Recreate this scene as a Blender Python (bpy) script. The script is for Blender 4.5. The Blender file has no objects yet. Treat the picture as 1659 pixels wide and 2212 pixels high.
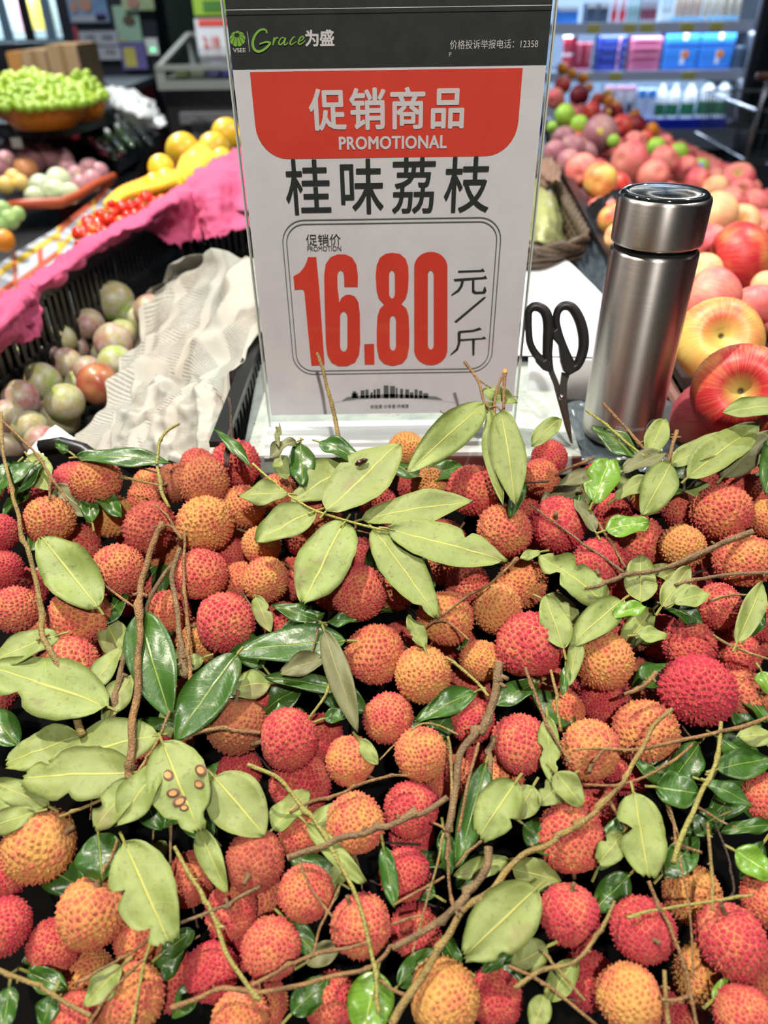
import bpy, bmesh, math, random
import numpy as np
from mathutils import Vector, Matrix, Euler, noise
R = random.Random(7)
PI = math.pi
scn = bpy.context.scene
COL = scn.collection
# ---------------------------------------------------------------- camera
CZ = 1.25                      # eye height above the shop floor
TH, RO, FPX = math.radians(34.8), math.radians(0.86), 1580.0
_X = Vector((1, 0, 0)); _U = Vector((0, math.sin(TH), math.cos(TH))); FW = Vector((0, math.cos(TH), -math.sin(TH)))
RT = math.cos(RO)*_X - math.sin(RO)*_U
UP = math.cos(RO)*_U + math.sin(RO)*_X
CAM = Vector((0, 0, CZ))
cd = bpy.data.cameras.new('camera'); cam = bpy.data.objects.new('camera', cd); COL.objects.link(cam)
m = Matrix((RT, UP, -FW)).transposed().to_4x4(); m.translation = CAM; cam.matrix_world = m
cd.sensor_fit = 'VERTICAL'; cd.sensor_height = 36.0; cd.lens = FPX/2212*36.0
cd.clip_start = .02; cd.clip_end = 60
cd.dof.use_dof = True; cd.dof.focus_distance = .47; cd.dof.aperture_fstop = 6.0; cd.dof.aperture_blades = 0
scn.camera = cam
# ---------------------------------------------------------------- world, exposure, lights
scn.view_settings.view_transform = 'Standard'; scn.view_settings.look = 'None'
scn.view_settings.gamma = 1; scn.view_settings.use_curve_mapping = False
scn.view_settings.exposure = 0.14
w = bpy.data.worlds.new('shop_air'); scn.world = w; w.use_nodes = True
w.node_tree.nodes['Background'].inputs[0].default_value = (.80, .87, 1.0, 1)
w.node_tree.nodes['Background'].inputs[1].default_value = .05
def area_light(name, loc, target, sx, sy, power, col):
    d = bpy.data.lights.new(name, 'AREA'); d.shape = 'RECTANGLE'; d.size = sx; d.size_y = sy
    d.energy = power; d.color = col
    o = bpy.data.objects.new(name, d); COL.objects.link(o); o.location = loc
    o.rotation_euler = (Vector(target)-Vector(loc)).to_track_quat('-Z', 'Y').to_euler()
    return o
def spot(name, loc, target, power, col, deg=60, rad=.03, blend=.5):
    d = bpy.data.lights.new(name, 'SPOT'); d.energy = power; d.color = col
    d.spot_size = math.radians(deg); d.spot_blend = blend; d.shadow_soft_size = rad
    o = bpy.data.objects.new(name, d); COL.objects.link(o); o.location = loc
    o.rotation_euler = (Vector(target)-Vector(loc)).to_track_quat('-Z', 'Y').to_euler()
    return o
spot('ceiling_spot', (-.60, .72, 2.95), (0, .40, .9), 235, (1, .91, .76), 75, .022)
spot('ceiling_spot', (.15, -.80, 2.55), (0, .5, 1.05), 134, (1, .945, .87), 70, .03)
spot('ceiling_spot', (1.3, 1.6, 3.0), (.6, 1.3, .9), 110, (1, .96, .92), 95, .04)
spot('ceiling_spot', (-1.2, 1.5, 3.0), (-.7, 1.3, .8), 130, (1, .97, .93), 95, .04)
spot('ceiling_spot', (-1.4, 3.1, 3.0), (-1.1, 3.0, .8), 330, (1, .97, .93), 95, .05)
spot('ceiling_spot', (-2.0, 3.4, 3.2), (-1.7, 4.9, 1.35), 130, (.92, .96, 1), 70, .05)  # added fill spot that brightens the posters, no known shop lamp
spot('ceiling_spot', (1.3, 3.0, 3.2), (1.6, 5.2, 1.0), 95, (.86, .92, 1), 75, .05)  # added fill spot for the dark fridge lips, no lamp known there
area_light('ceiling_tube', (-.2, 2.0, 3.1), (-.2, 2.0, 0), .25, 3.2, 6, (.85, .93, 1))
area_light('ceiling_tube', (1.6, 1.4, 3.1), (1.4, 1.4, 0), .2, 3.2, 5, (.9, .95, 1))
# ---------------------------------------------------------------- pixel -> world helpers (f in pixels of the 1659 x 2212 frame)
def ray(px, py): return FW + RT*((px-829.5)/FPX) + UP*((1106-py)/FPX)
def atD(px, py, d): return CAM + ray(px, py)*d
def atZ(px, py, zr): r = ray(px, py); return CAM + r*(zr/r.z)
def atY(px, py, y): r = ray(px, py); return CAM + r*(y/r.y)
def atP(px, py, p0, n): r = ray(px, py); return CAM + r*((p0-CAM).dot(n)/r.dot(n))
def depth(p): return (p-CAM).dot(FW)
PN = Vector((0, -.387, .922)).normalized()           # the lychee heap slopes down to the shopper
PP = Vector((0, 0, CZ-.4624))
def pile(px, py, lift=0.0): return atP(px, py, PP+PN*lift, PN)
# ---------------------------------------------------------------- object helpers
def tag(o, label=None, cat=None, group=None, kind=None):
    if label: o['label'] = label
    if cat: o['category'] = cat
    if group: o['group'] = group
    if kind: o['kind'] = kind
    return o
def empty(name, loc=(0, 0, 0)):
    o = bpy.data.objects.new(name, None); COL.objects.link(o); o.location = loc; o.empty_display_size = .02
    return o
def link(name, me, mats=None, parent=None, loc=None):
    o = bpy.data.objects.new(name, me); COL.objects.link(o)
    if mats:
        for mm in (mats if isinstance(mats, (list, tuple)) else [mats]): me.materials.append(mm)
    if loc is not None: o.location = loc
    if parent is not None:
        o.parent = parent
        if loc is None: o.location = -Vector(parent.location) if parent.parent is None else (0, 0, 0)
    return o
# meshes are given in world coordinates; children are moved back by the parent's location
def mesh(name, V, F, mats=None, parent=None, smooth=False, origin=None, uv=None, mi=None):
    V = [Vector(v) for v in V]
    if parent is None and origin is None:
        origin = Vector((sum(v.x for v in V)/len(V), sum(v.y for v in V)/len(V), min(v.z for v in V)))
    off = Vector(origin) if origin is not None else Vector((0, 0, 0))
    if parent is not None: off = parent_loc(parent)
    me = bpy.data.meshes.new(name); me.from_pydata([v-off for v in V], [], F)
    if smooth: me.polygons.foreach_set('use_smooth', [True]*len(me.polygons))
    if uv:
        l = me.uv_layers.new(name='UVMap'); idx = np.zeros(len(me.loops), dtype=np.int32)
        me.loops.foreach_get('vertex_index', idx); l.data.foreach_set('uv', np.array(uv, dtype=np.float32)[idx].ravel())
    if mi: me.polygons.foreach_set('material_index', mi)
    me.update()
    o = bpy.data.objects.new(name, me); COL.objects.link(o)
    if mats:
        for mm in (mats if isinstance(mats, (list, tuple)) else [mats]): me.materials.append(mm)
    if parent is not None: o.parent = parent
    else: o.location = off
    return o
def parent_loc(p):
    l = Vector(p.location)
    while p.parent is not None: p = p.parent; l += Vector(p.location)
    return l
class MB:
    def __init__(s): s.V = []; s.F = []
    def add(s, V, F):
        n = len(s.V); s.V += [Vector(v) for v in V]; s.F += [tuple(i+n for i in f) for f in F]; return s
    def box(s, a, b, M=None):
        a = Vector(a); b = Vector(b)
        V = [Vector((x, y, z)) for z in (a.z, b.z) for y in (a.y, b.y) for x in (a.x, b.x)]
        if M is not None: V = [M @ v for v in V]
        return s.add(V, [(0, 2, 3, 1), (4, 5, 7, 6), (0, 1, 5, 4), (2, 6, 7, 3), (0, 4, 6, 2), (1, 3, 7, 5)])
    def beam(s, p, q, w, h, up=(0, 0, 1)):
        p = Vector(p); q = Vector(q); d = (q-p).normalized(); sd = d.cross(Vector(up)).normalized(); u = sd.cross(d)
        V = [c+sd*a*w/2+u*b*h/2 for c in (p, q) for a, b in ((-1, -1), (1, -1), (1, 1), (-1, 1))]
        return s.add(V, [(3, 2, 1, 0), (4, 5, 6, 7), (0, 1, 5, 4), (1, 2, 6, 5), (2, 3, 7, 6), (3, 0, 4, 7)])
    def tube(s, pts, rad, n=8, closed=False, caps=True):
        pts = [Vector(p) for p in pts]; k = len(pts)
        if not isinstance(rad, (list, tuple)): rad = [rad]*k
        prev = None; V = []
        for i, p in enumerate(pts):
            if closed: t = pts[(i+1) % k]-pts[i-1]
            else: t = pts[min(i+1, k-1)]-pts[max(i-1, 0)]
            t = t.normalized() if t.length > 1e-9 else Vector((0, 0, 1))
            if prev is None:
                a = Vector((0, 0, 1)) if abs(t.z) < .9 else Vector((1, 0, 0)); prev = (a-t*a.dot(t)).normalized()
            else:
                prev = (prev-t*prev.dot(t)); prev = prev.normalized() if prev.length > 1e-6 else Vector((1, 0, 0))
            b = t.cross(prev)
            V += [p+(prev*math.cos(2*PI*j/n)+b*math.sin(2*PI*j/n))*rad[i] for j in range(n)]
        F = []
        for i in range(k if closed else k-1):
            i2 = (i+1) % k
            F += [(i*n+j, i*n+(j+1) % n, i2*n+(j+1) % n, i2*n+j) for j in range(n)]
        if not closed and caps: F += [tuple(reversed(range(n))), tuple((k-1)*n+j for j in range(n))]
        return s.add(V, F)
    def lathe(s, prof, n=24, M=None):
        V = [Vector((r*math.cos(2*PI*j/n), r*math.sin(2*PI*j/n), z)) for r, z in prof for j in range(n)]
        if M is not None: V = [M @ v for v in V]
        F = [(i*n+j, i*n+(j+1) % n, (i+1)*n+(j+1) % n, (i+1)*n+j) for i in range(len(prof)-1) for j in range(n)]
        return s.add(V, F)
    def build(s, name, mats=None, parent=None, smooth=False, origin=None):
        return mesh(name, s.V, s.F, mats, parent, smooth, origin)
def bevel(o, wd, seg=2):
    bm = bmesh.new(); bm.from_mesh(o.data)
    bmesh.ops.bevel(bm, geom=[e for e in bm.edges if len(e.link_faces) == 2 and e.calc_face_angle(0) > .5], offset=wd, segments=seg, affect='EDGES', profile=.6)
    bm.to_mesh(o.data); bm.free(); return o
# ---------------------------------------------------------------- materials
def mat(name, col=(.5, .5, .5), rough=.5, metal=0.0, spec=.5, emit=None, es=1.0, alpha=None, coat=0.0, trans=0.0):
    mm = bpy.data.materials.new(name); mm.use_nodes = True
    b = mm.node_tree.nodes['Principled BSDF']
    b.inputs['Base Color'].default_value = (*col, 1); b.inputs['Roughness'].default_value = rough
    b.inputs['Metallic'].default_value = metal; b.inputs['Specular IOR Level'].default_value = spec
    if coat: b.inputs['Coat Weight'].default_value = coat; b.inputs['Coat Roughness'].default_value = .08
    if emit: b.inputs['Emission Color'].default_value = (*emit, 1); b.inputs['Emission Strength'].default_value = es
    if trans: b.inputs['Transmission Weight'].default_value = trans
    if alpha is not None: b.inputs['Alpha'].default_value = alpha
    return mm
class NT:
    def __init__(s, mm): s.t = mm.node_tree; s.b = s.t.nodes['Principled BSDF']
    def n(s, typ, **kw):
        nd = s.t.nodes.new(typ)
        for k, v in kw.items():
            if k.startswith('i_'):
                nd.inputs[int(k[2:]) if k[2:].isdigit() else k[2:].replace('_', ' ')].default_value = v
            else: setattr(nd, k, v)
        return nd
    def l(s, a, b): s.t.links.new(a, b)
    def math(s, op, a, b=None, c=None):
        nd = s.t.nodes.new('ShaderNodeMath'); nd.operation = op
        for i, x in enumerate((a, b, c)):
            if x is None: continue
            if isinstance(x, (int, float)): nd.inputs[i].default_value = x
            else: s.l(x, nd.inputs[i])
        return nd.outputs[0]
    def mix(s, f, a, b):
        nd = s.t.nodes.new('ShaderNodeMix'); nd.data_type = 'RGBA'
        for i, x in ((0, f), (6, a), (7, b)):
            if isinstance(x, (int, float)): nd.inputs[i].default_value = x
            elif isinstance(x, tuple): nd.inputs[i].default_value = (*x, 1) if len(x) == 3 else x
            else: s.l(x, nd.inputs[i])
        return nd.outputs[2]
    def noise(s, vec, scale, detail=2, rough=.5, dist=0):
        nd = s.n('ShaderNodeTexNoise'); nd.inputs['Scale'].default_value = scale; nd.inputs['Detail'].default_value = detail
        nd.inputs['Roughness'].default_value = rough; nd.inputs['Distortion'].default_value = dist
        if vec is not None: s.l(vec, nd.inputs['Vector'])
        return nd.outputs['Fac']
    def ramp(s, f, lo, hi):
        nd = s.n('ShaderNodeMapRange'); nd.inputs['From Min'].default_value = lo; nd.inputs['From Max'].default_value = hi
        nd.clamp = True; s.l(f, nd.inputs['Value']); return nd.outputs[0]
    def bump(s, h, strength=.3, dist=.001):
        nd = s.n('ShaderNodeBump'); nd.inputs['Strength'].default_value = strength; nd.inputs['Distance'].default_value = dist
        s.l(h, nd.inputs['Height']); s.l(nd.outputs[0], s.b.inputs['Normal'])
    def col(s, x): s.l(x, s.b.inputs['Base Color'])
def objvec(t, perobj=True):
    tc = t.n('ShaderNodeTexCoord')
    if not perobj: return tc.outputs['Object']
    oi = t.n('ShaderNodeObjectInfo'); v = t.n('ShaderNodeVectorMath', operation='ADD')
    c = t.n('ShaderNodeCombineXYZ'); r = t.math('MULTIPLY', oi.outputs['Random'], 37.0)
    t.l(r, c.inputs[0]); t.l(r, c.inputs[1]); t.l(r, c.inputs[2])
    t.l(tc.outputs['Object'], v.inputs[0]); t.l(c.outputs[0], v.inputs[1]); return v.outputs[0]
def rough_mat(name, c1, c2, scale=40, rough=.6, bump=.2, bd=.001, lo=.3, hi=.7, **kw):
    mm = mat(name, c1, rough, **kw); t = NT(mm); v = objvec(t)
    f = t.noise(v, scale, 4, .6); t.col(t.mix(t.ramp(f, lo, hi), c1, c2))
    if bump: t.bump(f, bump, bd)
    return mm
M = {}
M['black_plastic'] = mat('black_plastic', (.012, .013, .014), .35)
M['dark_plastic'] = rough_mat('dark_plastic', (.012, .015, .02), (.03, .036, .045), 30, .4, .1)
M['white_plastic'] = mat('white_plastic', (.78, .80, .82), .35)
M['grey_metal'] = mat('grey_metal', (.22, .25, .27), .35, .3)
M['chrome'] = mat('chrome', (.6, .6, .62), .2, 1)
M['paper'] = rough_mat('white_paper', (.86, .85, .86), (.80, .79, .81), 60, .7, .1)
M['sheet_paper'] = rough_mat('white_sheet', (.70, .73, .77), (.65, .68, .72), 20, .6, .1)
M['card'] = rough_mat('card_paper', (.82, .78, .80), (.75, .71, .74), 60, .75, .06, .0005)
M['header'] = rough_mat('header_ink', (.016, .018, .017), (.03, .034, .032), 80, .6, .05)
M['red_ink'] = rough_mat('red_ink', (.80, .060, .030), (.72, .048, .024), 35, .6, .04)
M['black_ink'] = mat('black_ink', (.022, .026, .024), .6)
M['grey_ink'] = mat('grey_ink', (.12, .14, .14), .6)
M['pale_ink'] = mat('pale_ink', (.66, .64, .62), .6)
M['green_ink'] = mat('green_ink', (.24, .48, .06), .6)
M['pink_paper'] = rough_mat('pink_crepe_paper', (.50, .075, .18), (.42, .055, .145), 9, .85, .35, .002)
M['floor'] = rough_mat('shop_floor', (.12, .12, .12), (.16, .155, .15), 3, .35, 0)
M['navy'] = rough_mat('navy_panel', (.010, .013, .022), (.018, .022, .034), 4, .55, 0)
M['dark_wall'] = rough_mat('dark_wall_paint', (.012, .016, .015), (.022, .027, .025), 3, .6, 0)
M['cardboard'] = rough_mat('cardboard', (.34, .23, .12), (.27, .18, .09), 15, .85, .05)
M['wicker'] = rough_mat('brown_wicker', (.05, .032, .02), (.12, .085, .055), 200, .45, .3)
def acrylic_mat():
    mm = bpy.data.materials.new('clear_acrylic'); mm.use_nodes = True; t = mm.node_tree; t.nodes.clear()
    o = t.nodes.new('ShaderNodeOutputMaterial'); tr = t.nodes.new('ShaderNodeBsdfTransparent'); g = t.nodes.new('ShaderNodeBsdfGlossy')
    tr.inputs[0].default_value = (.955, .965, .965, 1); g.inputs['Roughness'].default_value = .04
    lw = t.nodes.new('ShaderNodeLayerWeight'); pw = t.nodes.new('ShaderNodeMath'); pw.operation = 'POWER'; pw.inputs[1].default_value = 4; t.links.new(lw.outputs['Facing'], pw.inputs[0])
    fr = t.nodes.new('ShaderNodeMath'); fr.operation = 'MULTIPLY_ADD'; fr.inputs[1].default_value = .35; fr.inputs[2].default_value = .014; t.links.new(pw.outputs[0], fr.inputs[0]); mx = t.nodes.new('ShaderNodeMixShader')
    t.links.new(fr.outputs[0], mx.inputs[0]); t.links.new(tr.outputs[0], mx.inputs[1]); t.links.new(g.outputs[0], mx.inputs[2])
    t.links.new(mx.outputs[0], o.inputs[0]); return mm
M['acrylic'] = acrylic_mat()
def film_mat(name, tint, alpha):
    mm = bpy.data.materials.new(name); mm.use_nodes = True; t = mm.node_tree; t.nodes.clear()
    o = t.nodes.new('ShaderNodeOutputMaterial'); tr = t.nodes.new('ShaderNodeBsdfTransparent'); p = t.nodes.new('ShaderNodeBsdfPrincipled')
    p.inputs['Base Color'].default_value = (*tint, 1); p.inputs['Roughness'].default_value = .18
    mx = t.nodes.new('ShaderNodeMixShader'); mx.inputs[0].default_value = alpha
    t.links.new(tr.outputs[0], mx.inputs[1]); t.links.new(p.outputs[0], mx.inputs[2]); t.links.new(mx.outputs[0], o.inputs[0]); return mm
M['film'] = film_mat('cloudy_plastic_film', (.85, .9, .9), .6)
M['acrylic_foot'] = film_mat('pale_acrylic', (.86, .90, .91), .55)
M['wrap'] = film_mat('cling_film', (.8, .85, .85), .16)
def steel():
    mm = mat('brushed_steel', (.54, .51, .48), .24, 1); t = NT(mm); tc = t.n('ShaderNodeTexCoord'); mp = t.n('ShaderNodeMapping')
    mp.inputs['Scale'].default_value = (1, 1, 120); t.l(tc.outputs['Object'], mp.inputs[0])
    f = t.noise(mp.outputs[0], 30, 3); r = t.ramp(f, 0, 1); rr = t.math('MULTIPLY_ADD', r, .10, .30)
    tg = t.n('ShaderNodeTangent'); tg.direction_type = 'RADIAL'; tg.axis = 'Z'; t.l(tg.outputs[0], t.b.inputs['Tangent']); t.b.inputs['Anisotropic'].default_value = .85; t.b.inputs['Anisotropic Rotation'].default_value = .25
    t.l(rr, t.b.inputs['Roughness']); t.bump(f, .05, .0003); return mm
M['steel'] = steel()
def fruit_mat(name, a, b, streak=True, rough=.46, scale=9.0, lo=.35, hi=.65, spots=None, bloom=None, sc=.35):
    mm = mat(name, a, rough); t = NT(mm); tc = t.n('ShaderNodeTexCoord'); oi = t.n('ShaderNodeObjectInfo')
    off = t.math('MULTIPLY', oi.outputs['Random'], 50.0); c = t.n('ShaderNodeCombineXYZ'); t.l(off, c.inputs[0]); t.l(off, c.inputs[1])
    v = t.n('ShaderNodeVectorMath', operation='ADD'); t.l(tc.outputs['Generated'], v.inputs[0]); t.l(c.outputs[0], v.inputs[1])
    f = t.noise(v.outputs[0], 1.6, 2); g = t.ramp(f, lo, hi)
    if streak:
        sx = t.n('ShaderNodeVectorMath', operation='SUBTRACT'); t.l(tc.outputs['Generated'], sx.inputs[0]); sx.inputs[1].default_value = (.5, .5, .5)
        sep = t.n('ShaderNodeSeparateXYZ'); t.l(sx.outputs[0], sep.inputs[0])
        an = t.math('ARCTAN2', sep.outputs[0], sep.outputs[1])
        cc = t.n('ShaderNodeCombineXYZ'); t.l(t.math('MULTIPLY', an, 6.0), cc.inputs[0]); t.l(t.math('ADD', off, t.math('MULTIPLY', sep.outputs[2], 1.2)), cc.inputs[1])
        s2 = t.noise(cc.outputs[0], 3.0, 3, .6); g = t.math('ADD', g, t.math('MULTIPLY', t.math('SUBTRACT', s2, .5), 1.3)); g = t.ramp(g, 0, 1)
    col = t.mix(g, a, b)
    if streak:
        rr_ = t.math('SQRT', t.math('ADD', t.math('MULTIPLY', sep.outputs[0], sep.outputs[0]), t.math('MULTIPLY', sep.outputs[1], sep.outputs[1])))
        cv_ = t.math('MULTIPLY', t.ramp(rr_, .20, .07), t.math('GREATER_THAN', sep.outputs[2], 0.0)); col = t.mix(t.math('MULTIPLY', cv_, .8), col, (.50, .42, .10))
        cv2 = t.math('MULTIPLY', t.ramp(rr_, .045, .02), t.math('GREATER_THAN', sep.outputs[2], 0.0)); col = t.mix(cv2, col, (.07, .05, .015))  # dark stalk hollow: shade put into the skin colour
    if bloom:
        f2 = t.noise(v.outputs[0], 5, 4, .65); col = t.mix(t.ramp(f2, .42, .7), col, bloom)
    if spots:
        vo = t.n('ShaderNodeTexVoronoi'); vo.inputs['Scale'].default_value = 16; t.l(v.outputs[0], vo.inputs['Vector'])
        col = t.mix(t.math('MULTIPLY', t.ramp(vo.outputs['Distance'], .12, .04), .6), col, spots)
    t.col(col); return mm
M['apple_red'] = fruit_mat('red_apple_skin', (.78, .42, .13), (.55, .025, .035), lo=.12, hi=.5, spots=(.85, .5, .3))
M['apple_yellow'] = fruit_mat('yellow_red_apple_skin', (.72, .50, .12), (.66, .08, .06), lo=.38, hi=.72, spots=(.85, .6, .3))
M['apple_pink'] = fruit_mat('pink_apple_skin', (.80, .34, .22), (.68, .07, .12), lo=.2, hi=.7, rough=.5, spots=(.85, .5, .4))
M['apple_pale'] = fruit_mat('pale_peach_skin', (.85, .50, .24), (.74, .22, .16), lo=.35, hi=.9, rough=.55)
M['apple_dark'] = fruit_mat('dark_red_skin', (.42, .03, .04), (.16, .008, .02), lo=.3, hi=.7)
M['apple_green'] = fruit_mat('green_apple_skin', (.36, .60, .05), (.24, .46, .04), streak=False)
M['mauve'] = fruit_mat('mauve_plum_skin', (.42, .22, .20), (.30, .09, .14), rough=.5, lo=.3, hi=.7)
M['orange'] = fruit_mat('orange_peel', (.90, .34, .02), (.85, .26, .015), streak=False, rough=.45)
M['yellow'] = fruit_mat('yellow_peel', (.88, .60, .05), (.84, .50, .03), streak=False, rough=.35)
M['tomato'] = fruit_mat('tomato_skin', (.70, .035, .012), (.62, .02, .01), streak=False, rough=.18)
M['tomato_orange'] = fruit_mat('orange_tomato_skin', (.80, .13, .015), (.75, .08, .01), streak=False, rough=.2)
M['plum_green'] = fruit_mat('green_plum_skin', (.25, .36, .06), (.36, .30, .12), streak=False, rough=.42, bloom=(.42, .40, .36))
M['plum_rose'] = fruit_mat('rosy_plum_skin', (.33, .30, .14), (.36, .13, .12), streak=False, rough=.42, bloom=(.42, .36, .36))
M['plum_red'] = fruit_mat('red_plum_skin', (.38, .17, .07), (.28, .05, .035), streak=False, rough=.3)
M['rose'] = fruit_mat('rose_skin', (.42, .06, .10), (.60, .22, .26), rough=.4)
M['pale_green'] = fruit_mat('pale_green_skin', (.55, .66, .30), (.66, .72, .46), streak=False)
M['stalk'] = mat('dry_stalk', (.09, .06, .025), .7)
# ---------------------------------------------------------------- generic shapes
def fruit_profile(kind):
    P = []
    for i in range(19):
        a = PI*i/18
        r = math.sin(a); z = math.cos(a)
        if kind == 'apple':
            r = math.sin(a)*(1.0+.06*math.cos(a)); z = math.cos(a)*.88
            z -= .46*math.exp(-(a/.34)**2); z += .16*math.exp(-((PI-a)/.3)**2)
        elif kind == 'plum':
            z = math.cos(a)*1.04 - .10*math.exp(-(a/.3)**2)
        elif kind == 'tomato':
            z = math.cos(a)*.93 - .10*math.exp(-(a/.3)**2)
        elif kind == 'mango':
            z = math.cos(a)*1.22 - .08*math.exp(-(a/.25)**2)
        P.append((r, z))
    return P
_fm = {}
def fruit_mesh(kind, m_):
    k = (kind, m_.name)
    if k in _fm: return _fm[k]
    b = MB().lathe(fruit_profile(kind), 28)
    me = bpy.data.meshes.new(kind); 
    V = []
    for v in b.V:
        q = v*(1+.035*noise.noise(v*1.3+Vector((len(kind), len(m_.name), 0))))
        V.append(q)
    me.from_pydata(V, [], b.F); me.polygons.foreach_set('use_smooth', [True]*len(me.polygons)); me.materials.append(m_); me.update()
    _fm[k] = me; return me
_stm = {}
def stalk_mesh():
    if 's' not in _stm:
        b = MB().tube([(0, 0, .50), (.02, 0, .75), (.08, .02, 1.02)], [.035, .035, .05], 6)
        me = bpy.data.meshes.new('stalk'); me.from_pydata(b.V, [], b.F); me.materials.append(M['stalk']); _stm['s'] = me
    return _stm['s']
def push_apart(c, r, placed, f=.94, step=.0015, maxn=60):
    """move a fruit back along the line of sight until it rests against those in front of it"""
    d = (c-CAM).normalized()
    for _ in range(maxn):
        if all((c-pc).length >= f*(r+pr) for pc, pr in placed): break
        c = c+d*step
    return c
def facing(v, spin=0.0):
    """rotation taking local +Z to direction v"""
    q = Vector(v).normalized().to_track_quat('Z', 'Y'); return (q.to_matrix() @ Matrix.Rotation(spin, 3, 'Z')).to_euler()
def screen_dir(dx, dy, toward=0.0): return (RT*dx-UP*dy-FW*toward).normalized()
def fruit(name, kind, m_, c, r, stem=None, spin=0.0, with_stalk=False):
    o = bpy.data.objects.new(name, fruit_mesh(kind, m_)); COL.objects.link(o); o.location = c; o.scale = (r, r, r)
    if stem is None: stem = (R.uniform(-1, 1), R.uniform(-1, 1), R.uniform(-.2, 1))
    o.rotation_euler = facing(stem, spin or R.uniform(0, 6))
    if with_stalk:
        s = bpy.data.objects.new('stalk', stalk_mesh()); COL.objects.link(s); s.parent = o
    return o
def smooth_rows(rows, nu, nv):
    """rows of 3D points -> nu x nv grid by linear/cosine interpolation"""
    def samp(row, t):
        x = t*(len(row)-1); i = min(int(x), len(row)-2); f = x-i
        p0 = row[max(i-1, 0)]; p1 = row[i]; p2 = row[i+1]; p3 = row[min(i+2, len(row)-1)]
        return .5*((2*p1)+(p2-p0)*f+(2*p0-5*p1+4*p2-p3)*f*f+(-p0+3*p1-3*p2+p3)*f**3)
    G = []
    for j in range(nv+1):
        col = [samp(row, 0) for row in rows]
        G.append(None)
    H = [[samp(row, i/nu) for i in range(nu+1)] for row in rows]
    G = [[samp([H[k][i] for k in range(len(rows))], j/nv) for i in range(nu+1)] for j in range(nv+1)]
    return G
def sheet(name, rows, nu, nv, m_, amp=.004, scale=25, thick=.0006, torn=0, ridge=True, parent=None, seed=0, hole=None):
    G = smooth_rows([[Vector(p) for p in r] for r in rows], nu, nv); so = Vector((seed*3.7, seed*1.3, 0))
    P = [[None]*(nu+1) for _ in range(nv+1)]
    for j in range(nv+1):
        for i in range(nu+1):
            p = G[j][i]
            a = G[min(j+1, nv)][i]-G[max(j-1, 0)][i]; b = G[j][min(i+1, nu)]-G[j][max(i-1, 0)]
            n = b.cross(a); n = n.normalized() if n.length > 0 else Vector((0, 0, 1))
            if n.z < 0: n = -n
            q = p*scale+so; h = noise.noise(q)
            if ridge: h = 1-2*abs(h)*1.6 + .5*(1-2*abs(noise.noise(q*2.1+so)))
            d = n*amp*h + n*amp*.35*noise.noise(q*5)
            edge = min(j, nv-j)
            if torn and edge == 0:
                d += (a.normalized() if a.length > 0 else a)*torn*(noise.noise(p*260+so)+.5*noise.noise(p*90))
            P[j][i] = (p+d, n)
    V = [P[j][i][0] for j in range(nv+1) for i in range(nu+1)]+[P[j][i][0]-P[j][i][1]*thick for j in range(nv+1) for i in range(nu+1)]
    N = (nu+1)*(nv+1); F = []
    for j in range(nv):
        for i in range(nu):
            if hole and hole(i/nu, j/nv): continue
            a, b, c, d = j*(nu+1)+i, j*(nu+1)+i+1, (j+1)*(nu+1)+i+1, (j+1)*(nu+1)+i
            F += [(a, b, c, d), (a+N, d+N, c+N, b+N)]
    for i in range(nu):
        a, b = i, i+1; F.append((b, a, a+N, b+N)); a, b = nv*(nu+1)+i, nv*(nu+1)+i+1; F.append((a, b, b+N, a+N))
    for j in range(nv):
        a, b = j*(nu+1), (j+1)*(nu+1); F.append((a, b, b+N, a+N)); a, b = a+nu, b+nu; F.append((b, a, a+N, b+N))
    uv = [(i/nu, 1-j/nv) for j in range(nv+1) for i in range(nu+1)]*2
    return mesh(name, V, F, m_, parent, True, uv=uv)
def shape2d(name, polys, plane, m_, parent, thick=.00012):
    """filled outlines (even-odd) on a plane; polys hold 3D-mappable 2D points; plane(x, y, h) -> world"""
    cu = bpy.data.curves.new(name, 'CURVE'); cu.dimensions = '2D'; cu.fill_mode = 'BOTH'
    for P in polys:
        s = cu.splines.new('POLY'); s.points.add(len(P)-1); s.use_cyclic_u = True
        for k, (x, y) in enumerate(P): s.points[k].co = (x, y, 0, 1)
    return curve_to_part(name, cu, plane, m_, parent)
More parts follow.
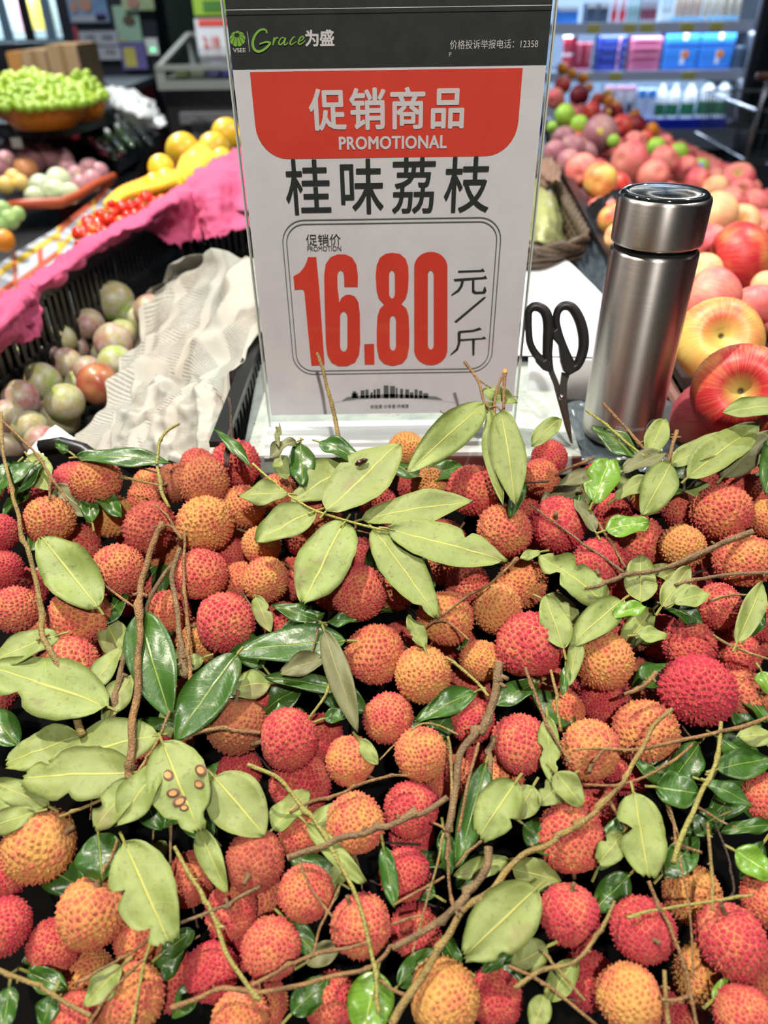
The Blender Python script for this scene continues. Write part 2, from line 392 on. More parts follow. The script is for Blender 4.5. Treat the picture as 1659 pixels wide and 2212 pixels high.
def curve_to_part(name, cu, plane, m_, parent, fit=None, bold=0):
    o = bpy.data.objects.new('tmp', cu); COL.objects.link(o)
    dg = bpy.context.evaluated_depsgraph_get(); me = bpy.data.meshes.new_from_object(o.evaluated_get(dg))
    bpy.data.objects.remove(o)
    n = len(me.vertices); co = np.zeros(n*3); me.vertices.foreach_get('co', co); co = co.reshape(-1, 3)
    if fit is not None:
        x0, x1, y0, y1 = fit; a = co.min(0); b = co.max(0)
        co[:, 0] = x0+(co[:, 0]-a[0])/(b[0]-a[0])*(x1-x0); co[:, 1] = y0+(co[:, 1]-a[1])/(b[1]-a[1])*(y1-y0)
    if bold:                                   # thicken the strokes: the outline swept round a small circle
        polys = [tuple(p.vertices) for p in me.polygons]; h = fit[3]-fit[2]; C0 = co.copy(); VV = []; FF = []
        for k in range(8):
            a_ = 2*PI*k/8; q = C0.copy(); q[:, 2] = k; q[:, 0] += math.cos(a_)*bold*h; q[:, 1] += math.sin(a_)*bold*h; VV.append(q); FF += [tuple(i+k*len(C0) for i in p) for p in polys]
        co = np.concatenate(VV); me2 = bpy.data.meshes.new(name); me2.from_pydata(co.tolist(), [], FF); me = me2
    off = parent_loc(parent) if parent is not None else Vector((0, 0, 0))
    W = np.array([plane(x, y)-off-Vector((0, 1.5e-5*h_ if bold else 0, 0)) for x, y, h_ in co]); me.vertices.foreach_set('co', W.ravel()); me.update()
    me.name = name; o2 = bpy.data.objects.new(name, me); COL.objects.link(o2); me.materials.clear(); me.materials.append(m_); o2.parent = parent
    return o2
def text_part(name, body, fit, plane, m_, parent, bold=0.0, shear=0.0, spacing=1.0):
    cu = bpy.data.curves.new(name, 'FONT'); cu.body = body; cu.fill_mode = 'BOTH'; cu.shear = shear
    cu.space_character = spacing; cu.resolution_u = 3; cu.dimensions = '2D'
    return curve_to_part(name, cu, plane, m_, parent, fit, bold)
def rrect(x0, x1, y0, y1, r, n=8, rb=None):
    """rounded rectangle, r = (top radius, bottom radius) or number; y grows upward"""
    rt, rbm = (r if isinstance(r, tuple) else (r, r)); P = []
    for cx, cy, a0, rr in ((x1-rt, y1-rt, 0, rt), (x0+rt, y1-rt, 90, rt), (x0+rbm, y0+rbm, 180, rbm), (x1-rbm, y0+rbm, 270, rbm)):
        P += [(cx+rr*math.cos(math.radians(a0+90*k/n)), cy+rr*math.sin(math.radians(a0+90*k/n))) for k in range(n+1)] if rr > 0 else [(cx, cy)]
    return P
def crate(name, quad, zt, zb, m_, label, cat='crate', group=None, slot=.016, rim=.012, wall=.004, skip=()):
    """slotted plastic crate: quad = four xy corners; every wall a part with real openings"""
    cx = sum(p[0] for p in quad)/4; cy = sum(p[1] for p in quad)/4
    e = empty(name, (cx, cy, zb)); tag(e, label, cat, group)
    for k in range(4):
        if k in skip: continue
        p, q = Vector((*quad[k], 0)), Vector((*quad[(k+1) % 4], 0)); L = (q-p).length; d = (q-p)/L; H = zt-zb
        b = MB(); Z = lambda z: Vector((0, 0, z))
        b.beam(p+Z(zt-.007), q+Z(zt-.007), wall, .014); b.beam(p+Z(zb+.01), q+Z(zb+.01), wall, .02)
        if H > .09: b.beam(p+Z((zt+zb)/2), q+Z((zt+zb)/2), wall, .012)
        n = max(3, int(L/slot))
        for i in range(n+1):
            x = p+d*(L*i/n); b.beam(x+Z(zb), x+Z(zt-.01), wall, slot*.45, up=d)
        b.build('side_wall', m_, e)
    b = MB()
    for k in range(4):
        if k in skip: continue
        p, q = Vector((*quad[k], zt)), Vector((*quad[(k+1) % 4], zt)); b.beam(p, q, rim, .005)
    b.build('rim', m_, e)
    b = MB(); b.add([Vector((*p, zb)) for p in quad]+[Vector((*p, zb-.003)) for p in quad], [(0, 1, 2, 3), (7, 6, 5, 4), (0, 4, 5, 1), (1, 5, 6, 2), (2, 6, 7, 3), (3, 7, 4, 0)])
    b.build('base', m_, e)
    return e
# ================================================================ large structure
def Z(zr): return CZ+zr
tag(MB().box((-6, -1.5, -.05), (6, 8.5, 0)).build('floor', M['floor']), kind='structure')
tag(MB().box((-6, 8.0, 0), (6, 8.15, 3.6)).build('wall_back', M['dark_wall']), kind='structure')
tag(MB().box((-4.2, -1.5, 0), (-4.05, 8.0, 3.6)).build('wall_left', M['dark_wall']), kind='structure')
tag(MB().box((4.6, -1.5, 0), (4.75, 8.0, 3.6)).build('wall_right', M['dark_wall']), kind='structure')
# navy partition with posters (left, behind the fruit)
YP = 4.9
a = atY(140, 100, YP); b = atY(345, 100, YP)
pw = MB().box((a.x, YP, 0), (b.x, YP+.15, 3.4)).build('navy_partition', M['navy']); tag(pw, 'dark navy partition wall carrying the posters at upper left', 'partition', kind='structure')
a = atY(400, 50, 6.2); b = atY(420, 50, 6.2)
o = MB().box((a.x-.05, 6.2, 0), (b.x+.02, 6.3, 3.4)).build('trim_1', mat('brown_trim', (.07, .035, .015), .6)); tag(o, kind='structure')
a = atY(446, 50, 5.4); o = MB().box((a.x-.25, 5.45, 0), (a.x+1.0, 5.6, 3.4)).build('trim_2', mat('dark_green_board', (.012, .022, .013), .6)); tag(o, kind='structure')
# ---------------------------------------------------------------- posters and price boards
def card(name, px, Y, mats, label, cat, parts=(), th=.006):
    """px = (x0, x1, y0, y1) as seen; an upright board with flat print parts (fx0, fx1, fy0, fy1, material, name)"""
    x0, x1, y0, y1 = px; p = atY((x0+x1)/2, y1, Y); q = atY((x0+x1)/2, y0, Y)
    xm0 = atY(x0, (y0+y1)/2, Y).x; xm1 = atY(x1, (y0+y1)/2, Y).x; z0, z1 = p.z, q.z
    b = MB().box((xm0, Y-th, z0), (xm1, Y, z1)); par = b.build(name, mats); tag(par, label, cat)
    for (f0, f1, g0, g1, mm, nm) in parts:
        c = MB().box((xm0+(xm1-xm0)*f0, Y-th-.002, z0+(z1-z0)*g0), (xm0+(xm1-xm0)*f1, Y-th-.0004, z0+(z1-z0)*g1)); c.build(nm, mm, par)
    return par
c_sky = rough_mat('poster_blue', (.10, .22, .42), (.28, .42, .60), 4, .6, 0); c_skin = mat('poster_skin', (.45, .26, .2), .6)
c_mint = rough_mat('poster_mint', (.28, .48, .34), (.36, .55, .42), 5, .6, 0); c_lime = mat('poster_lime', (.20, .36, .03), .6)
c_lav = mat('poster_violet', (.13, .11, .32), .6); c_yel = mat('poster_yellow', (.50, .45, .10), .6); c_wht = mat('board_white', (.42, .43, .48), .6)
c_red = mat('board_red', (.55, .06, .05), .6); c_pink = mat('board_rose', (.35, .06, .08), .6)
def blobs(par, Y, pts, mm, nm='picture'):
    for (px, py, rx, ry) in pts:
        c = atY(px, py, Y); s = c.y/ray(px, py).y*0+depth(c)/FPX
        V = [Vector((c.x+rx*s*math.cos(t*PI/9), Y-.009, c.z+ry*s*math.sin(t*PI/9))) for t in range(18)]
        V2 = [v+Vector((0, .002, 0)) for v in V]
        mesh(nm, V+V2, [tuple(range(18)), tuple(reversed(range(18, 36)))]+[(k, k+18, (k+1) % 18+18, (k+1) % 18) for k in range(18)], mm, par)
p = card('poster', (147, 232, -22, 49), YP-.01, c_sky, 'blue poster with hands on the navy partition', 'poster', [(.05, .95, .04, .2, c_wht, 'caption_band'), (.66, .93, .06, .3, c_lav, 'mark')])
blobs(p, YP-.012, [(184, 8, 15, 15), (160, 14, 8, 12)], c_skin)
p = card('poster', (250, 304, 12, 100), YP-.01, c_mint, 'tall mint green poster above the violet leaflet', 'poster', [(.10, .3, .10, .2, c_yel, 'mark')])
blobs(p, YP-.012, [(279, 44, 13, 9)], mat('poster_brown', (.12, .08, .06), .6))
p = card('poster', (262, 331, -30, 22), YP-.03, rough_mat('poster_leaf', (.30, .42, .14), (.5, .6, .42), 6, .6, 0), 'pale green leafy poster overlapping the mint poster', 'poster')
blobs(p, YP-.032, [(288, 6, 13, 10)], c_skin)
p = card('leaflet', (262, 316, 90, 150), YP-.03, c_lav, 'violet and yellow leaflet hanging under the mint poster', 'leaflet', [(.12, .6, .1, .8, c_yel, 'picture')])
p = card('price_board', (176, 258, 67, 129), YP-.02, c_wht, 'white board with two rows of small prices on the navy partition', 'sign', [(0, 1, .47, .51, M['navy'], 'divider')])
PLV = lambda Y: (lambda x, z: Vector((x, Y, z)))
for body, f in (('19.8', (186, 202, 74, 86)), ('18.8', (222, 240, 74, 86)), ('9', (192, 199, 107, 118)), ('19.8', (229, 247, 106, 118))):
    q0 = atY(f[0], f[3], YP-.03); q1 = atY(f[1], f[2], YP-.03); text_part('price_text', body, (q0.x, q1.x, q0.z, q1.z), PLV(YP-.03), M['black_ink'], p)
p = card('ribbon', (160, 170, 56, 92), YP-.02, c_pink, 'small dark pink tag beside the white price board', 'tag')
p = card('wall_socket', (315, 342, 82, 118), YP-.01, M['white_plastic'], 'white wall box with a green indicator light', 'socket')
q = atY(330, 107, YP-.04); MB().lathe([(0, .01), (.006, .006), (.008, 0)], 10, Matrix.Translation(q) @ Matrix.Rotation(PI/2, 4, 'X')).build('indicator', mat('green_led', (.02, .5, .2), .4, emit=(.1, 1, .35), es=2.5), p)
p = card('hanging_sign', (417, 500, -20, 33), 4.2, c_lime, 'lime green sign hanging above the small red price sign', 'sign', [(.25, .75, .15, .6, mat('sign_green', (.04, .14, .02), .6), 'mark')])
p = card('price_sign_small', (425, 500, 40, 120), 4.1, mat('sign_pale', (.55, .60, .66), .6), 'small white promotional price sign far behind the big sign', 'sign', [(.1, 1, .80, .98, c_red, 'banner')])
q0 = atY(440, 102, 4.085); q1 = atY(471, 78, 4.085); text_part('price_text', '2.18', (q0.x, q1.x, q0.z, q1.z), PLV(4.09), c_red, p, bold=.02)
# ---------------------------------------------------------------- lit glass-door cooler, upper left
zc = atY(160, 86, 5.0).z; P1 = atY(160, 86, 5.0); P0 = atY(-110, 128, 4.85); P0.z = zc; d = (P1-P0); L = d.length; d.normalize()
nrm = Vector((0, 0, 1)).cross(d); nrm = nrm if nrm.y < 0 else -nrm
ck = empty('display_cooler', P0); tag(ck, 'tall lit cooler with glass doors behind the cardboard boxes', 'cooler')
lit = rough_mat('cooler_light_panel', (.5, .62, .66), (.62, .70, .72), 3, .6, 0); NT(lit).b.inputs['Emission Color'].default_value = (.55, .85, 1, 1); NT(lit).b.inputs['Emission Strength'].default_value = .55  # back panel given a glow that stands in for the lit interior
b = MB(); back = -nrm*.35; H = Vector((0, 0, 1.6))
b.add([P0+back, P1+back, P1+back+H, P0+back+H, P0+back*1.1, P1+back*1.1, P1+back*1.1+H, P0+back*1.1+H], [(0, 1, 2, 3), (7, 6, 5, 4), (0, 4, 5, 1), (3, 2, 6, 7), (1, 5, 6, 2), (0, 3, 7, 4)]); b.build('light_panel', lit, ck)
b = MB(); b.beam(P0-Vector((0, 0, .25))+back*.5, P1-Vector((0, 0, .25))+back*.5, .4, .48); b.build('plinth', M['dark_plastic'], ck)
nd = 6; blue_frame = mat('blue_grey_frame', (.18, .30, .42), .35, .3)
for k in range(nd+1):
    q = P0+d*(L*k/nd); MB().beam(q, q+H, .035, .05, up=d).build('door_frame', [blue_frame, M['black_plastic'], blue_frame][k % 3], ck)
for k in range(nd):
    q = P0+d*(L*(k+.08)/nd); q2 = P0+d*(L*(k+.92)/nd)
    g = MB().add([q, q2, q2+H, q+H, q-nrm*.006, q2-nrm*.006, q2-nrm*.006+H, q-nrm*.006+H], [(0, 1, 2, 3), (7, 6, 5, 4), (0, 4, 5, 1), (3, 2, 6, 7), (1, 5, 6, 2), (0, 3, 7, 4)]).build('glass_door', M['acrylic'], ck)
    for s in range(4):
        zz = Vector((0, 0, .32*s+.04)); MB().beam(q+back*.55+zz, q2+back*.55+zz, .2, .012).build('shelf', M['white_plastic'], ck)
ccol = [mat('bottle_cyan', (.25, .6, .7), .4), mat('bottle_yellow', (.8, .62, .12), .4), mat('bottle_pink', (.75, .4, .5), .4), mat('bottle_white', (.75, .8, .8), .4)]
bprof = [(0, 0), (.034, 0), (.036, .02), (.036, .13), (.030, .155), (.014, .19), (.014, .20)]
bme = {}
def bottle_mesh(prof, m_, key):
    if key not in bme:
        b_ = MB().lathe(prof, 14); me = bpy.data.meshes.new('bottle'); me.from_pydata(b_.V, [], b_.F); me.polygons.foreach_set('use_smooth', [True]*len(me.polygons)); me.materials.append(m_); bme[key] = me
    return bme[key]
for k in range(nd):
    for s in range(4):
        for j in ([1], [0, 2], [])[(k+s) % 3]:
            q = P0+d*(L*(k+.25+.25*j)/nd)+back*.55+Vector((0, 0, .32*s+.047)); cc = (k*2+s+(1 if k == 4 else 0)) % 4
            o = bpy.data.objects.new('drink_bottle', bottle_mesh(bprof, ccol[cc], ('b', cc))); COL.objects.link(o); o.location = q
            tag(o, ['cyan', 'yellow', 'pink', 'white'][cc]+' drink bottle standing inside the lit glass-door cooler', 'bottle', ['cyan', 'yellow', 'pink', 'white'][cc]+' bottles inside the glass-door cooler')
            MB().lathe([(0, .222), (.016, .222), (.016, .20)], 10, Matrix.Translation(q)).build('cap', M['white_plastic'], o)
for k_ in range(4):
    dl = bpy.data.lights.new('cooler_tube', 'AREA'); dl.shape = 'RECTANGLE'; dl.size = .8; dl.size_y = .05; dl.energy = 7; dl.color = (.75, .92, 1)
    ol = bpy.data.objects.new('cooler_tube', dl); COL.objects.link(ol); ol.location = (P0+P1)/2-nrm*.07+Vector((0, 0, .32*k_+.30)); ol.rotation_euler = (math.radians(25), 0, 0)
# cardboard boxes
def carton(px, Y, dy, label, mm=None, tape=True, rot=0, name='cardboard_box', cat='box', zb=None):
    x0, x1, y0, y1 = px; p = atY(x0, y1, Y); q = atY(x1, y0, Y); xa = atY(x0, (y0+y1)/2, Y).x; xb = atY(x1, (y0+y1)/2, Y).x
    o = MB().box((xa, Y, p.z if zb is None else zb), (xb, Y+dy, q.z)).build(name, mm or M['cardboard']); tag(o, label, cat)
    if tape:
        xm = (xa+xb)/2; MB().box((xm-.012, Y-.002, p.z+.0005), (xm+.012, Y-.0005, q.z)).build('tape', mat('brown_tape', (.24, .15, .07), .35), o)
        MB().box((xa+.02, Y+dy*.3, q.z+.0005), (xb-.02, Y+dy*.7, q.z+.003)).build('flap', M['cardboard'], o)
    return o
carton((50, 103, 108, 172), 3.95, .3, 'left cardboard box in front of the lit cooler', zb=Z(-.32)+.001)
carton((104, 170, 96, 160), 3.9, .3, 'right cardboard box in front of the lit cooler, beside the navy partition', zb=Z(-.32)+.001)
carton((20, 49, 112, 175), 4.1, .3, 'narrow orange-brown cardboard box at the far left', mat('orange_card', (.36, .17, .04), .8), tape=False)
# grey counter with a red side
zt = -.32
Q = [atZ(60, 176, zt), atZ(330, 131, zt), atZ(332, 166, zt), atZ(225, 205, zt), atZ(60, 214, zt)]
cn = MB(); n5 = len(Q); cn.add(Q+[v-Vector((0, 0, .03)) for v in Q], [tuple(range(n5))]+[tuple(reversed(range(n5, 2*n5)))]+[(k, k+n5, (k+1) % n5+n5, (k+1) % n5) for k in range(n5)])
ct = cn.build('checkout_counter', mat('slate_top', (.10, .125, .15), .4)); tag(ct, 'slate grey counter with a dark red side behind the grapes', 'counter')
V = [v.lerp(sum(Q, Vector())/n5, .03)-Vector((0, 0, .03)) for v in Q]; Vb = [Vector((v.x, v.y, .0)) for v in V]
MB().add(V+Vb, [(k, k+n5, (k+1) % n5+n5, (k+1) % n5) for k in range(n5)]).build('side_panel', mat('dark_red_panel', (.17, .008, .022), .4), ct)
# chest freezer
YF = 3.7; fz = empty('chest_freezer', (atY(410, 185, YF).x, YF, 0)); tag(fz, 'dark chest freezer with a glass top and pale frame', 'freezer')
xa = atY(337, 165, YF).x; xb = xa+1.05; zt1 = atY(400, 146, YF).z; zt0 = atY(400, 184, YF).z; yb = YF+.75
MB().box((xa+.02, YF+.02, 0), (xb-.02, yb-.02, zt0)).build('body', mat('freezer_body', (.016, .018, .018), .4), fz)
fm = mat('pale_frame', (.30, .33, .32), .3, .2); b = MB()
for z, h in ((zt0, .035), (zt1, .02)):
    if z == zt1: b.beam((xa+.015, YF+.03, zt0), (xa+.015, yb-.03, zt0), .03, .035); b.build('body_frame', fm, fz); b = MB()
    b.box((xa, YF, z-h/2), (xb, YF+.03, z+h/2)); b.box((xa, yb-.03, z-h/2+(.10 if z == zt1 else 0)), (xb, yb, z+h/2+(.10 if z == zt1 else 0)))
b.beam((xa+.015, YF+.03, zt1), (xa+.015, yb-.03, zt1+.1), .03, .02)
for x in (xa+.02, xb-.02): b.box((x-.02, YF+.002, zt0), (x+.02, YF+.028, zt1))
for x in (xa+.02, xb-.02): b.box((x-.02, yb-.028, zt0), (x+.02, yb-.002, zt1+.1))
b.box((xa+.3, yb-.028, zt0), (xa+.33, yb-.002, zt1+.1)); b.build('lid_frame', fm, fz)
MB().box((xa+.04, YF+.01, zt0+.018), (xb-.04, YF+.016, zt1-.01)).build('glass_front', M['acrylic'], fz)
MB().beam((xa+.03, YF+.37, zt1+.055), (xb-.03, YF+.37, zt1+.055), .70, .006, up=(0, -.135, 1)).build('glass_lid', M['acrylic'], fz)
zb_ = atY(430, 255, YF).z; MB().box((xa+.08, YF-.02, zb_-.022), (xb, YF+.03, zb_+.022)).build('bumper', mat('grey_bumper', (.16, .16, .17), .4), fz)
for i, cc in enumerate([(.10, .14, .05), (.16, .18, .12), (.03, .03, .13), (.05, .05, .22), (.12, .10, .05), (.06, .2, .35), (.2, .05, .05), (.04, .12, .1)]):
    x = xa+.07+i*.07; o = MB().box((x, YF+.05, zt0+.02), (x+.062, YF+.2, zt0+.02+R.uniform(.03, .07))).build('frozen_packet', mat('packet', cc, .3)); bevel(o, .008)
    tag(o, ['olive green', 'pale green', 'navy', 'deep blue', 'brown', 'sky blue', 'dark red', 'teal'][i]+' packet lying inside the chest freezer', 'packet', 'packets in the chest freezer')
# ---------------------------------------------------------------- dairy fridge, upper right
YR = 5.2; rf = empty('dairy_fridge', (atY(1400, 260, YR).x, YR, 0)); tag(rf, 'open dairy fridge glowing cold white, full of cartons and bottles', 'refrigerator')
x0 = atY(1150, 150, YR).x; x1 = atY(1598, 200, YR).x; zs = [atY(1400, 50, YR).z, atY(1400, 155, YR).z, atY(1400, 262, YR).z]
icy = mat('icy_panel', (.60, .72, .85), .4, emit=(.45, .68, 1.0), es=.5)  # glow put into the panel's colour, the panel itself is no lamp
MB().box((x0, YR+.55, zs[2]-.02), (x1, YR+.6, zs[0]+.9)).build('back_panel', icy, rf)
for x, nm in ((x0-.05, 'side_panel'), (x1, 'side_panel')): MB().box((x, YR-.02, .1), (x+.06, YR+.62, zs[0]+.9)).build(nm, M['dark_plastic'], rf)
MB().box((x1-.012, YR-.03, zs[2]), (x1+.005, YR-.02, zs[0]+.9)).build('door_edge', mat('silver_edge', (.35, .4, .48), .3, .4), rf)
for k, z in enumerate(zs):
    MB().box((x0, YR+.02, z-.02), (x1-.005, YR+.55, z)).build('shelf', mat('shelf_white', (.62, .70, .85), .35), rf)
    if k < 2: MB().box((x0, YR, z-.05), (x1-.01, YR+.02, z+.005)).build('shelf_lip', mat('lip_white', (.55, .62, .80), .3), rf)
MB().box((x0, YR-.01, zs[2]-.045), (x1-.04, YR+.02, zs[2]+.012)).build('blue_strip', mat('blue_strip', (.012, .03, .50), .3), rf)
MB().box((x0, YR-.03, zs[2]-.16), (x1+.02, YR+.02, zs[2]-.045)).build('kick_rail', mat('silver_rail', (.24, .27, .32), .35, .3), rf)
MB().box((x0, YR, .08), (x1, YR+.55, zs[2]-.16)).build('plinth', M['black_plastic'], rf)
MB().box((x0, YR-.1, zs[2]-.36), (x1+.03, YR, zs[2]-.24)).build('bumper', mat('slate_bumper', (.13, .145, .17), .4), rf)
ptag = mat('yellow_price_tag', (.55, .52, .14), .5)
for (a_, b_, k) in ((1270, 1297, 0), (1348, 1374, 0), (1385, 1413, 0), (1471, 1499, 0), (1534, 1562, 0), (1262, 1274, 1), (1318, 1344, 1), (1475, 1503, 1)):
    xa, xb = atY(a_, 52+k*102, YR).x, atY(b_, 52+k*102, YR).x; MB().box((xa, YR-.006, zs[k]-.045), (xb, YR-.001, zs[k]-.002)).build('price_tag', ptag, rf)
for k in (0, 1, 2):
    dl = bpy.data.lights.new('fridge_tube', 'AREA'); dl.shape = 'RECTANGLE'; dl.size = x1-x0; dl.size_y = .05; dl.energy = (8, 6, 2.5)[k]; dl.color = (.68, .82, 1)
    ol = bpy.data.objects.new('fridge_tube', dl); COL.objects.link(ol); ol.location = ((x0+x1)/2, YR+.05, (zs[k-1]-.055 if k else zs[0]+.34)); ol.rotation_euler = (math.radians(-18), 0, 0)
def goods(px0, px1, pyt, k, mm, label, group=None, Y=YR+.06, dy=.12, kind='box', cat='carton', deco=None, name='carton', ztop=None, zbase=None):
    z0 = zs[k]+.002 if zbase is None else zbase; pym = [47, 150, 258][k]; xa = atY(px0, (pyt+pym)/2, Y).x; xb = atY(px1, (pyt+pym)/2, Y).x
    z1 = atY((px0+px1)/2, pyt, Y).z if ztop is None else ztop; wd = xb-xa; xm = (xa+xb)/2; H = z1-z0
    if kind == 'box':
        o = bevel(MB().box((xa, Y, z0), (xb, Y+dy, z1)).build(name, mm), min(.006, wd*.1), 1)
        if deco:
            for (f0, f1, g0, g1, mk) in deco: MB().box((xa+wd*f0, Y-.0015, z0+H*g0), (xa+wd*f1, Y-.0002, z0+H*g1)).build('printed_panel', mk, o)
    else:
        r = wd/2; c = Vector((xm, Y+r, z0))
        if kind == 'jug': pr = [(0, 0), (r*.95, 0), (r, H*.05), (r, H*.55), (r*.85, H*.72), (r*.4, H*.88), (r*.36, H*.92)]
        elif kind == 'cup': pr = [(0, 0), (r*.8, 0), (r*.95, H*.8), (r, H*.84), (r, H*.92)]
        else: pr = [(0, 0), (r*.95, 0), (r, H*.04), (r, H*.6), (r*.8, H*.72), (r*.4, H*.86), (r*.4, H*.9)]
        o = MB().lathe(pr, 16, Matrix.Translation(c)).build(name, mm, smooth=True)
        capm, labm = deco
        MB().lathe([(0, H), (r*(.42 if kind != 'cup' else 1.02), H), (r*(.44 if kind != 'cup' else 1.02), H*.9)], 14, Matrix.Translation(c)).build('cap', capm, o)
        if labm: MB().lathe([(r*1.01, H*.10), (r*1.02, H*.12), (r*1.02, H*.42), (r*1.01, H*.44)], 16, Matrix.Translation(c)).build('label_band', labm, o, True)
        if kind == 'jug': MB().tube([c+Vector((r*.5, 0, H*.84)), c+Vector((r*1.0, 0, H*.76)), c+Vector((r*1.05, 0, H*.6))], r*.1, 6).build('handle', mm, o)
    tag(o, label, cat, group); return o
mw = mat('milk_white', (.80, .84, .86), .35); cgreen = mat('cap_green', (.03, .35, .12), .4); lgreen = mat('label_green', (.02, .17, .07), .5)
cred = mat('cap_red', (.65, .04, .07), .4); cblue = mat('cap_blue', (.02, .10, .55), .4); dred = mat('carton_dark_red', (.24, .015, .04), .4)
navyc = mat('carton_navy', (.012, .03, .26), .4); pinkc = mat('carton_pink', (.50, .12, .22), .4); bluec = mat('carton_blue', (.04, .22, .66), .4); cyanc = mat('lid_cyan', (.10, .50, .85), .4); orang = mat('dot_orange', (.75, .22, .03), .4)
greyc = mat('carton_grey', (.06, .09, .14), .4); lilac = mat('lilac_print', (.62, .30, .42), .5)
for i, (a_, b_) in enumerate(((1418, 1443), (1446, 1471), (1478, 1507))): goods(a_, b_, 178+3*(i < 2), 2, mw, 'milk bottle with white cap and green label, %s from left on bottom shelf' % ('first', 'second', 'third')[i], 'white-capped milk bottles', kind='jug', cat='bottle', name='milk_bottle', deco=(mw, lgreen))
for i, (a_, b_) in enumerate(((1515, 1546), (1549, 1580))): goods(a_, b_, 170, 2, mw, '%s of the two milk bottles with green caps on the bottom fridge shelf' % ('left', 'right')[i], 'green-capped milk bottles', kind='jug', cat='bottle', name='milk_bottle', deco=(cgreen, lgreen))
for i, a_ in enumerate((1374, 1396)): goods(a_, a_+20, 192, 2, mat('carton_sky', (.55, .66, .82), .4), '%s blue and white carton beside the milk bottles' % ('left', 'right')[i], 'blue and white cartons', deco=[(.1, .9, .72, .98, bluec)])
for i, a_ in enumerate((1305, 1328, 1350)): goods(a_, a_+20, 185, 2, mat('carton_pale', (.62, .60, .66), .4), 'pink-topped pale carton on the bottom fridge shelf', 'pink-topped cartons', deco=[(0, 1, .85, 1, lilac), (.2, .8, .2, .5, greyc)])
# middle shelf
for i, a_ in enumerate((1214, 1226)):
    for k in range(2): goods(a_+2, a_+20, 86, 1, cred, '%s cup in the %s stack at the left of the middle fridge shelf' % (('lower', 'upper')[k]+' red yogurt', ('front', 'back')[i]), 'red yogurt cups', kind='cup', cat='cup', name='yogurt_cup', deco=(mw, None), zbase=zs[1]+.002+k*.095, ztop=zs[1]+.094+k*.095, Y=YR+.05+.09*i)
for i in range(2): goods(1243+i*18, 1260+i*18, 92, 1, dred, '%s of the two dark red cartons on the middle fridge shelf' % ('left', 'right')[i], 'dark red cartons', deco=[(0, 1, .05, .1, lilac), (.3, .7, .3, .9, mat('rose_print', (.40, .10, .13), .5))])
for k in range(4): goods(1291, 1349, 92, 1, navyc, 'flat navy blue pack, %s of the pile of four' % ('lowest', 'second', 'third', 'top')[k], 'navy packs', name='dairy_pack', cat='pack', deco=[(.2, .6, .3, .6, mat('navy_print', (.05, .09, .4), .5)), (.72, .8, .1, .9, lilac)], zbase=zs[1]+.002+k*.046, ztop=zs[1]+.047+k*.046)
for k in range(4): goods(1360, 1426, 92, 1, pinkc, 'flat pink pack, %s of the pile of four' % ('lowest', 'second', 'third', 'top')[k], 'pink packs', name='dairy_pack', cat='pack', deco=[(.15, .85, .4, .6, mat('plum_print', (.22, .04, .1), .5))], zbase=zs[1]+.002+k*.044, ztop=zs[1]+.045+k*.044)
for i in range(2):
    for k in range(2):
        o = goods(1436+i*76, 1508+i*76, 70, 1, bluec, '%s %s blue milk carton with an orange dot' % (('lower', 'upper')[k], ('left', 'right')[i]), 'blue milk cartons with orange dots', deco=[(.5, .62, .25, .8, mw), (.02, .98, .0, .12, mat('carton_deepblue', (.02, .1, .4), .4))], zbase=zs[1]+.003+k*.125, ztop=zs[1]+.125+k*.125)
        p = atY(1436+i*76+58, 80, YR+.06); z = zs[1]+.085+k*.125
        MB().lathe([(0, .0), (.022, 0), (.022, -.002)], 14, Matrix.Translation((p.x-.02, YR+.057, z)) @ Matrix.Rotation(PI/2, 4, 'X')).build('orange_dot', orang, o)
    goods(1436+i*76, 1508+i*76, 62, 1, cyanc, '%s cyan tray lid on the blue milk cartons' % ('left', 'right')[i], 'cyan tray lids', cat='lid', name='tray_cover', zbase=zs[1]+.256, ztop=zs[1]+.276)
goods(1588, 1606, 100, 1, greyc, 'dark pack at the right end of the middle fridge shelf', name='dairy_pack', cat='pack')
# top shelf (its tops lie above the frame)
top = [(1205, 1250, 14, bluec, 'box', 'blue carton at the left end of the top fridge shelf'), (1268, 1288, 6, greyc, 'box', 'left dark square carton on the top fridge shelf'), (1296, 1316, 6, greyc, 'box', 'right dark square carton on the top fridge shelf')]
for a_, b_, t_, mm, kd, lb in top: goods(a_, b_, t_, 0, mm, lb, deco=[(0, 1, .75, 1, mw)])
for i in range(2): goods(1323+i*18, 1337+i*18, -12, 0, mat('clear_pink', (.5, .3, .36), .3), '%s red-capped drink bottle on the top fridge shelf' % ('left', 'right')[i], 'red-capped drinks', kind='bottle', cat='bottle', name='drink_bottle', deco=(cred, cred))
for i in range(3): goods(1356+i*10, 1365+i*10, -4, 0, mat('clear_teal', (.25, .42, .42), .3), 'slim bottle with a green cap on the top fridge shelf', 'green-capped drinks', kind='bottle', cat='bottle', name='drink_bottle', deco=(cgreen, None))
for i in range(4): goods(1384+i*10, 1393+i*10, -18, 0, mat('clear_grey', (.35, .35, .42), .3), 'slim bottle with a dark red wrapper on the top fridge shelf', 'dark red drinks', kind='bottle', cat='bottle', name='drink_bottle', deco=(cred, dred))
for i in range(2): goods(1432+i*11, 1441+i*11, 0, 0, mat('clear_mint', (.4, .5, .5), .3), 'short pale bottle beside the dark red drinks', 'short pale bottles', kind='bottle', cat='bottle', name='drink_bottle', deco=(cgreen, mw))
for i in range(4): goods(1461+i*15, 1474+i*15, -22, 0, mat('cream_drink', (.55, .40, .30), .3), 'tall cream drink with a pink cap on the top fridge shelf', 'pink-capped cream drinks', kind='bottle', cat='bottle', name='drink_bottle', deco=(pinkc, None))
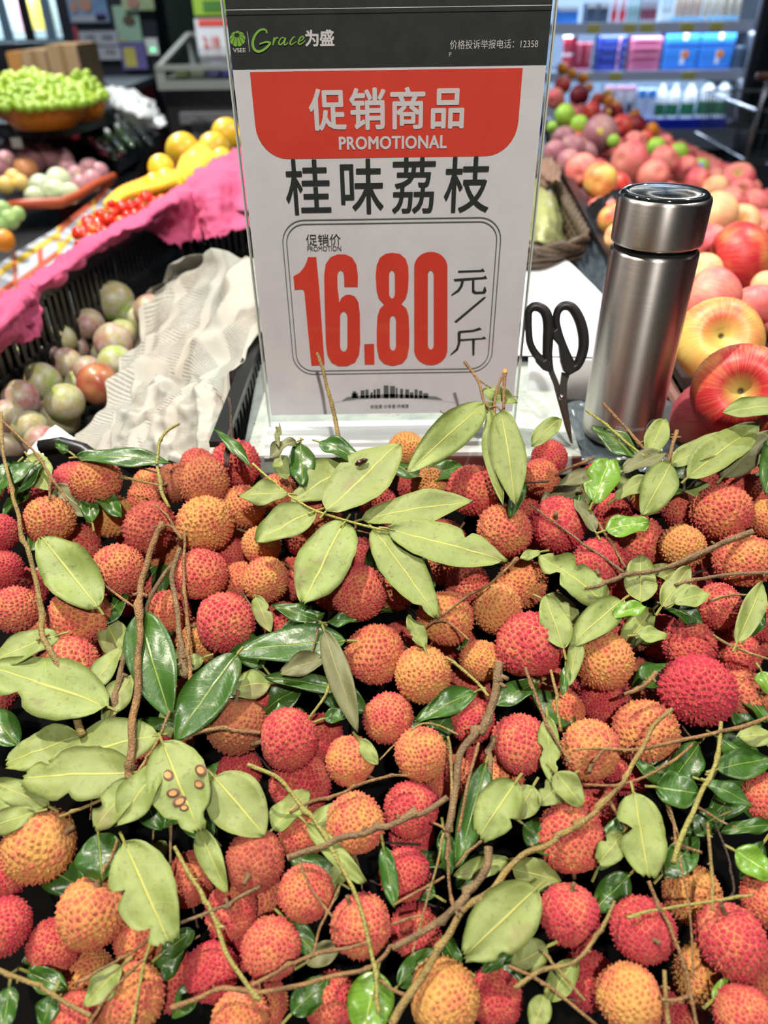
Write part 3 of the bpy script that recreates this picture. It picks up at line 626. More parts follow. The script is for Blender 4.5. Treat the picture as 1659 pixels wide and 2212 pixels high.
for i in range(5): goods(1523+i*17, 1537+i*17, -22, 0, mat('cream_drink_b', (.60, .54, .44), .3), 'tall cream drink with a blue cap on the top fridge shelf', 'blue-capped cream drinks', kind='bottle', cat='bottle', name='drink_bottle', deco=(cblue, None))
# ---------------------------------------------------------------- shopping trolley at the right edge
YT = 3.3; sx = atY(1625, 250, YT).x; ztp = atY(1640, 165, YT).z; zl = atY(1645, 345, YT).z
tr = empty('shopping_trolley', (sx+.3, YT, 0)); tag(tr, 'wire shopping trolley with a copper-coloured handle at the right edge', 'trolley')
MB().tube([(sx-.02, YT, ztp), (sx+.55, YT, ztp+.01)], .014, 10).build('handle', mat('copper_handle', (.42, .24, .16), .35, .5), tr, True)
b = MB(); fr = [(sx+.02, YT+.02), (sx+.55, YT+.02), (sx+.50, YT+.8), (sx+.1, YT+.8)]
for z, r in ((ztp-.12, .006), (ztp-.3, .003), (ztp-.45, .003)): b.tube([Vector((x, y, z)) for x, y in fr], r, 6, closed=True)
b.build('basket_rim', M['chrome'], tr)
for k in range(16):
    x = sx+.04+k*.033; MB().tube([(x, YT+.02, ztp-.12), (x+.005, YT+.04, zl)], .0028, 5).build('wire', M['chrome'], tr)
for k in range(14):
    y = YT+.06+k*.055; MB().tube([(sx+.02+k*.004, y, ztp-.12), (sx+.06+k*.004, y, zl)], .0028, 5).build('wire', M['chrome'], tr)
for x in (sx+.03, sx+.52): MB().tube([(x, YT, ztp), (x, YT+.03, zl), (x, YT+.1, .2), (x, YT+.7, .14)], .011, 8).build('side_frame', M['chrome'], tr, True)
for x in (sx+.06, sx+.5):
    for y in (YT+.12, YT+.68): MB().lathe([(0, -.015), (.055, -.015), (.06, 0), (.055, .015), (0, .015)], 16, Matrix.Translation((x, y, .062)) @ Matrix.Rotation(PI/2, 4, 'Y')).build('wheel', M['black_plastic'], tr)
# ---------------------------------------------------------------- display stands under the fruit
o = MB().box((.17, .42, 0), (1.35, 4.9, CZ-.66)).build('display_stand', M['dark_plastic']); tag(o, 'long dark stand carrying the apple heap', 'stand')
o = MB().box((-.75, .35, 0), (.165, 1.9, CZ-.52)).build('display_stand', M['dark_plastic']); tag(o, 'dark stand carrying the plum and tomato crates', 'stand')
# ================================================================ right: the apple heap
AN = Vector((.276, -.022, 1)).normalized(); AP = Vector((0, 0, CZ-.18))
placed_a = []
fr = '''1600 845 215 red c right-hand red striped apple nearest the front, its stalk hollow facing the thermos
1552 738 195 yellow c big yellow and red striped apple with a deep stalk hollow beside the thermos
1598 560 165 red n large deep red apple with a yellow shoulder right of the thermos cap
1535 650 150 pink n plain pink apple half hidden behind the thermos
1634 660 105 pink n small rosy apple at the right edge above the yellow and red one
1518 588 88 pale n pale peach-coloured apple touching the thermos neck
1655 618 70 pale n orange-toned apple cut by the right edge
1532 533 100 pink n rosy apple wedged between the thermos cap and the deep red apple
1545 470 115 pale n pale round apple just right of the thermos lid
1600 484 90 pale n pale peach apple behind the deep red apple
1645 487 72 pink n pink apple at the right edge behind the pale ones
1325 476 72 yellow n yellow apple peeping out left of the thermos cap
1334 512 66 pale n pale apple low down left of the thermos neck
1582 440 78 pink n pink apple in the second row behind the thermos lid
1628 445 76 pink n pink apple at the right behind the pale pair
1256 369 76 pink n glossy pink apple at the front of the far crate
1296 390 78 yellow n yellow and red patched apple at the rim of the dark crate
1328 408 76 red n dark rosy apple touching the black torn liner
1359 350 90 pink n large smooth pink apple above the black torn liner
1371 313 60 pink n pink apple behind the large smooth pink one
1434 350 72 pink n pink apple in the middle of the heap under the green apple
1412 380 74 pink n pink apple left above the thermos lid
1481 366 60 pink n pink apple above the right part of the thermos lid
1509 392 64 pink n pink apple right above the thermos lid
1543 408 62 pale n pale pink apple behind the rightmost row
1593 388 78 pink c mauve pink apple with a visible stalk hollow at the right edge of the heap
1600 420 70 pink n pink apple directly in front of the hollowed mauve pink one
1296 290 82 mauve n large mauve brown fruit with a gold sticker
1218 302 58 mauve n mauve fruit near the big sign, upper of the mauve row
1236 322 62 mauve n dull mauve brown fruit in the middle of the mauve row
1262 335 60 mauve n mauve fruit at the right of the mauve row
1198 330 52 mauve n mauve fruit touching the edge of the big sign
1228 350 56 mauve n lowest mauve fruit above the wicker basket
1220 250 50 green n larger light green apple beside the big sign
1251 269 42 green n light green apple right of the larger green one
1417 319 46 green n light green apple on top of the heap in the middle
1465 331 46 green n light green apple right of the middle one
1514 360 38 green n green apple with a small blue sticker at the right slope
1192 275 26 green n small green apple by the edge of the big sign
1325 305 30 green n green apple tucked between pink fruit
1312 206 27 yellow n pale yellow fruit below the fridge cartons
1251 206 46 dark n very dark red round fruit on top of the far heap
1215 184 40 red n red fruit at the top of the far heap
1199 213 45 pink n coral pink fruit beside the big sign
1278 240 42 red n red and yellow fruit below the very dark one
1315 243 34 dark n dark red fruit with a yellow sticker
1290 216 30 red n small red fruit behind the very dark one
1343 272 50 red n bright red fruit in the middle of the far heap
1334 242 34 red n red fruit above the bright red one
1373 270 44 dark n dark red fruit right of the bright red one
1396 300 40 red n red fruit left of the middle green apple
1437 308 34 pink n rosy fruit behind the middle green apple
1455 320 28 red n small red fruit between the two green apples
1490 338 28 dark n small dark red fruit on the right slope
1215 148 28 orange n orange at the very top of the far heap
1259 169 26 orange n orange right of the topmost one
1235 160 24 orange n orange between the two topmost ones
1272 190 22 orange n small orange above the dark red fruit
1315 220 28 orange n orange below the pale yellow fruit
1331 229 24 orange n orange right of the one under the pale yellow fruit
1371 249 26 orange n orange halfway down the ridge
1407 281 34 orange n larger orange at the ridge above the middle green apple'''
skin = dict(red='apple_red', yellow='apple_yellow', pink='apple_pink', pale='apple_pale', mauve='mauve', green='apple_green', dark='apple_dark', orange='orange')
for L_ in fr.split('\n'):
    px, py, d, ty, cav, lab = L_.split(' ', 5); px, py, d = float(px), float(py), float(d)
    c = atP(px, py, AP, AN); c = c if depth(c) < 3.9 else atD(px, py, 3.9); r = d*depth(c)/FPX/2; u = (px-829.5)/FPX; v = (1106-py)/FPX; r /= (1+u*u+v*v)**.25
    c = push_apart(c, r, placed_a, .90, .002, 50); placed_a.append((c, r))
    if ty == 'orange' or (ty == 'green'): kd = 'tomato'
    else: kd = 'apple' if ty in ('red', 'yellow', 'pink', 'pale') else 'plum'
    stem = screen_dir(-.30, -.25, .8) if cav == 'c' else (R.uniform(-.6, .6), R.uniform(0, 1), R.uniform(-.5, .5))
    if px == 1552: stem = screen_dir(-.28, -.05, .9)
    if px == 1600: stem = screen_dir(-.35, .1, .75)
    o = fruit({'orange': 'orange', 'mauve': 'mauve_fruit'}.get(ty, 'apple'), kd, M[skin[ty]], c, r, stem, with_stalk=False)
    tag(o, lab, 'fruit' if ty in ('mauve', 'dark') else ('orange' if ty == 'orange' else 'apple'), 'fruit heap on the right')
    if 'sticker' in lab:
        q = c+(CAM-c).normalized()*r*1.02+Vector((0, 0, r*.15)); st = MB().lathe([(0, .0015), (.008, .001), (.009, 0)], 12, Matrix.Translation(q) @ facing(CAM-c).to_matrix().to_4x4())
        s_ = mesh('sticker', [(Matrix.LocRotScale(o.location, o.rotation_euler, o.scale).inverted() @ v) for v in st.V], st.F, mat('gold_sticker', (.75, .6, .12) if 'blue' not in lab else (.3, .4, .6), .3), None, origin=(0, 0, 0)); s_.parent = o
for k in range(150):                                       # second layer that carries the visible fruit
    y = .52+3.0*(k/150)**1.1+R.uniform(0, .02); xl = .27+.10*(y-.5)+(.12*(y-1.6) if y > 1.6 else 0); x = xl+R.random()*min(.75, .25+.5*(y-.4)); x = min(x, 1.18)
    z = CZ-.18-.276*x+.022*y-.05; c = Vector((x, y, z)); r = .036; ok = True
    if any((c-pc).length < .85*(r+pr) for pc, pr in placed_a): continue
    placed_a.append((c, r)); o = fruit('apple', 'apple', M['apple_pink'], c, r); tag(o, 'pink apple of the lower layer under the fruit heap', 'apple', 'lower layer of apples')
bedp = [(.27, .48), (.34, 1.6), (.62, 3.0), (.78, 4.6), (1.25, 4.6), (1.25, 1.2), (1.0, .48)]
pz_ = lambda x, y: CZ-.18-.276*x+.022*y-.088
bv = [Vector((x, y, pz_(x, y))) for x, y in bedp]; n7 = len(bv)
o = MB().add(bv+[v-Vector((0, 0, .02)) for v in bv], [tuple(reversed(range(n7))), tuple(range(n7, 2*n7))]+[(k, (k+1) % n7, (k+1) % n7+n7, k+n7) for k in range(n7)]).build('heap_tray', mat('heap_tray_black', (.02, .016, .016), .6)); tag(o, 'black sloping tray that carries the fruit heap on the right', 'tray')
# black tray, torn liner and rim below the apples
p = [atZ(1452, 770, -.285), atZ(1560, 935, -.285), atZ(1700, 1100, -.3), atZ(1700, 700, -.3)]
def ribbed_tray(name, pts, w, h, label):
    e = empty(name, pts[0]); tag(e, label, 'tray')
    b = MB(); 
    for i in range(len(pts)-1): b.beam(pts[i], pts[i+1], w, h)
    b.build('rim', M['black_plastic'], e); b = MB()
    for i in range(len(pts)-1):
        n = int((pts[i+1]-pts[i]).length/.02)
        for k in range(n+1):
            q = pts[i].lerp(pts[i+1], k/max(n, 1)); b.tube([q, q-Vector((0, 0, .05)), q-Vector((-.015, 0, .12))], .005, 6)
    b.build('rib', M['black_plastic'], e); return e
pr_ = [atZ(1185, 255, -.262), atZ(1205, 345, -.262), atZ(1300, 520, -.262), atZ(1350, 600, -.27), atZ(1452, 768, -.29), atZ(1556, 935, -.30), atZ(1650, 1080, -.31)]
ribbed_tray('apple_tray', pr_, .014, .008, 'long black tray whose rim runs along the left edge of the apples')
o = sheet('tray_liner', [[p_+Vector((.004, 0, .001)) for p_ in pr_], [p_+Vector((.05, -.0, -.055)) for p_ in pr_], [p_+Vector((.12, 0, -.10)) for p_ in pr_]], 40, 8, mat('black_film', (.014, .014, .016), .28), .004, 30); tag(o, 'crinkled black plastic liner under the apples', 'liner')
b = MB(); 
for i in range(3): b.tube([pr_[4+min(i, 1)].lerp(pr_[5+min(i, 1)], t) + Vector((-.012, 0, -.012)) for t in (0, .3, .6, 1)][:4], .006, 8)
o = b.build('edge_strip', mat('brown_foam', (.17, .085, .07), .6)); tag(o, 'dull brown foam strip along the rim by the nearest apple', 'strip')
q = [atZ(1268, 470, -.25), atZ(1345, 420, -.235), atZ(1365, 440, -.24)]
o = sheet('torn_liner', [[atZ(1265, 455, -.262), atZ(1300, 425, -.24), atZ(1338, 412, -.232), atZ(1352, 432, -.235)], [atZ(1285, 490, -.265), atZ(1310, 460, -.25), atZ(1330, 445, -.245), atZ(1345, 455, -.245)], [atZ(1300, 525, -.28), atZ(1315, 500, -.27), atZ(1328, 480, -.265), atZ(1338, 478, -.26)]], 26, 16, mat('black_liner', (.008, .008, .009), .3), .004, 60, torn=.008, hole=lambda u, v: ((u-.45)/.16)**2+((v-.45)/.22)**2 < 1); tag(o, 'torn black plastic liner with a hole at the left of the apple heap', 'liner')
# ================================================================ board, paper, wicker basket
ZB = -.297
bq = [atZ(522, 984, ZB), atZ(1258, 985, ZB), atZ(1215, 860, ZB), atZ(1222, 780, ZB), atZ(560, 780, ZB)]
bb = MB(); n5 = len(bq); bb.add(bq+[v-Vector((0, 0, .018)) for v in bq], [tuple(range(n5)), tuple(reversed(range(n5, 2*n5)))]+[(k, k+n5, (k+1) % n5+n5, (k+1) % n5) for k in range(n5)])
board_m = mat('grey_green_board', (.50, .545, .50), .55); t = NT(board_m); v = objvec(t, False)
f1 = t.noise(v, 55, 5, .65); f2 = t.noise(v, 240, 3, .6); cbl = t.mix(t.ramp(f1, .40, .68), (.40, .45, .41), (.28, .32, .30)); cbl = t.mix(t.math('MULTIPLY', t.ramp(f2, .66, .72), .8), cbl, (.10, .10, .085)); t.col(cbl); t.bump(f2, .25, .001)
o = bb.build('stand_board', board_m); bevel(o, .002); tag(o, 'worn grey-green board the price sign stands on', 'board')
o = MB().box((bq[0].x-.002, bq[0].y-.001, Z(ZB)-.05), (bq[1].x, bq[0].y+.02, Z(ZB)-.019)).build('board_support', rough_mat('raw_wood', (.16, .13, .10), (.09, .075, .06), 60, .85)); tag(o, 'dark wooden support strip under the front of the board', 'support')
o = MB().box((bq[4].x, bq[0].y+.04, Z(-.52)+.001), (bq[1].x, .92, Z(ZB)-.019)).build('plinth_box', M['dark_plastic']); tag(o, 'dark box carrying the board, mostly hidden', 'box')
o = sheet('white_paper', [[atZ(1105, 548, -.275), atZ(1165, 546, -.275), atZ(1222, 560, -.27), atZ(1304, 640, -.268)], [atZ(1100, 650, -.282), atZ(1160, 650, -.282), atZ(1225, 660, -.276), atZ(1300, 700, -.272)], [atZ(1090, 768, -.285), atZ(1145, 768, -.286), atZ(1215, 770, -.283), atZ(1290, 772, -.28)]], 24, 24, M['sheet_paper'], .0012, 14, ridge=False); tag(o, 'blank white paper sheet behind the scissors', 'paper')
o = sheet('white_carton_side', [[atY(1142, 772, .63), atY(1215, 773, .63), atY(1285, 775, .63)], [atY(1140, 820, .622), atY(1213, 820, .622), atY(1278, 820, .622)], [atY(1138, 862, .62), atY(1210, 864, .62), atY(1264, 868, .62)]], 16, 12, M['sheet_paper'], .0008, 12, ridge=False); tag(o, 'folded front flap of the white paper above the board', 'paper')
o = sheet('plastic_film', [[atZ(1195, 540, -.275), atZ(1260, 520, -.272), atZ(1330, 560, -.275)], [atZ(1225, 575, -.285), atZ(1275, 590, -.282), atZ(1345, 640, -.285)], [atZ(1290, 660, -.29), atZ(1320, 690, -.292), atZ(1370, 740, -.292)]], 40, 24, mat('blue_black_film', (.045, .06, .075), .22), .006, 70); tag(o, 'crinkled blue-black plastic film between the basket and the apple tray', 'film')
o = sheet('plastic_film', [[atZ(1200, 868, -.30), atZ(1300, 870, -.30), atZ(1420, 860, -.30), atZ(1560, 930, -.31)], [atZ(1215, 930, -.303), atZ(1320, 950, -.303), atZ(1450, 960, -.305), atZ(1620, 1020, -.315)], [atZ(1240, 1000, -.31), atZ(1340, 1020, -.31), atZ(1470, 1040, -.315), atZ(1680, 1100, -.33)]], 50, 24, mat('slate_film', (.07, .09, .10), .25), .003, 50); tag(o, 'slate grey plastic film the steel thermos stands on', 'film')
# thermos
tb = atZ(1337, 934, -.299); top_z = -.109
tt = Vector((tb.x, tb.y, Z(top_z))); Ht = tt.z-tb.z; r0 = 82.5/FPX*depth(tb)/1.03
th = empty('thermos', tb); tag(th, 'brushed steel thermos bottle standing upright beside the scissors', 'bottle')
T = Matrix.Translation(tb); rc = r0*1.03
MB().lathe([(0, .001), (r0*.93, .001), (r0*.99, .004), (r0, .008), (r0, Ht*.785), (r0*.985, Ht*.793), (r0*.93, Ht*.797), (r0*.9, Ht*.797)], 96, T).build('body', M['steel'], th, True)
MB().lathe([(r0*.90, Ht*.79), (r0*.925, Ht*.797), (r0*.925, Ht*.822), (r0*.90, Ht*.824)], 64, T).build('neck_gasket', M['black_plastic'], th, True)
cp = MB().lathe([(r0*.9, Ht*.820), (r0*.97, Ht*.820), (r0*1.01, Ht*.824), (r0*1.02, Ht*.832), (r0*1.02, Ht*.975), (r0*1.0, Ht*.985), (r0*.955, Ht*.988), (r0*.95, Ht*.986)], 96, T).build('cap', M['steel'], th, True)
MB().lathe([(r0*.955, Ht*.985), (r0*.945, Ht*.995), (r0*.90, Ht*1.001), (r0*.80, Ht*.999), (r0*.78, Ht*.996)], 80, T).build('cap_ring', mat('glossy_black', (.008, .01, .01), .06, coat=.5), cp, True)
disc = mat('radial_brushed_disc', (.42, .42, .40), .22, 1); t = NT(disc); tc = t.n('ShaderNodeTexCoord'); sep = t.n('ShaderNodeSeparateXYZ'); t.l(tc.outputs['Object'], sep.inputs[0])
an = t.math('ARCTAN2', sep.outputs[1], sep.outputs[0]); wv = t.math('SINE', t.math('MULTIPLY', an, 5.0)); cc = t.n('ShaderNodeCombineXYZ'); t.l(t.math('MULTIPLY', an, 30.0), cc.inputs[0]); f = t.noise(cc.outputs[0], 2, 2)
t.l(t.math('MULTIPLY_ADD', f, .25, .12), t.b.inputs['Roughness'])
tg = t.n('ShaderNodeTangent'); tg.direction_type = 'RADIAL'; tg.axis = 'Z'; t.l(tg.outputs[0], t.b.inputs['Tangent']); t.b.inputs['Anisotropic'].default_value = .9
dm = MB().lathe([(0, Ht*1.000), (r0*.4, Ht*1.000), (r0*.76, Ht*.9995), (r0*.785, Ht*.996)], 64, T)
mesh('lid_disc', dm.V, dm.F, disc, cp, True)
cyl = lambda x, z: Vector((tb.x+(r0*1.004)*math.sin(x/r0), tb.y-(r0*1.004)*math.cos(x/r0), tb.z+z))
etch = mat('etched_logo', (.45, .45, .44), .6, .3)
text_part('logo_text', 'Maxhome', (-r0*.45, r0*.28, Ht*.095, Ht*.115), cyl, etch, th)
shape2d('logo_ring', [[(r0*.52+Ht*.032*math.cos(k*PI/14), Ht*.105+Ht*.032*math.sin(k*PI/14)) for k in range(28)], [(r0*.52+Ht*.028*math.cos(k*PI/14), Ht*.105+Ht*.028*math.sin(k*PI/14)) for k in range(28)]], cyl, etch, th)
shape2d('logo_mark', [[(r0*.52-Ht*.018, Ht*.098), (r0*.52+Ht*.018, Ht*.098), (r0*.52+Ht*.018, Ht*.102), (r0*.52-Ht*.018, Ht*.102)], [(r0*.52-Ht*.014, Ht*.107), (r0*.52+Ht*.014, Ht*.107), (r0*.52, Ht*.122)]], cyl, etch, th)
# scissors: leaning against the sign, tip on the board
tip = atZ(1236, 962, ZB); Pq = atD(1205, 735, depth(tip)-.028); SN = (Pq-tip).cross(RT).normalized(); SN = SN if SN.dot(CAM-tip) > 0 else -SN
def SC(px, py, h=0): return atP(px, py, tip+SN*.006, SN)+SN*h
sc = empty('scissors', tip); tag(sc, 'scissors with black plastic handles leaning against the price sign', 'scissors')
hm = mat('scissors_plastic', (.016, .016, .017), .45)
def loop(cx, cy, pts, r):
    return MB().tube([SC(x, y, .004) for x, y in pts], r, 12, closed=True)
def ovalpts(P, n=40):
    P = [Vector((x, y, 0)) for x, y in P]; k = len(P); out = []
    for i in range(k):
        p0, p1, p2, p3 = P[i-1], P[i], P[(i+1) % k], P[(i+2) % k]
        for s in range(5):
            f = s/5; q = .5*((2*p1)+(p2-p0)*f+(2*p0-5*p1+4*p2-p3)*f*f+(-p0+3*p1-3*p2+p3)*f**3); out.append((q.x, q.y))
    return out
for pts in ([(1215, 660), (1233, 664), (1249, 690), (1257, 722), (1257, 752), (1248, 780), (1236, 792), (1224, 770), (1210, 735), (1203, 712), (1199, 690), (1203, 670)],
            [(1150, 662), (1165, 664), (1177, 676), (1182, 700), (1181, 735), (1180, 760), (1180, 780), (1170, 778), (1154, 762), (1143, 740), (1140, 715), (1139, 690), (1140, 672)]):
    rr = []; pp = ovalpts(pts)
    MB().tube([SC(x, y, .004) for x, y in pp], [.0034+.0007*math.sin(i/len(pp)*2*PI) for i in range(len(pp))], 12, closed=True).build('handle', hm, sc, True)
def plate(name, pts, m_, h0, h1, bv=.0006):
    V = [SC(x, y, h0) for x, y in pts]+[SC(x, y, h1) for x, y in pts]; n = len(pts)
    o = mesh(name, V, [tuple(reversed(range(n))), tuple(range(n, 2*n))]+[(k, (k+1) % n, (k+1) % n+n, k+n) for k in range(n)], m_, sc)
    bm = bmesh.new(); bm.from_mesh(o.data); bmesh.ops.recalc_face_normals(bm, faces=bm.faces); bm.to_mesh(o.data); bm.free()
    if bv: bevel(o, bv)
    return o
plate('handle_web', [(1226, 770), (1236, 786), (1246, 782), (1240, 800), (1226, 808), (1214, 800), (1208, 780), (1204, 745), (1190, 728), (1190, 714), (1200, 706), (1206, 720), (1214, 748)], hm, .001, .0075, .0012)
plate('handle_web', [(1150, 762), (1170, 776), (1180, 770), (1180, 735), (1184, 716), (1192, 708), (1188, 730), (1189, 760), (1191, 790), (1187, 803), (1170, 797), (1156, 782)], hm, .001, .0075, .0012)
bl = mat('blade_steel', (.42, .38, .34), .3, 1)
plate('blade', [(1183, 800), (1192, 770), (1196, 800), (1204, 820), (1214, 845), (1222, 868), (1228, 900), (1237, 958), (1232, 956), (1221, 925), (1211, 890), (1202, 858), (1195, 830)], bl, -.0006, .0006, 0)
plate('blade', [(1212, 803), (1230, 806), (1224, 826), (1223, 850), (1226, 880), (1232, 920), (1236, 960), (1226, 930), (1214, 890), (1207, 862), (1208, 835)], bl, .0008, .002, 0)
MB().lathe([(0, .0035), (.0016, .0034), (.0022, .0026), (.0022, .0016)], 16, Matrix.Translation(SC(1212, 858)) @ facing(SN).to_matrix().to_4x4()).build('rivet', M['chrome'], sc, True)
# wicker basket with a folded olive bag
wb = [atZ(1190, 372, -.255), atZ(1276, 525, -.255), atZ(1120, 552, -.255), atZ(1060, 372, -.255)]
cbk = sum(wb, Vector())/4; wk = empty('wicker_basket', cbk-Vector((0, 0, .08))); tag(wk, 'brown wicker basket holding an olive bag behind the price sign', 'basket')
def roundquad(q, r, z, s=1.0, n=6):
    out = []; c = sum(q, Vector())/4
    for i in range(4):
        p = q[i]; a = (q[i-1]-p).normalized(); b_ = (q[(i+1) % 4]-p).normalized()
        for k in range(n+1):
            t_ = k/n; w = p+a*r*(1-t_)**2+b_*r*t_**2; w = c+(w-c)*s; out.append(Vector((w.x, w.y, Z(-.255)+z)))
    return out
def dens(P, st=.008):
    out = []
    for i in range(len(P)):
        a, b_ = P[i], P[(i+1) % len(P)]; k = max(1, int((b_-a).length/st)); out += [a.lerp(b_, j/k) for j in range(k)]
    return out
base = dens(roundquad(wb, .05, 0))
for ph in (0, PI): MB().tube([p+Vector((0, 0, .005*math.sin(i*.9+ph)))+(p-cbk).normalized()*.004*math.cos(i*.9+ph) for i, p in enumerate(base)], .0055, 6, closed=True).build('rim_rope', M['wicker'], wk, True)
b = MB()
for k in range(8):
    P = dens(roundquad(wb, .05, -.009-.0095*k, 1-.012*k)); b.tube([p+(p-cbk).normalized()*.0022*math.sin(i*1.57+PI*(k % 2)) for i, p in enumerate(P)], .005, 6, closed=True)
b.build('woven_wall', M['wicker'], wk, True)
P = roundquad(wb, .05, -.085, .9); MB().add(P, [tuple(range(len(P)))]).build('bottom', M['wicker'], wk)
o = sheet('olive_bag', [[atZ(1130, 395, -.262), atZ(1178, 385, -.255), atZ(1200, 440, -.27)], [atZ(1120, 450, -.27), atZ(1180, 450, -.245), atZ(1214, 490, -.285)], [atZ(1120, 520, -.29), atZ(1175, 525, -.275), atZ(1222, 528, -.295)]], 24, 24, rough_mat('olive_film', (.30, .33, .12), (.38, .41, .2), 20, .3, .1), .004, 40); tag(o, 'folded olive green plastic bag lying in the wicker basket', 'bag')
o = sheet('fibre_pad', [[atZ(1205, 430, -.28), atZ(1232, 470, -.28), atZ(1255, 512, -.28)], [atZ(1190, 450, -.30), atZ(1215, 500, -.30), atZ(1230, 520, -.30)]], 20, 12, rough_mat('mossy_fibre', (.08, .07, .015), (.15, .12, .03), 200, .9, .6), .003, 120, thick=.006); tag(o, 'mossy brown fibre pad in the basket beside the olive bag', 'pad')
o = sheet('brown_glove', [[atZ(1160, 345, -.24), atZ(1195, 350, -.235), atZ(1210, 375, -.235)], [atZ(1165, 372, -.235), atZ(1190, 385, -.228), atZ(1208, 395, -.232)], [atZ(1165, 400, -.245), atZ(1190, 402, -.24), atZ(1200, 405, -.243)]], 18, 14, rough_mat('brown_cloth', (.24, .14, .10), (.15, .09, .065), 60, .8), .006, 60); tag(o, 'crumpled brown cloth on the corner of the wicker basket', 'cloth')
# ================================================================ the price sign
YS = .548
def S(px, py): p = atY(px, py, YS); return p.x, p.z
PL = lambda h=0: (lambda x, z: Vector((x, YS-h, z)))
xl = (S(476, 0)[0]+S(582, 890)[0])/2; xr = (S(1202, 0)[0]+S(1114, 885)[0])/2; zb = S(850, 893)[1]; zt_ = S(840, -70)[1]
sg = empty('price_sign', ((xl+xr)/2, YS, Z(ZB))); tag(sg, 'upright acrylic stand with a white promotional price card reading 16.80', 'sign')
def slab(name, x0, x1, z0, z1, h0, h1, mm, par=sg): return MB().box((x0, YS-h1, z0), (x1, YS-h0, z1)).build(name, mm, par)
slab('price_card', xl+.002, xr-.0025, zb, zt_-.003, -.0004, .0000, M['card'])
acr = M['acrylic']
slab('acrylic_back', xl, xr, Z(ZB)+.004, zt_, -.0026, -.0006, acr); slab('acrylic_front', xl, xr, Z(ZB)+.004, zt_, .0010, .0030, acr)
edge = mat('acrylic_edge', (.55, .58, .52), .15)
for x in (xl-.0004, xr-.0006): slab('acrylic_edge', x, x+.001, Z(ZB)+.004, zt_, -.0028, .0032, edge)
ft = MB(); prof = [(-.012, 0), (-.012, .003), (.0, .004), (.012, .0045), (.0125, .011), (.017, .011), (.0175, .0055), (.030, .0045), (.0305, .008), (.035, .008), (.0355, .004), (.044, .003), (.044, 0)]
Va = [Vector((xl-.0, YS-a_, Z(ZB)+.0004+h_)) for a_, h_ in prof]; Vb = [Vector((xr+.0, v.y, v.z)) for v in Va]; n = len(prof)
ft.add(Va+Vb, [(k, (k+1) % n, (k+1) % n+n, k+n) for k in range(n)]+[tuple(reversed(range(n))), tuple(range(n, 2*n))]); ft.build('acrylic_foot', M['acrylic_foot'], sg)
zh = S(840, 145)[1]
slab('header_band', xl+.002, xr-.0025, zh, zt_-.003, .0001, .0003, M['header'])
slab('header_line', xl+.002, xr-.0025, S(840, 17)[1], S(840, 15.6)[1], .0031, .0033, M['pale_ink'])
def fitpx(x0, x1, yt, yb):
    ym = (yt+yb)/2; xm = (x0+x1)/2; return (S(x0, ym)[0], S(x1, ym)[0], S(xm, yb)[1], S(xm, yt)[1])
W = M['pale_ink']; wht = mat('banner_white', (.74, .69, .70), .6); HI = PL(.0007)
shape2d('red_banner', [rrect(S(544, 197)[0], S(1125, 197)[0], S(840, 340)[1], S(840, 151)[1], (0, .0205))], PL(.0003), M['red_ink'], sg)
text_part('banner_text', '促销商品', fitpx(669, 1001, 190, 278), HI, wht, sg, bold=.024, spacing=1.12)
text_part('banner_word', 'PROMOTIONAL', fitpx(733, 964, 294, 321), HI, wht, sg, bold=.04, spacing=1.05)
text_part('product_name', '桂味荔枝', fitpx(617, 1057, 342, 460), HI, M['black_ink'], sg, bold=.010, spacing=1.25)
x0, x1, z0, z1 = S(619, 640)[0]+.0005, S(1073, 640)[0], S(845, 806)[1], S(845, 471)[1]
for g_, w_ in ((0, .0007), (.0028, .0007)):
    shape2d('price_frame', [rrect(x0+g_, x1-g_, z0+g_, z1-g_, .0165-g_), rrect(x0+g_+w_, x1-g_-w_, z0+g_+w_, z1-g_-w_, .0165-g_-w_)], HI, M['grey_ink'], sg)
text_part('small_caption', '促销价', fitpx(661, 736, 505, 530), HI, M['black_ink'], sg)
text_part('small_word', 'PROMOTION', fitpx(664, 737, 531, 542), HI, M['black_ink'], sg)
Zc = lambda pts: [S(520+x/2.37, 450+y/2.37) for x, y in pts]
def stad(x0, x1, y0, y1, ry=None, n=9, xt=None):
    rx = (x1-x0)/2; ry = ry or rx; cx = (x0+x1)/2; P = []
    for a in range(n+1): t_ = PI*a/n; P.append((cx+rx*math.cos(t_), y0+ry-ry*math.sin(t_)))
    for a in range(n+1): t_ = PI+PI*a/n; P.append((cx+rx*math.cos(t_), y1-ry-ry*math.sin(t_)))
    return P
RI = M['red_ink']
shape2d('price_digit', [Zc([(345, 248), (387, 248), (402, 400), (430, 800), (362, 803), (330, 470), (326, 425), (318, 412), (276, 414), (270, 346), (300, 330), (325, 300), (338, 272)])], HI, RI, sg)
shape2d('price_digit', [Zc([(600, 400), (600, 340), (592, 285), (570, 250), (535, 234), (495, 234), (458, 250), (435, 285), (427, 340), (430, 500), (436, 690), (444, 750), (465, 788), (500, 806), (545, 806), (585, 788), (606, 748), (612, 690), (610, 540), (603, 480), (585, 450), (560, 440), (535, 442), (515, 458), (505, 480), (496, 400), (495, 345), (500, 322), (512, 314), (524, 322), (529, 345), (530, 400)]), Zc(stad(509, 546, 526, 732, 30))], HI, RI, sg)
shape2d('price_point', [Zc([(632, 694), (683, 692), (685, 797), (635, 798)])], HI, RI, sg)
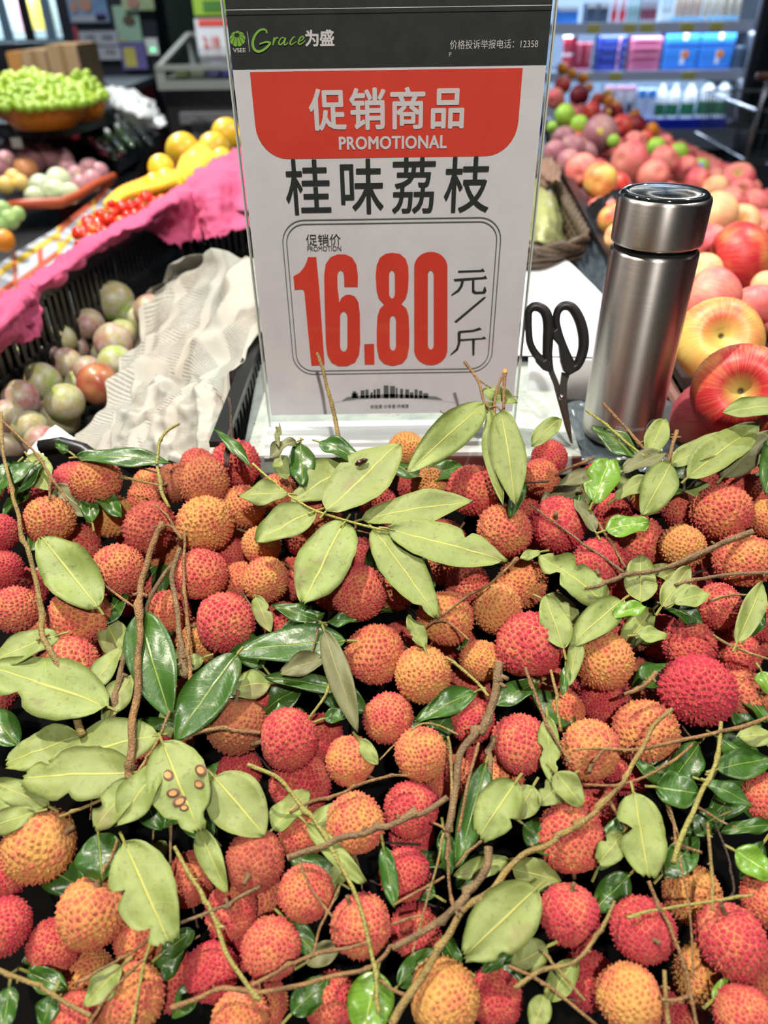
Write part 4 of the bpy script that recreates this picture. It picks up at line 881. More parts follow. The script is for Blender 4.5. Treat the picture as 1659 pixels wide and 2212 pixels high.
shape2d('price_digit', [Zc([(775, 226), (815, 232), (845, 258), (858, 300), (860, 350), (856, 420), (845, 460), (822, 488), (848, 512), (860, 550), (863, 640), (862, 710), (852, 762), (828, 792), (780, 805), (735, 795), (708, 765), (697, 710), (696, 620), (700, 550), (712, 514), (735, 490), (708, 462), (696, 420), (691, 340), (696, 290), (712, 252), (740, 232)]), Zc(stad(760, 789, 315, 460, 26)), Zc(stad(763, 795, 547, 727, 28))], HI, RI, sg)
shape2d('price_digit', [Zc(stad(888, 1058, 221, 801, 78, 14)), Zc(stad(958, 988, 315, 722, 28))], HI, RI, sg)
def song(name, strokes):
    for s_ in strokes: shape2d(name, [Zc(s_)], HI, M['black_ink'], sg)
song('unit_stroke', [[(1112, 318), (1225, 314), (1240, 306), (1250, 322), (1113, 327)], [(1090, 360), (1240, 350), (1252, 342), (1262, 358), (1095, 372)],
    [(1128, 370), (1143, 370), (1136, 398), (1118, 424), (1080, 446), (1078, 440), (1108, 416), (1122, 396)], [(1184, 366), (1196, 366), (1196, 415), (1204, 425), (1238, 424), (1246, 400), (1252, 400), (1258, 422), (1250, 434), (1200, 437), (1184, 428)],
    [(1092, 578), (1100, 572), (1240, 455), (1256, 450), (1248, 462), (1104, 584)],
    [(1110, 632), (1118, 626), (1190, 620), (1222, 608), (1234, 618), (1190, 630), (1126, 636)], [(1110, 634), (1126, 636), (1124, 690), (1112, 724), (1074, 752), (1072, 747), (1102, 716), (1111, 688)],
    [(1122, 668), (1232, 662), (1246, 654), (1258, 666), (1122, 678)], [(1184, 670), (1198, 670), (1196, 750), (1186, 752)]])
# city skyline mark
bars = [(568, 600, 945), (574, 592, 935), (614, 634, 930), (638, 655, 926), (664, 676, 940), (680, 692, 926), (696, 714, 922), (732, 757, 905), (764, 790, 908), (794, 803, 918), (816, 831, 922), (842, 862, 925), (866, 884, 940), (890, 905, 925), (912, 930, 932), (935, 960, 945)]
for a_, b_, t_ in bars: shape2d('skyline_tower', [Zc([(a_, t_), (b_, t_), (b_, 970), (a_, 970)])], HI, M['grey_ink'], sg)
shape2d('skyline_base', [Zc([(515, 985), (545, 965), (600, 958), (770, 948), (940, 957), (1000, 962), (1035, 978), (950, 972), (770, 966), (600, 972)])], HI, mat('pale_grey_ink', (.22, .24, .24), .6), sg)
arc = [(470+630*k/20, 992-26*math.sin(PI*k/20)) for k in range(21)]; shape2d('skyline_arc', [Zc(arc+[(x, y+1.2) for x, y in reversed(arc)])], HI, mat('arc_ink', (.35, .34, .34), .6), sg)
text_part('motto_text', '创造爱·分享爱·传播爱', fitpx(800, 883, 873, 881), HI, M['grey_ink'], sg, bold=.01)
# header print
text_part('hotline_text', '价格投诉举报电话：12358', fitpx(972, 1162, 85, 105), HI, W, sg)
text_part('small_letter', 'P', fitpx(970, 975, 113, 122), HI, W, sg)
text_part('brand_text', 'VSEE', fitpx(504, 531, 104, 113), HI, W, sg, bold=.03)
text_part('brand_characters', '为盛', fitpx(660, 721, 65, 99), HI, wht, sg, bold=.035, spacing=.95)
def H6(pts): return [S(480+x/5.925, 50+y/5.925) for x, y in pts]
slabl = H6([(322, 108), (328, 108), (357, 368), (350, 368)]); shape2d('logo_divider', [slabl], HI, W, sg)
for k in range(9):                                       # shell mark: nine petals round a small star
    a = math.radians(90+40*k); c0 = (190+(0 if True else 0), 175); L1 = 50; P = []
    tipr = 100
    for s_, rr in ((-16, 40), (-19, 96), (-8, 102), (8, 102), (19, 96), (16, 40)):
        aa = a+math.radians(s_*.93); cx, cy = 198, 200
        ox, oy = 190, 155; ex, ey = cx+rr*math.cos(aa), cy-rr*math.sin(aa)
        if rr == 40: ex, ey = ox+38*math.cos(aa)*.9, oy-(-1)*0-38*math.sin(aa)*.75
        P.append((ex, ey))
    shape2d('logo_petal', [H6(P)], HI, M['green_ink'], sg)
def ribbon(name, pts, w, par=sg):
    P = [Vector((*p, 0)) for p in pts]; out = []; k = len(P)
    for i in range(k-1):
        p0, p1, p2, p3 = P[max(i-1, 0)], P[i], P[i+1], P[min(i+2, k-1)]
        for s_ in range(5):
            f = s_/5; out.append(.5*((2*p1)+(p2-p0)*f+(2*p0-5*p1+4*p2-p3)*f*f+(-p0+3*p1-3*p2+p3)*f**3))
    out.append(P[-1]); n = len(out); V = []
    for i, p in enumerate(out):
        t_ = (out[min(i+1, n-1)]-out[max(i-1, 0)]).normalized(); nn = Vector((-t_.y, t_.x, 0)); ww = w*(.55+.45*math.sin(PI*min(1, (i+1)/n*1.05)))/2
        for sgn in (-1, 1): x, z = S(480+(p.x+nn.x*ww*sgn)/5.925, 50+(p.y+nn.y*ww*sgn)/5.925); V.append(Vector((x, YS-.0007-.00001*i, z)))
    return mesh(name, V, [(2*i, 2*i+1, 2*i+3, 2*i+2) for i in range(n-1)], M['green_ink'], par)
ribbon('script_letter', [(572, 130), (565, 95), (530, 78), (470, 100), (415, 170), (393, 260), (415, 335), (470, 362), (540, 335), (600, 280), (612, 250), (570, 240), (520, 252), (480, 268)], 34)
ribbon('script_letter', [(668, 182), (662, 230), (650, 285)], 24); ribbon('script_letter', [(655, 250), (680, 205), (705, 185), (718, 195)], 20)
ribbon('script_letter', [(800, 195), (775, 182), (745, 205), (725, 250), (740, 275), (770, 260), (800, 215), (812, 190), (800, 240), (800, 278), (822, 270), (845, 245)], 20)
ribbon('script_letter', [(935, 180), (915, 178), (885, 215), (870, 255), (885, 275), (920, 255), (950, 235)], 20)
ribbon('script_letter', [(985, 235), (1030, 210), (1045, 180), (1020, 172), (990, 205), (975, 250), (995, 272), (1035, 250), (1065, 220)], 20)
# ================================================================ left: plum crate, newspaper, pink-lined crate
zr = -.27
ca, cb_ = atZ(58, 640, zr), atZ(372, 440, zr); dv = (cb_-ca).normalized(); A0 = ca-dv*.28; sd = Vector((dv.y, -dv.x, 0))
cc_ = atZ(560, 715, zr); wd = (cc_-ca).dot(sd); B0 = cb_+dv*.02
wn_, wf_ = atZ(487, 965, -.285), atZ(567, 700, -.27); w2 = wf_-wn_
quad = [A0.xy, B0.xy, (wf_+w2*1.9).xy, (wn_-w2*.1).xy]
crate('plum_crate', quad, Z(-.27), Z(-.41), M['black_plastic'], 'black slotted plastic crate full of green plums', slot=.015, skip=(3,))
# near wall piece seen behind the price sign: a scalloped divider
pl = '''248 652 82 g s greenish plum with a long stalk, highest in the crate
325 672 68 r n brownish plum tucked beside the newspaper at the top
292 690 78 g n bright green plum beside the newspaper
192 700 62 r n small bloomy plum at the upper left of the pile
200 722 66 r n greyish rosy plum below the small bloomy one
132 735 62 g n pale green plum at the left of the pile, under the crate wall
245 740 78 r n bloomy plum right above the two by the newspaper
265 722 60 g n bloomy green plum below the highest plum
160 752 60 r n greyish plum in the middle of the pile
225 765 56 g n green plum in the middle of the pile
272 742 72 r n rosy grey plum touching the newspaper
250 785 74 g n yellow-green plum under the rosy grey one
190 800 60 r n bloomy plum left of the dark red plum
145 785 64 r n pale bloomy plum in the centre of the crate
100 772 60 r n pale pinkish plum behind the round green ones
30 788 76 g n round bright green plum at the left edge
90 825 78 g n shiny green plum right of the bright green one
-8 830 74 g n green plum cut by the left edge
212 830 86 x n dark red plum beside the newspaper
170 830 62 g n bloomy plum left of the dark red plum, partly hidden
140 870 78 g n pale plum with a green hollow facing up
45 862 76 r n pinkish bloomy plum under the shiny green one
80 885 74 r n rosy plum at the lower left of the pile
130 905 84 g n light green plum at the lower edge by the newspaper
65 925 72 g n green bloomy plum above the crossing twigs
15 900 70 r n bloomy plum at the lower left edge
20 955 80 r n washed-out plum behind the bare twigs at the left edge
90 955 70 r n pinkish plum behind the white paper scrap'''
placed = []
PLN = Vector((0, -.05, 1)).normalized(); PLP = Vector((0, .8, Z(-.35)))
for L_ in pl.split('\n'):
    px, py, d, ty, st, lab = L_.split(' ', 5); px, py, d = float(px), float(py), float(d)
    c = atP(px, py, PLP, PLN); r = d*1.05*depth(c)/FPX/2; c = push_apart(c, r, placed, .92, .0015, 40); placed.append((c, r))
    o = fruit('plum', 'plum', M[dict(g='plum_green', r='plum_rose', x='plum_red')[ty]], c, r, screen_dir(-.25, -.7, .45) if st == 's' else None, with_stalk=st == 's')
    tag(o, lab, 'plum', 'plums in the black crate')
for k in range(40):
    x = R.uniform(quad[0][0]+.02, quad[0][0]+wd*.75); y = R.uniform(.42, 1.1); c = Vector((x, y, Z(-.385))); r = .022
    if any((c-pc).length < .9*(r+pr) for pc, pr in placed): continue
    placed.append((c, r)); o = fruit('plum', 'plum', M['plum_rose'], c, r); tag(o, 'bloomy plum of the lower layer in the black crate', 'plum', 'lower layer of plums')
news = mat('newspaper', (.55, .53, .49), .75); t = NT(news); uv = t.n('ShaderNodeUVMap'); 
mp = t.n('ShaderNodeMapping'); mp.inputs['Rotation'].default_value = (0, 0, .12); t.l(uv.outputs[0], mp.inputs[0]); sep = t.n('ShaderNodeSeparateXYZ'); t.l(mp.outputs[0], sep.inputs[0])
ln = t.math('SINE', t.math('MULTIPLY', sep.outputs[1], 620.0)); cc = t.n('ShaderNodeCombineXYZ'); t.l(t.math('MULTIPLY', sep.outputs[0], 260.0), cc.inputs[0]); t.l(t.math('FLOOR', t.math('MULTIPLY', sep.outputs[1], 620.0/6.283)), cc.inputs[1])
wn = t.noise(cc.outputs[0], 1.3, 2, .7); cols = t.math('SINE', t.math('MULTIPLY', sep.outputs[0], 27.0)); blk = t.noise(mp.outputs[0], 4.0, 1)
ink = t.math('MULTIPLY', t.math('MULTIPLY', t.ramp(ln, -.3, .2), t.ramp(wn, .36, .46)), t.math('MULTIPLY', t.ramp(cols, -.85, -.7), t.ramp(blk, .40, .44)))
f = t.noise(mp.outputs[0], 3, 2); base_c = t.mix(t.ramp(f, .35, .65), (.36, .33, .285), (.32, .335, .30)); t.col(t.mix(t.math('MULTIPLY', ink, .72), base_c, (.07, .08, .065))); t.b.inputs['Transmission Weight'].default_value = 0
rows = [[atZ(318, 640, -.33), atZ(400, 572, -.27), atZ(470, 552, -.255), atZ(545, 578, -.25), atZ(600, 640, -.25)],
        [atZ(330, 665, -.335), atZ(400, 610, -.30), atZ(480, 590, -.265), atZ(540, 640, -.255), atZ(590, 700, -.255)],
        [atZ(296, 738, -.345), atZ(385, 690, -.315), atZ(455, 665, -.285), atZ(510, 700, -.265), atZ(548, 735, -.262)],
        [atZ(272, 800, -.345), atZ(340, 770, -.325), atZ(430, 760, -.295), atZ(490, 790, -.275), atZ(515, 800, -.268)],
        [atZ(232, 872, -.335), atZ(300, 850, -.322), atZ(380, 840, -.300), atZ(455, 850, -.285), atZ(490, 868, -.276)],
        [atZ(166, 946, -.335), atZ(250, 930, -.322), atZ(340, 920, -.31), atZ(440, 920, -.295), atZ(488, 945, -.288)],
        [atZ(180, 990, -.345), atZ(260, 1010, -.335), atZ(350, 1020, -.325), atZ(430, 1020, -.315), atZ(480, 1000, -.305)]]
o = sheet('newspaper', rows, 90, 110, news, .013, 8, thick=.0004, seed=2); tag(o, 'crumpled newspaper spread over the plums', 'newspaper')
o = sheet('newspaper', [[p+Vector((0, 0, .007)) for p in rows[4][1:]], [p+Vector((.004, .0, .010)) for p in rows[5][1:]], [p+Vector((.0, 0, .006)) for p in rows[6][1:]]], 60, 50, news, .008, 24, thick=.0004, seed=5); tag(o, 'second crumpled newspaper sheet lying lowest, next to the lychees', 'newspaper')
o = sheet('paper_scrap', [[atZ(58, 985, -.325), atZ(95, 945, -.318), atZ(120, 918, -.312)], [atZ(95, 990, -.325), atZ(130, 965, -.318), atZ(165, 950, -.314)]], 14, 8, M['paper'], .002, 30); tag(o, 'small blank white paper scrap between the plums and the newspaper', 'paper')
# pink crepe paper
pk = M['pink_paper']
o = sheet('pink_paper', [[atZ(60, 602, -.262), atZ(120, 562, -.258), atZ(200, 508, -.255), atZ(280, 470, -.252), atZ(345, 432, -.25), atZ(400, 398, -.248)],
                         [atZ(70, 622, -.258), atZ(130, 585, -.253), atZ(205, 530, -.25), atZ(285, 492, -.245), atZ(352, 452, -.243), atZ(415, 410, -.243)],
                         [atZ(84, 642, -.27), atZ(140, 598, -.262), atZ(215, 545, -.26), atZ(300, 500, -.262), atZ(360, 500, -.285), atZ(428, 480, -.285)],
                         [atZ(86, 645, -.275), atZ(142, 600, -.268), atZ(216, 546, -.264), atZ(310, 498, -.27), atZ(370, 530, -.305), atZ(438, 515, -.305)]], 110, 26, pk, .0035, 34, torn=.012, seed=1); tag(o, 'long strip of pink crepe paper folded over the rim of the plum crate', 'paper')
o = sheet('pink_paper', [[atZ(395, 400, -.246), atZ(440, 362, -.242), atZ(500, 330, -.24), atZ(570, 300, -.238)],
                         [atZ(408, 425, -.25), atZ(450, 400, -.236), atZ(510, 370, -.234), atZ(580, 350, -.234)],
                         [atZ(425, 470, -.28), atZ(465, 455, -.262), atZ(520, 430, -.258), atZ(590, 420, -.256)],
                         [atZ(444, 518, -.30), atZ(480, 512, -.295), atZ(520, 500, -.29), atZ(590, 490, -.29)]], 70, 40, pk, .005, 22, torn=.006, seed=4); tag(o, 'wide sheet of pink crepe paper hanging beside the price sign', 'paper')
o = sheet('pink_paper', [[atZ(-40, 700, -.262), atZ(0, 655, -.258), atZ(35, 622, -.258), atZ(62, 606, -.262)],
                         [atZ(-40, 740, -.26), atZ(10, 690, -.25), atZ(50, 650, -.252), atZ(76, 630, -.266)],
                         [atZ(-40, 770, -.275), atZ(12, 735, -.27), atZ(48, 708, -.272), atZ(82, 672, -.28)],
                         [atZ(-40, 795, -.29), atZ(5, 762, -.288), atZ(55, 735, -.288), atZ(86, 715, -.295)]], 60, 36, pk, .005, 26, torn=.006, seed=7); tag(o, 'crumpled pink crepe paper at the left edge beside the plum crate', 'paper')
# second crate holding the tomatoes and yellow fruit (left of the plum crate)
q2 = [(A0-sd*.012).xy, (B0+dv*.75-sd*.012).xy, atZ(415, 262, -.3).xy, atZ(40, 650, -.3).xy]
e2 = crate('fruit_crate', q2, Z(-.285), Z(-.40), M['black_plastic'], 'black crate lined with pink paper holding tomatoes and yellow fruit', slot=.02, skip=(2, 3))
MB().add([Vector((*p, Z(-.33))) for p in q2]+[Vector((*p, Z(-.335))) for p in q2], [(0, 1, 2, 3), (7, 6, 5, 4)]).build('inner_tray', M['black_plastic'], e2)
# tomatoes
tm = '''233 476 34 r|265 451 32 r|285 447 30 r|262 480 26 o|315 429 32 r|300 440 24 r|293 466 26 r|312 452 24 r|245 462 24 r|276 466 22 r|330 448 22 r|350 434 26 o|335 436 20 r|352 448 20 r|322 462 18 o|203 497 22 o|215 503 20 r|197 516 26 o|216 490 18 r|182 508 16 r|172 528 20 r|188 538 18 r|205 512 16 o|228 500 20 r|250 495 22 r|366 428 20 r|340 462 18 r|240 440 18 r'''.split('|')
placed = []
for i, s_ in enumerate(tm):
    px, py, d, ty = s_.split(); px, py, d = float(px), float(py), float(d)
    c = atZ(px, py, -.268); r = d*1.08*depth(c)/FPX/2; c = push_apart(c, r, placed, .9, .0015, 25); placed.append((c, r))
    o = fruit('cherry_tomato', 'tomato', M['tomato' if ty == 'r' else 'tomato_orange'], c, r, (R.uniform(-1, 1), R.uniform(-.3, 1), R.uniform(0, 1)))
    big = {0: 'largest red cherry tomato at the lower left of the cluster', 1: 'second largest red cherry tomato, above the orange one', 4: 'topmost single red cherry tomato next to the yellow netting', 3: 'orange-red cherry tomato in front of the two largest'}.get(i)
    nearst = ['the pink paper fold', 'the yellow netting', 'the white and yellow strips'][i % 3]
    tag(o, big or ('small %s cherry tomato in the cluster behind the pink paper' % ('red' if ty == 'r' else 'orange')), 'tomato', 'cherry tomatoes' if big else '%s cherry tomatoes behind the pink paper' % ('red' if ty == 'r' else 'orange'))
    if i in (0, 2, 7, 15, 16, 20, 21, 4):
        b = MB(); cal = c+Vector((r*.3, -r*.2, r*.95))
        for k in range(5): a = 2*PI*k/5+i; b.tube([cal, cal+Vector((math.cos(a)*r*.35, math.sin(a)*r*.35, r*.08)), cal+Vector((math.cos(a)*r*.7, math.sin(a)*r*.7, -r*.05))], [r*.09, r*.08, r*.02], 5)
        Mi = Matrix.LocRotScale(o.location, o.rotation_euler, o.scale).inverted(); s2 = mesh('calyx', [Mi @ v for v in b.V], b.F, mat('calyx_green', (.07, .16, .02), .6), None, origin=(0, 0, 0)); s2.parent = o
for k in range(30):
    px = R.uniform(170, 380); py = 560-.42*px+R.uniform(-5, 25); c = atZ(px, py, -.29); r = .0115; placed.append((c, r))
    o = fruit('cherry_tomato', 'tomato', M['tomato'], c, r); tag(o, 'small red cherry tomato of the lower layer behind the pink paper', 'tomato', 'lower layer of cherry tomatoes')
# yellow fruit in foam netting
placed = []
for (px, py, d, lab) in ((395, 325, 74, 'large round yellow fruit, second tallest beside the price sign'), (348, 362, 56, 'yellow fruit left of the large round one'), (462, 322, 70, 'yellow fruit just left of the price sign'), (490, 290, 66, 'farthest yellow fruit partly behind the price sign'), (335, 398, 48, 'low yellow fruit in front of the left one'), (360, 388, 46, 'yellow fruit between the netting and the pink paper'), (425, 352, 50, 'yellow fruit deep between the two large ones'), (540, 300, 60, 'yellow fruit hidden behind the price sign'), (480, 345, 50, 'low yellow fruit above the wide pink sheet')):
    c = atZ(px, py, -.255); r = d*depth(c)/FPX/2/1.03; c = push_apart(c, r, placed, .92, .002, 40); placed.append((c, r))
    o = fruit('yellow_fruit', 'plum', M['yellow'], c, r, (.3, .5, .2)); tag(o, lab, 'fruit', 'yellow fruit in orange netting')
netm = mat('orange_foam_net', (.92, .45, .02), .7)
def net(pxs, lab, zr_):
    """foam netting sleeve: crossing strands over a bulge"""
    G = smooth_rows([[atZ(x, y, z_) for x, y, z_ in r] for r in pxs], 44, 14); b = MB()
    for j in range(15):
        P = [G[j][i]+Vector((0, 0, .004*(1 if (i+j) % 2 else -1))) for i in range(45)]; b.tube(P, .0045, 5)
    for i in range(0, 45, 2): b.tube([G[j][i] for j in range(15)], .004, 5)
    o = b.build('foam_net', netm, smooth=True); tag(o, lab, 'netting')
net([[(228, 442, -.30), (262, 412, -.285), (310, 392, -.275), (345, 380, -.27), (375, 372, -.268)], [(238, 448, -.28), (272, 420, -.262), (315, 405, -.255), (352, 395, -.252), (385, 380, -.252)], [(240, 460, -.30), (280, 442, -.285), (325, 425, -.272), (362, 412, -.265), (392, 400, -.262)]], 'orange-yellow foam netting wrapped around the low fruit behind the tomatoes', -.27)
net([[(395, 345, -.26), (425, 320, -.25), (440, 312, -.25)], [(385, 372, -.25), (430, 348, -.24), (455, 330, -.24)], [(392, 395, -.262), (440, 375, -.256), (480, 352, -.254)]], 'orange foam netting between the two large yellow fruits', -.25)
# ---------------------------------------------------------------- farther left stand: white boxes with yellow and red tape
wf = rough_mat('white_foam_box', (.46, .50, .54), (.40, .44, .50), 10, .5, .05); yt = mat('yellow_tape', (.72, .46, .03), .45); rt_ = mat('red_tape', (.50, .075, .02), .45)
def zline(pts, z): return [atZ(x, y, z) for x, y in pts]
def strip3(name, a, b, mm, par, lift=.003):
    """band between two px lines on the rail face"""
    n = len(a); V = [p+Vector((0, 0, lift)) for p in a]+[p+Vector((0, 0, lift)) for p in b]; V2 = [v-Vector((0, 0, .004)) for v in V]
    F = [(i, i+1, n+i+1, n+i) for i in range(n-1)]; N = 2*n
    F2 = [tuple(reversed([k+N for k in f_])) for f_ in F]; E = [(i, i+N, i+1+N, i+1) for i in range(n-1)]+[(n+i+1, n+i+1+N, n+i+N, n+i) for i in range(n-1)]+[(0, n, n+N, N), (n-1, n-1+N, 2*n-1+N, 2*n-1)]
    return mesh(name, V+V2, F+F2+E, mm, par)
zs_ = -.47
segs = [((-60, 612), (35, 545)), ((35, 545), (130, 488)), ((130, 488), (205, 430)), ((205, 430), (262, 372))]
for i, (s0, s1) in enumerate(segs):
    a0, a1 = atZ(*s0, zs_), atZ(*s1, zs_); b0, b1 = atZ(s0[0]+4, s0[1]+105, zs_-.03), atZ(s1[0]+4, s1[1]+92-10*i, zs_-.03)
    e = empty('foam_box', (a0+a1)/2-Vector((0, 0, .12))); tag(e, 'white foam box with yellow and red tape, %s from the left edge' % ('first', 'second', 'third', 'farthest')[i], 'box', 'taped white foam boxes')
    V = [a0, a1, b1, b0]; Vd = [v-Vector((0, 0, .10)) for v in V]; MB().add(V+Vd, [(3, 2, 1, 0), (4, 5, 6, 7), (0, 1, 5, 4), (1, 2, 6, 5), (2, 3, 7, 6), (3, 0, 4, 7)]).build('body', wf, e)
    def L(u, v_): return a0.lerp(a1, u).lerp(b0.lerp(b1, u), v_)
    for nm, mm, v0, v1 in (('tape', yt, .16 if i < 2 else .42, .30 if i < 2 else .54), ('tape', rt_, .62 if i < 2 else .02, .74 if i < 2 else .16)): strip3(nm, [L(u, v0) for u in (0, .5, 1)], [L(u, v1) for u in (0, .5, 1)], mm, e)
    strip3('tape', [L(.45, .30), L(.45, .62)], [L(.56, .30), L(.56, .62)], yt if i != 1 else rt_, e, .004)
    strip3('tape', [L(.92, .05), L(.92, .95)], [L(1., .05), L(1., .95)], [rt_, yt, yt, rt_][i], e, .0045)
o = MB().add([atZ(-300, 500, -.47), atZ(275, 400, -.47), atZ(330, 300, -.47), atZ(-200, 300, -.47)]+[atZ(-300, 500, -.47)-Vector((0, 0, .03)), atZ(275, 400, -.47)-Vector((0, 0, .03)), atZ(330, 300, -.47)-Vector((0, 0, .03)), atZ(-200, 300, -.47)-Vector((0, 0, .03))], [(0, 1, 2, 3), (7, 6, 5, 4), (0, 4, 5, 1), (1, 5, 6, 2), (2, 6, 7, 3), (3, 7, 4, 0)]).build('display_shelf', M['dark_plastic']); tag(o, 'dark shelf of the farther fruit stand on the left', 'shelf')
rail = MB().tube(zline([(20, 445), (60, 440), (130, 438), (165, 425), (205, 400), (245, 382)], -.40), .012, 8).build('orange_rail', mat('orange_red_rail', (.45, .075, .02), .45), smooth=True); tag(rail, 'orange-red rail below the wrapped pale melons', 'rail')
# wrapped produce
wp = '''20 285 42 p|48 300 46 p|70 310 40 p|30 325 48 p|60 335 44 p|95 330 46 p|12 350 44 p|75 352 44 p|110 345 42 p|135 345 46 p|145 365 44 p|165 380 40 p|195 368 46 p|215 372 38 p|200 390 42 p|175 400 40 p|5 365 40 p|55 365 48 o|30 385 36 y|12 400 36 y|45 395 34 y|90 405 52 g|128 392 54 g|120 415 50 g|152 418 42 g|75 425 40 g|5 455 40 l|20 475 40 l|38 462 30 l|-5 490 40 l|8 520 46 O|-20 510 44 O'''.split('|')
nm_ = dict(p=('rose pink wrapped fruit', 'rose'), o=('orange wrapped fruit', 'orange'), y=('yellow wrapped fruit', 'yellow'), g=('pale green wrapped melon', 'pale_green'), l=('green wrapped fruit', 'apple_green'), O=('orange ball-shaped fruit', 'orange'))
placed = []; wc = {}
for s_ in wp:
    px, py, d, ty = s_.split(); px, py, d = float(px), float(py), float(d)
    c = atZ(px, py, -.40); r = d*depth(c)/FPX/2; c = push_apart(c, r, placed, .8, .004, 25); placed.append((c, r))
    m_ = M[nm_[ty][1]]
    o = fruit({'p': 'rose_fruit', 'g': 'melon', 'O': 'orange', 'l': 'green_fruit'}.get(ty, 'wrapped_fruit'), 'plum', m_, c, r); wc[ty] = wc.get(ty, 0)+1
    if ty in 'pg':
        row = 0 if py < 318 else 1 if py < 356 else 2; row = row if ty == 'p' else (0 if py < 408 else 1); same = sorted(float(q.split()[0]) for q in wp if q.split()[3] == ty and ((0 if float(q.split()[1]) < 318 else 1 if float(q.split()[1]) < 356 else 2) if ty == 'p' else (0 if float(q.split()[1]) < 408 else 1)) == row)
        k_ = same.index(px); lb_ = '%s, %s from the left in the %s row of the blurred stand' % (nm_[ty][0], ['first', 'second', 'third', 'fourth', 'fifth', 'sixth', 'seventh', 'eighth'][k_], ['top', 'middle', 'bottom'][row])
    else: lb_ = '%s on the blurred stand at the left' % nm_[ty][0]
    tag(o, lb_, 'fruit', nm_[ty][0]+'s on the far stand')
    if ty != 'O':
        V = [o.matrix_world @ v for v in ()]; b = MB().lathe([(x*1.05, z*1.03) for x, z in fruit_profile('plum')], 20)
        Vw = [v*(1+.07*noise.noise(v*3.2+Vector((px, py, 0)))) for v in b.V]; w_ = mesh('cling_wrap', Vw, b.F, M['wrap'], None, origin=(0, 0, 0), smooth=True); w_.parent = o
lb = card('price_label', (26, 48, 297, 319), 2.5, mat('label_white', (.6, .62, .6), .6), 'small white price label among the rose pink fruit', 'label')
# dark wrapped cucumbers and aubergines
for i, (xa_, ya_, xb_, yb_, w_, ty) in enumerate(((190, 290, 250, 345, 20, 'd'), (205, 278, 268, 338, 18, 'g'), (212, 292, 262, 338, 10, 'r'), (225, 268, 290, 328, 20, 'g'), (245, 262, 305, 318, 18, 'd'), (262, 262, 318, 312, 20, 'b'), (280, 268, 328, 318, 18, 'd'), (176, 300, 232, 345, 16, 'r'))):
    p0, p1 = atZ(xa_, ya_, -.385), atZ(xb_, yb_, -.385); rr = w_*depth(p0)/FPX/2; n = 12
    P = [p0.lerp(p1, k/n)+Vector((0, 0, rr*.5*math.sin(k/n*PI)+.012*(i % 2))) for k in range(n+1)]; rad = [rr*(max(.02, 1-(2*k/n-1)**6))**.5 for k in range(n+1)]
    mc = dict(d=(.012, .02, .012), g=(.03, .06, .025), r=(.14, .02, .03), b=(.02, .035, .045))[ty]
    o = MB().tube(P, rad, 12).build('aubergine' if ty in 'd' else 'cucumber' if ty in 'gb' else 'radish', mat('veg_skin', mc, .12, coat=.4), smooth=True)
    tag(o, ['dark wrapped aubergine at the left of the shiny row', 'green wrapped cucumber, second in the shiny row', 'thin dark red strip of produce in the shiny row', 'green wrapped cucumber in the middle of the shiny row', 'dark wrapped aubergine right of the middle', 'blue-green wrapped cucumber next to the plastic bag', 'dark wrapped aubergine at the right end of the shiny row', 'dark red produce at the far left of the shiny row'][i], 'vegetable', 'wrapped vegetables in the dark tray')
    if i in (1, 3, 4, 5): MB().tube([p+Vector((0, 0, rr*.9)) for p in P[2:8]], rr*.5, 8).build('white_sleeve', M['film'], o, True)
tray = crate('dark_tray', [atZ(170, 335, -.44).xy, atZ(255, 372, -.44).xy, atZ(345, 315, -.44).xy, atZ(245, 268, -.44).xy], Z(-.40), Z(-.44), M['dark_plastic'], 'dark tray holding the wrapped cucumbers and aubergines', 'tray', slot=.05)
o = sheet('plastic_bag', [[atZ(232, 200, -.30), atZ(262, 200, -.28), atZ(300, 212, -.28), atZ(325, 228, -.30)], [atZ(240, 225, -.31), atZ(275, 232, -.27), atZ(312, 245, -.28), atZ(345, 262, -.33)], [atZ(262, 258, -.34), atZ(290, 272, -.32), atZ(320, 275, -.32), atZ(358, 280, -.345)]], 40, 30, M['film'], .02, 12); tag(o, 'cloudy clear plastic bag behind the wrapped vegetables', 'bag')
# grapes in orange bowls on dark crates
def grapes(px, py, wpx, zr_, h, label, n):
    c = atZ(px, py, zr_); s_ = depth(c)/FPX; r = wpx*s_/2; T_ = Matrix.Translation(c)
    bw = MB().lathe([(0, -.06), (r*.62, -.06), (r*.85, -.03), (r, .0), (r*1.04, .004), (r*.96, .0), (r*.8, -.03), (0, -.05)], 40, T_).build('orange_bowl', mat('orange_bowl_plastic', (.62, .20, .012), .35), smooth=True); tag(bw, label+' orange bowl under the green grapes', 'bowl')
    bm = bmesh.new(); 
    ico = bmesh.new(); bmesh.ops.create_icosphere(ico, subdivisions=2, radius=1); IV = [v.co.copy() for v in ico.verts]; IF = [tuple(v.index for v in f_.verts) for f_ in ico.faces]; ico.free(); b = MB()
    for k in range(n):
        a = R.uniform(0, 2*PI); q = math.sqrt(R.random())*1.12; hh = h*(1-.75*q*q)*(.75+.5*noise.noise(Vector((math.cos(a)*q*2.2, math.sin(a)*q*2.2, px*.01)))+.25)
        p = c+Vector((math.cos(a)*r*q, math.sin(a)*r*q, hh*(.45+.55*R.random()))); rr = R.uniform(.010, .0135)
        b.add([p+v*rr for v in IV], IF)
    o = b.build('green_grapes', gr_m, smooth=True); tag(o, label+' heap of small green grapes in an orange bowl', 'grapes', kind='stuff')
gr_m = fruit_mat('grape_skin', (.40, .55, .06), (.26, .42, .03), streak=False, rough=.3, lo=.4, hi=.6)
grapes(88, 226, 200, -.235, .085, 'large front', 1100); grapes(184, 213, 84, -.235, .07, 'small right', 300)
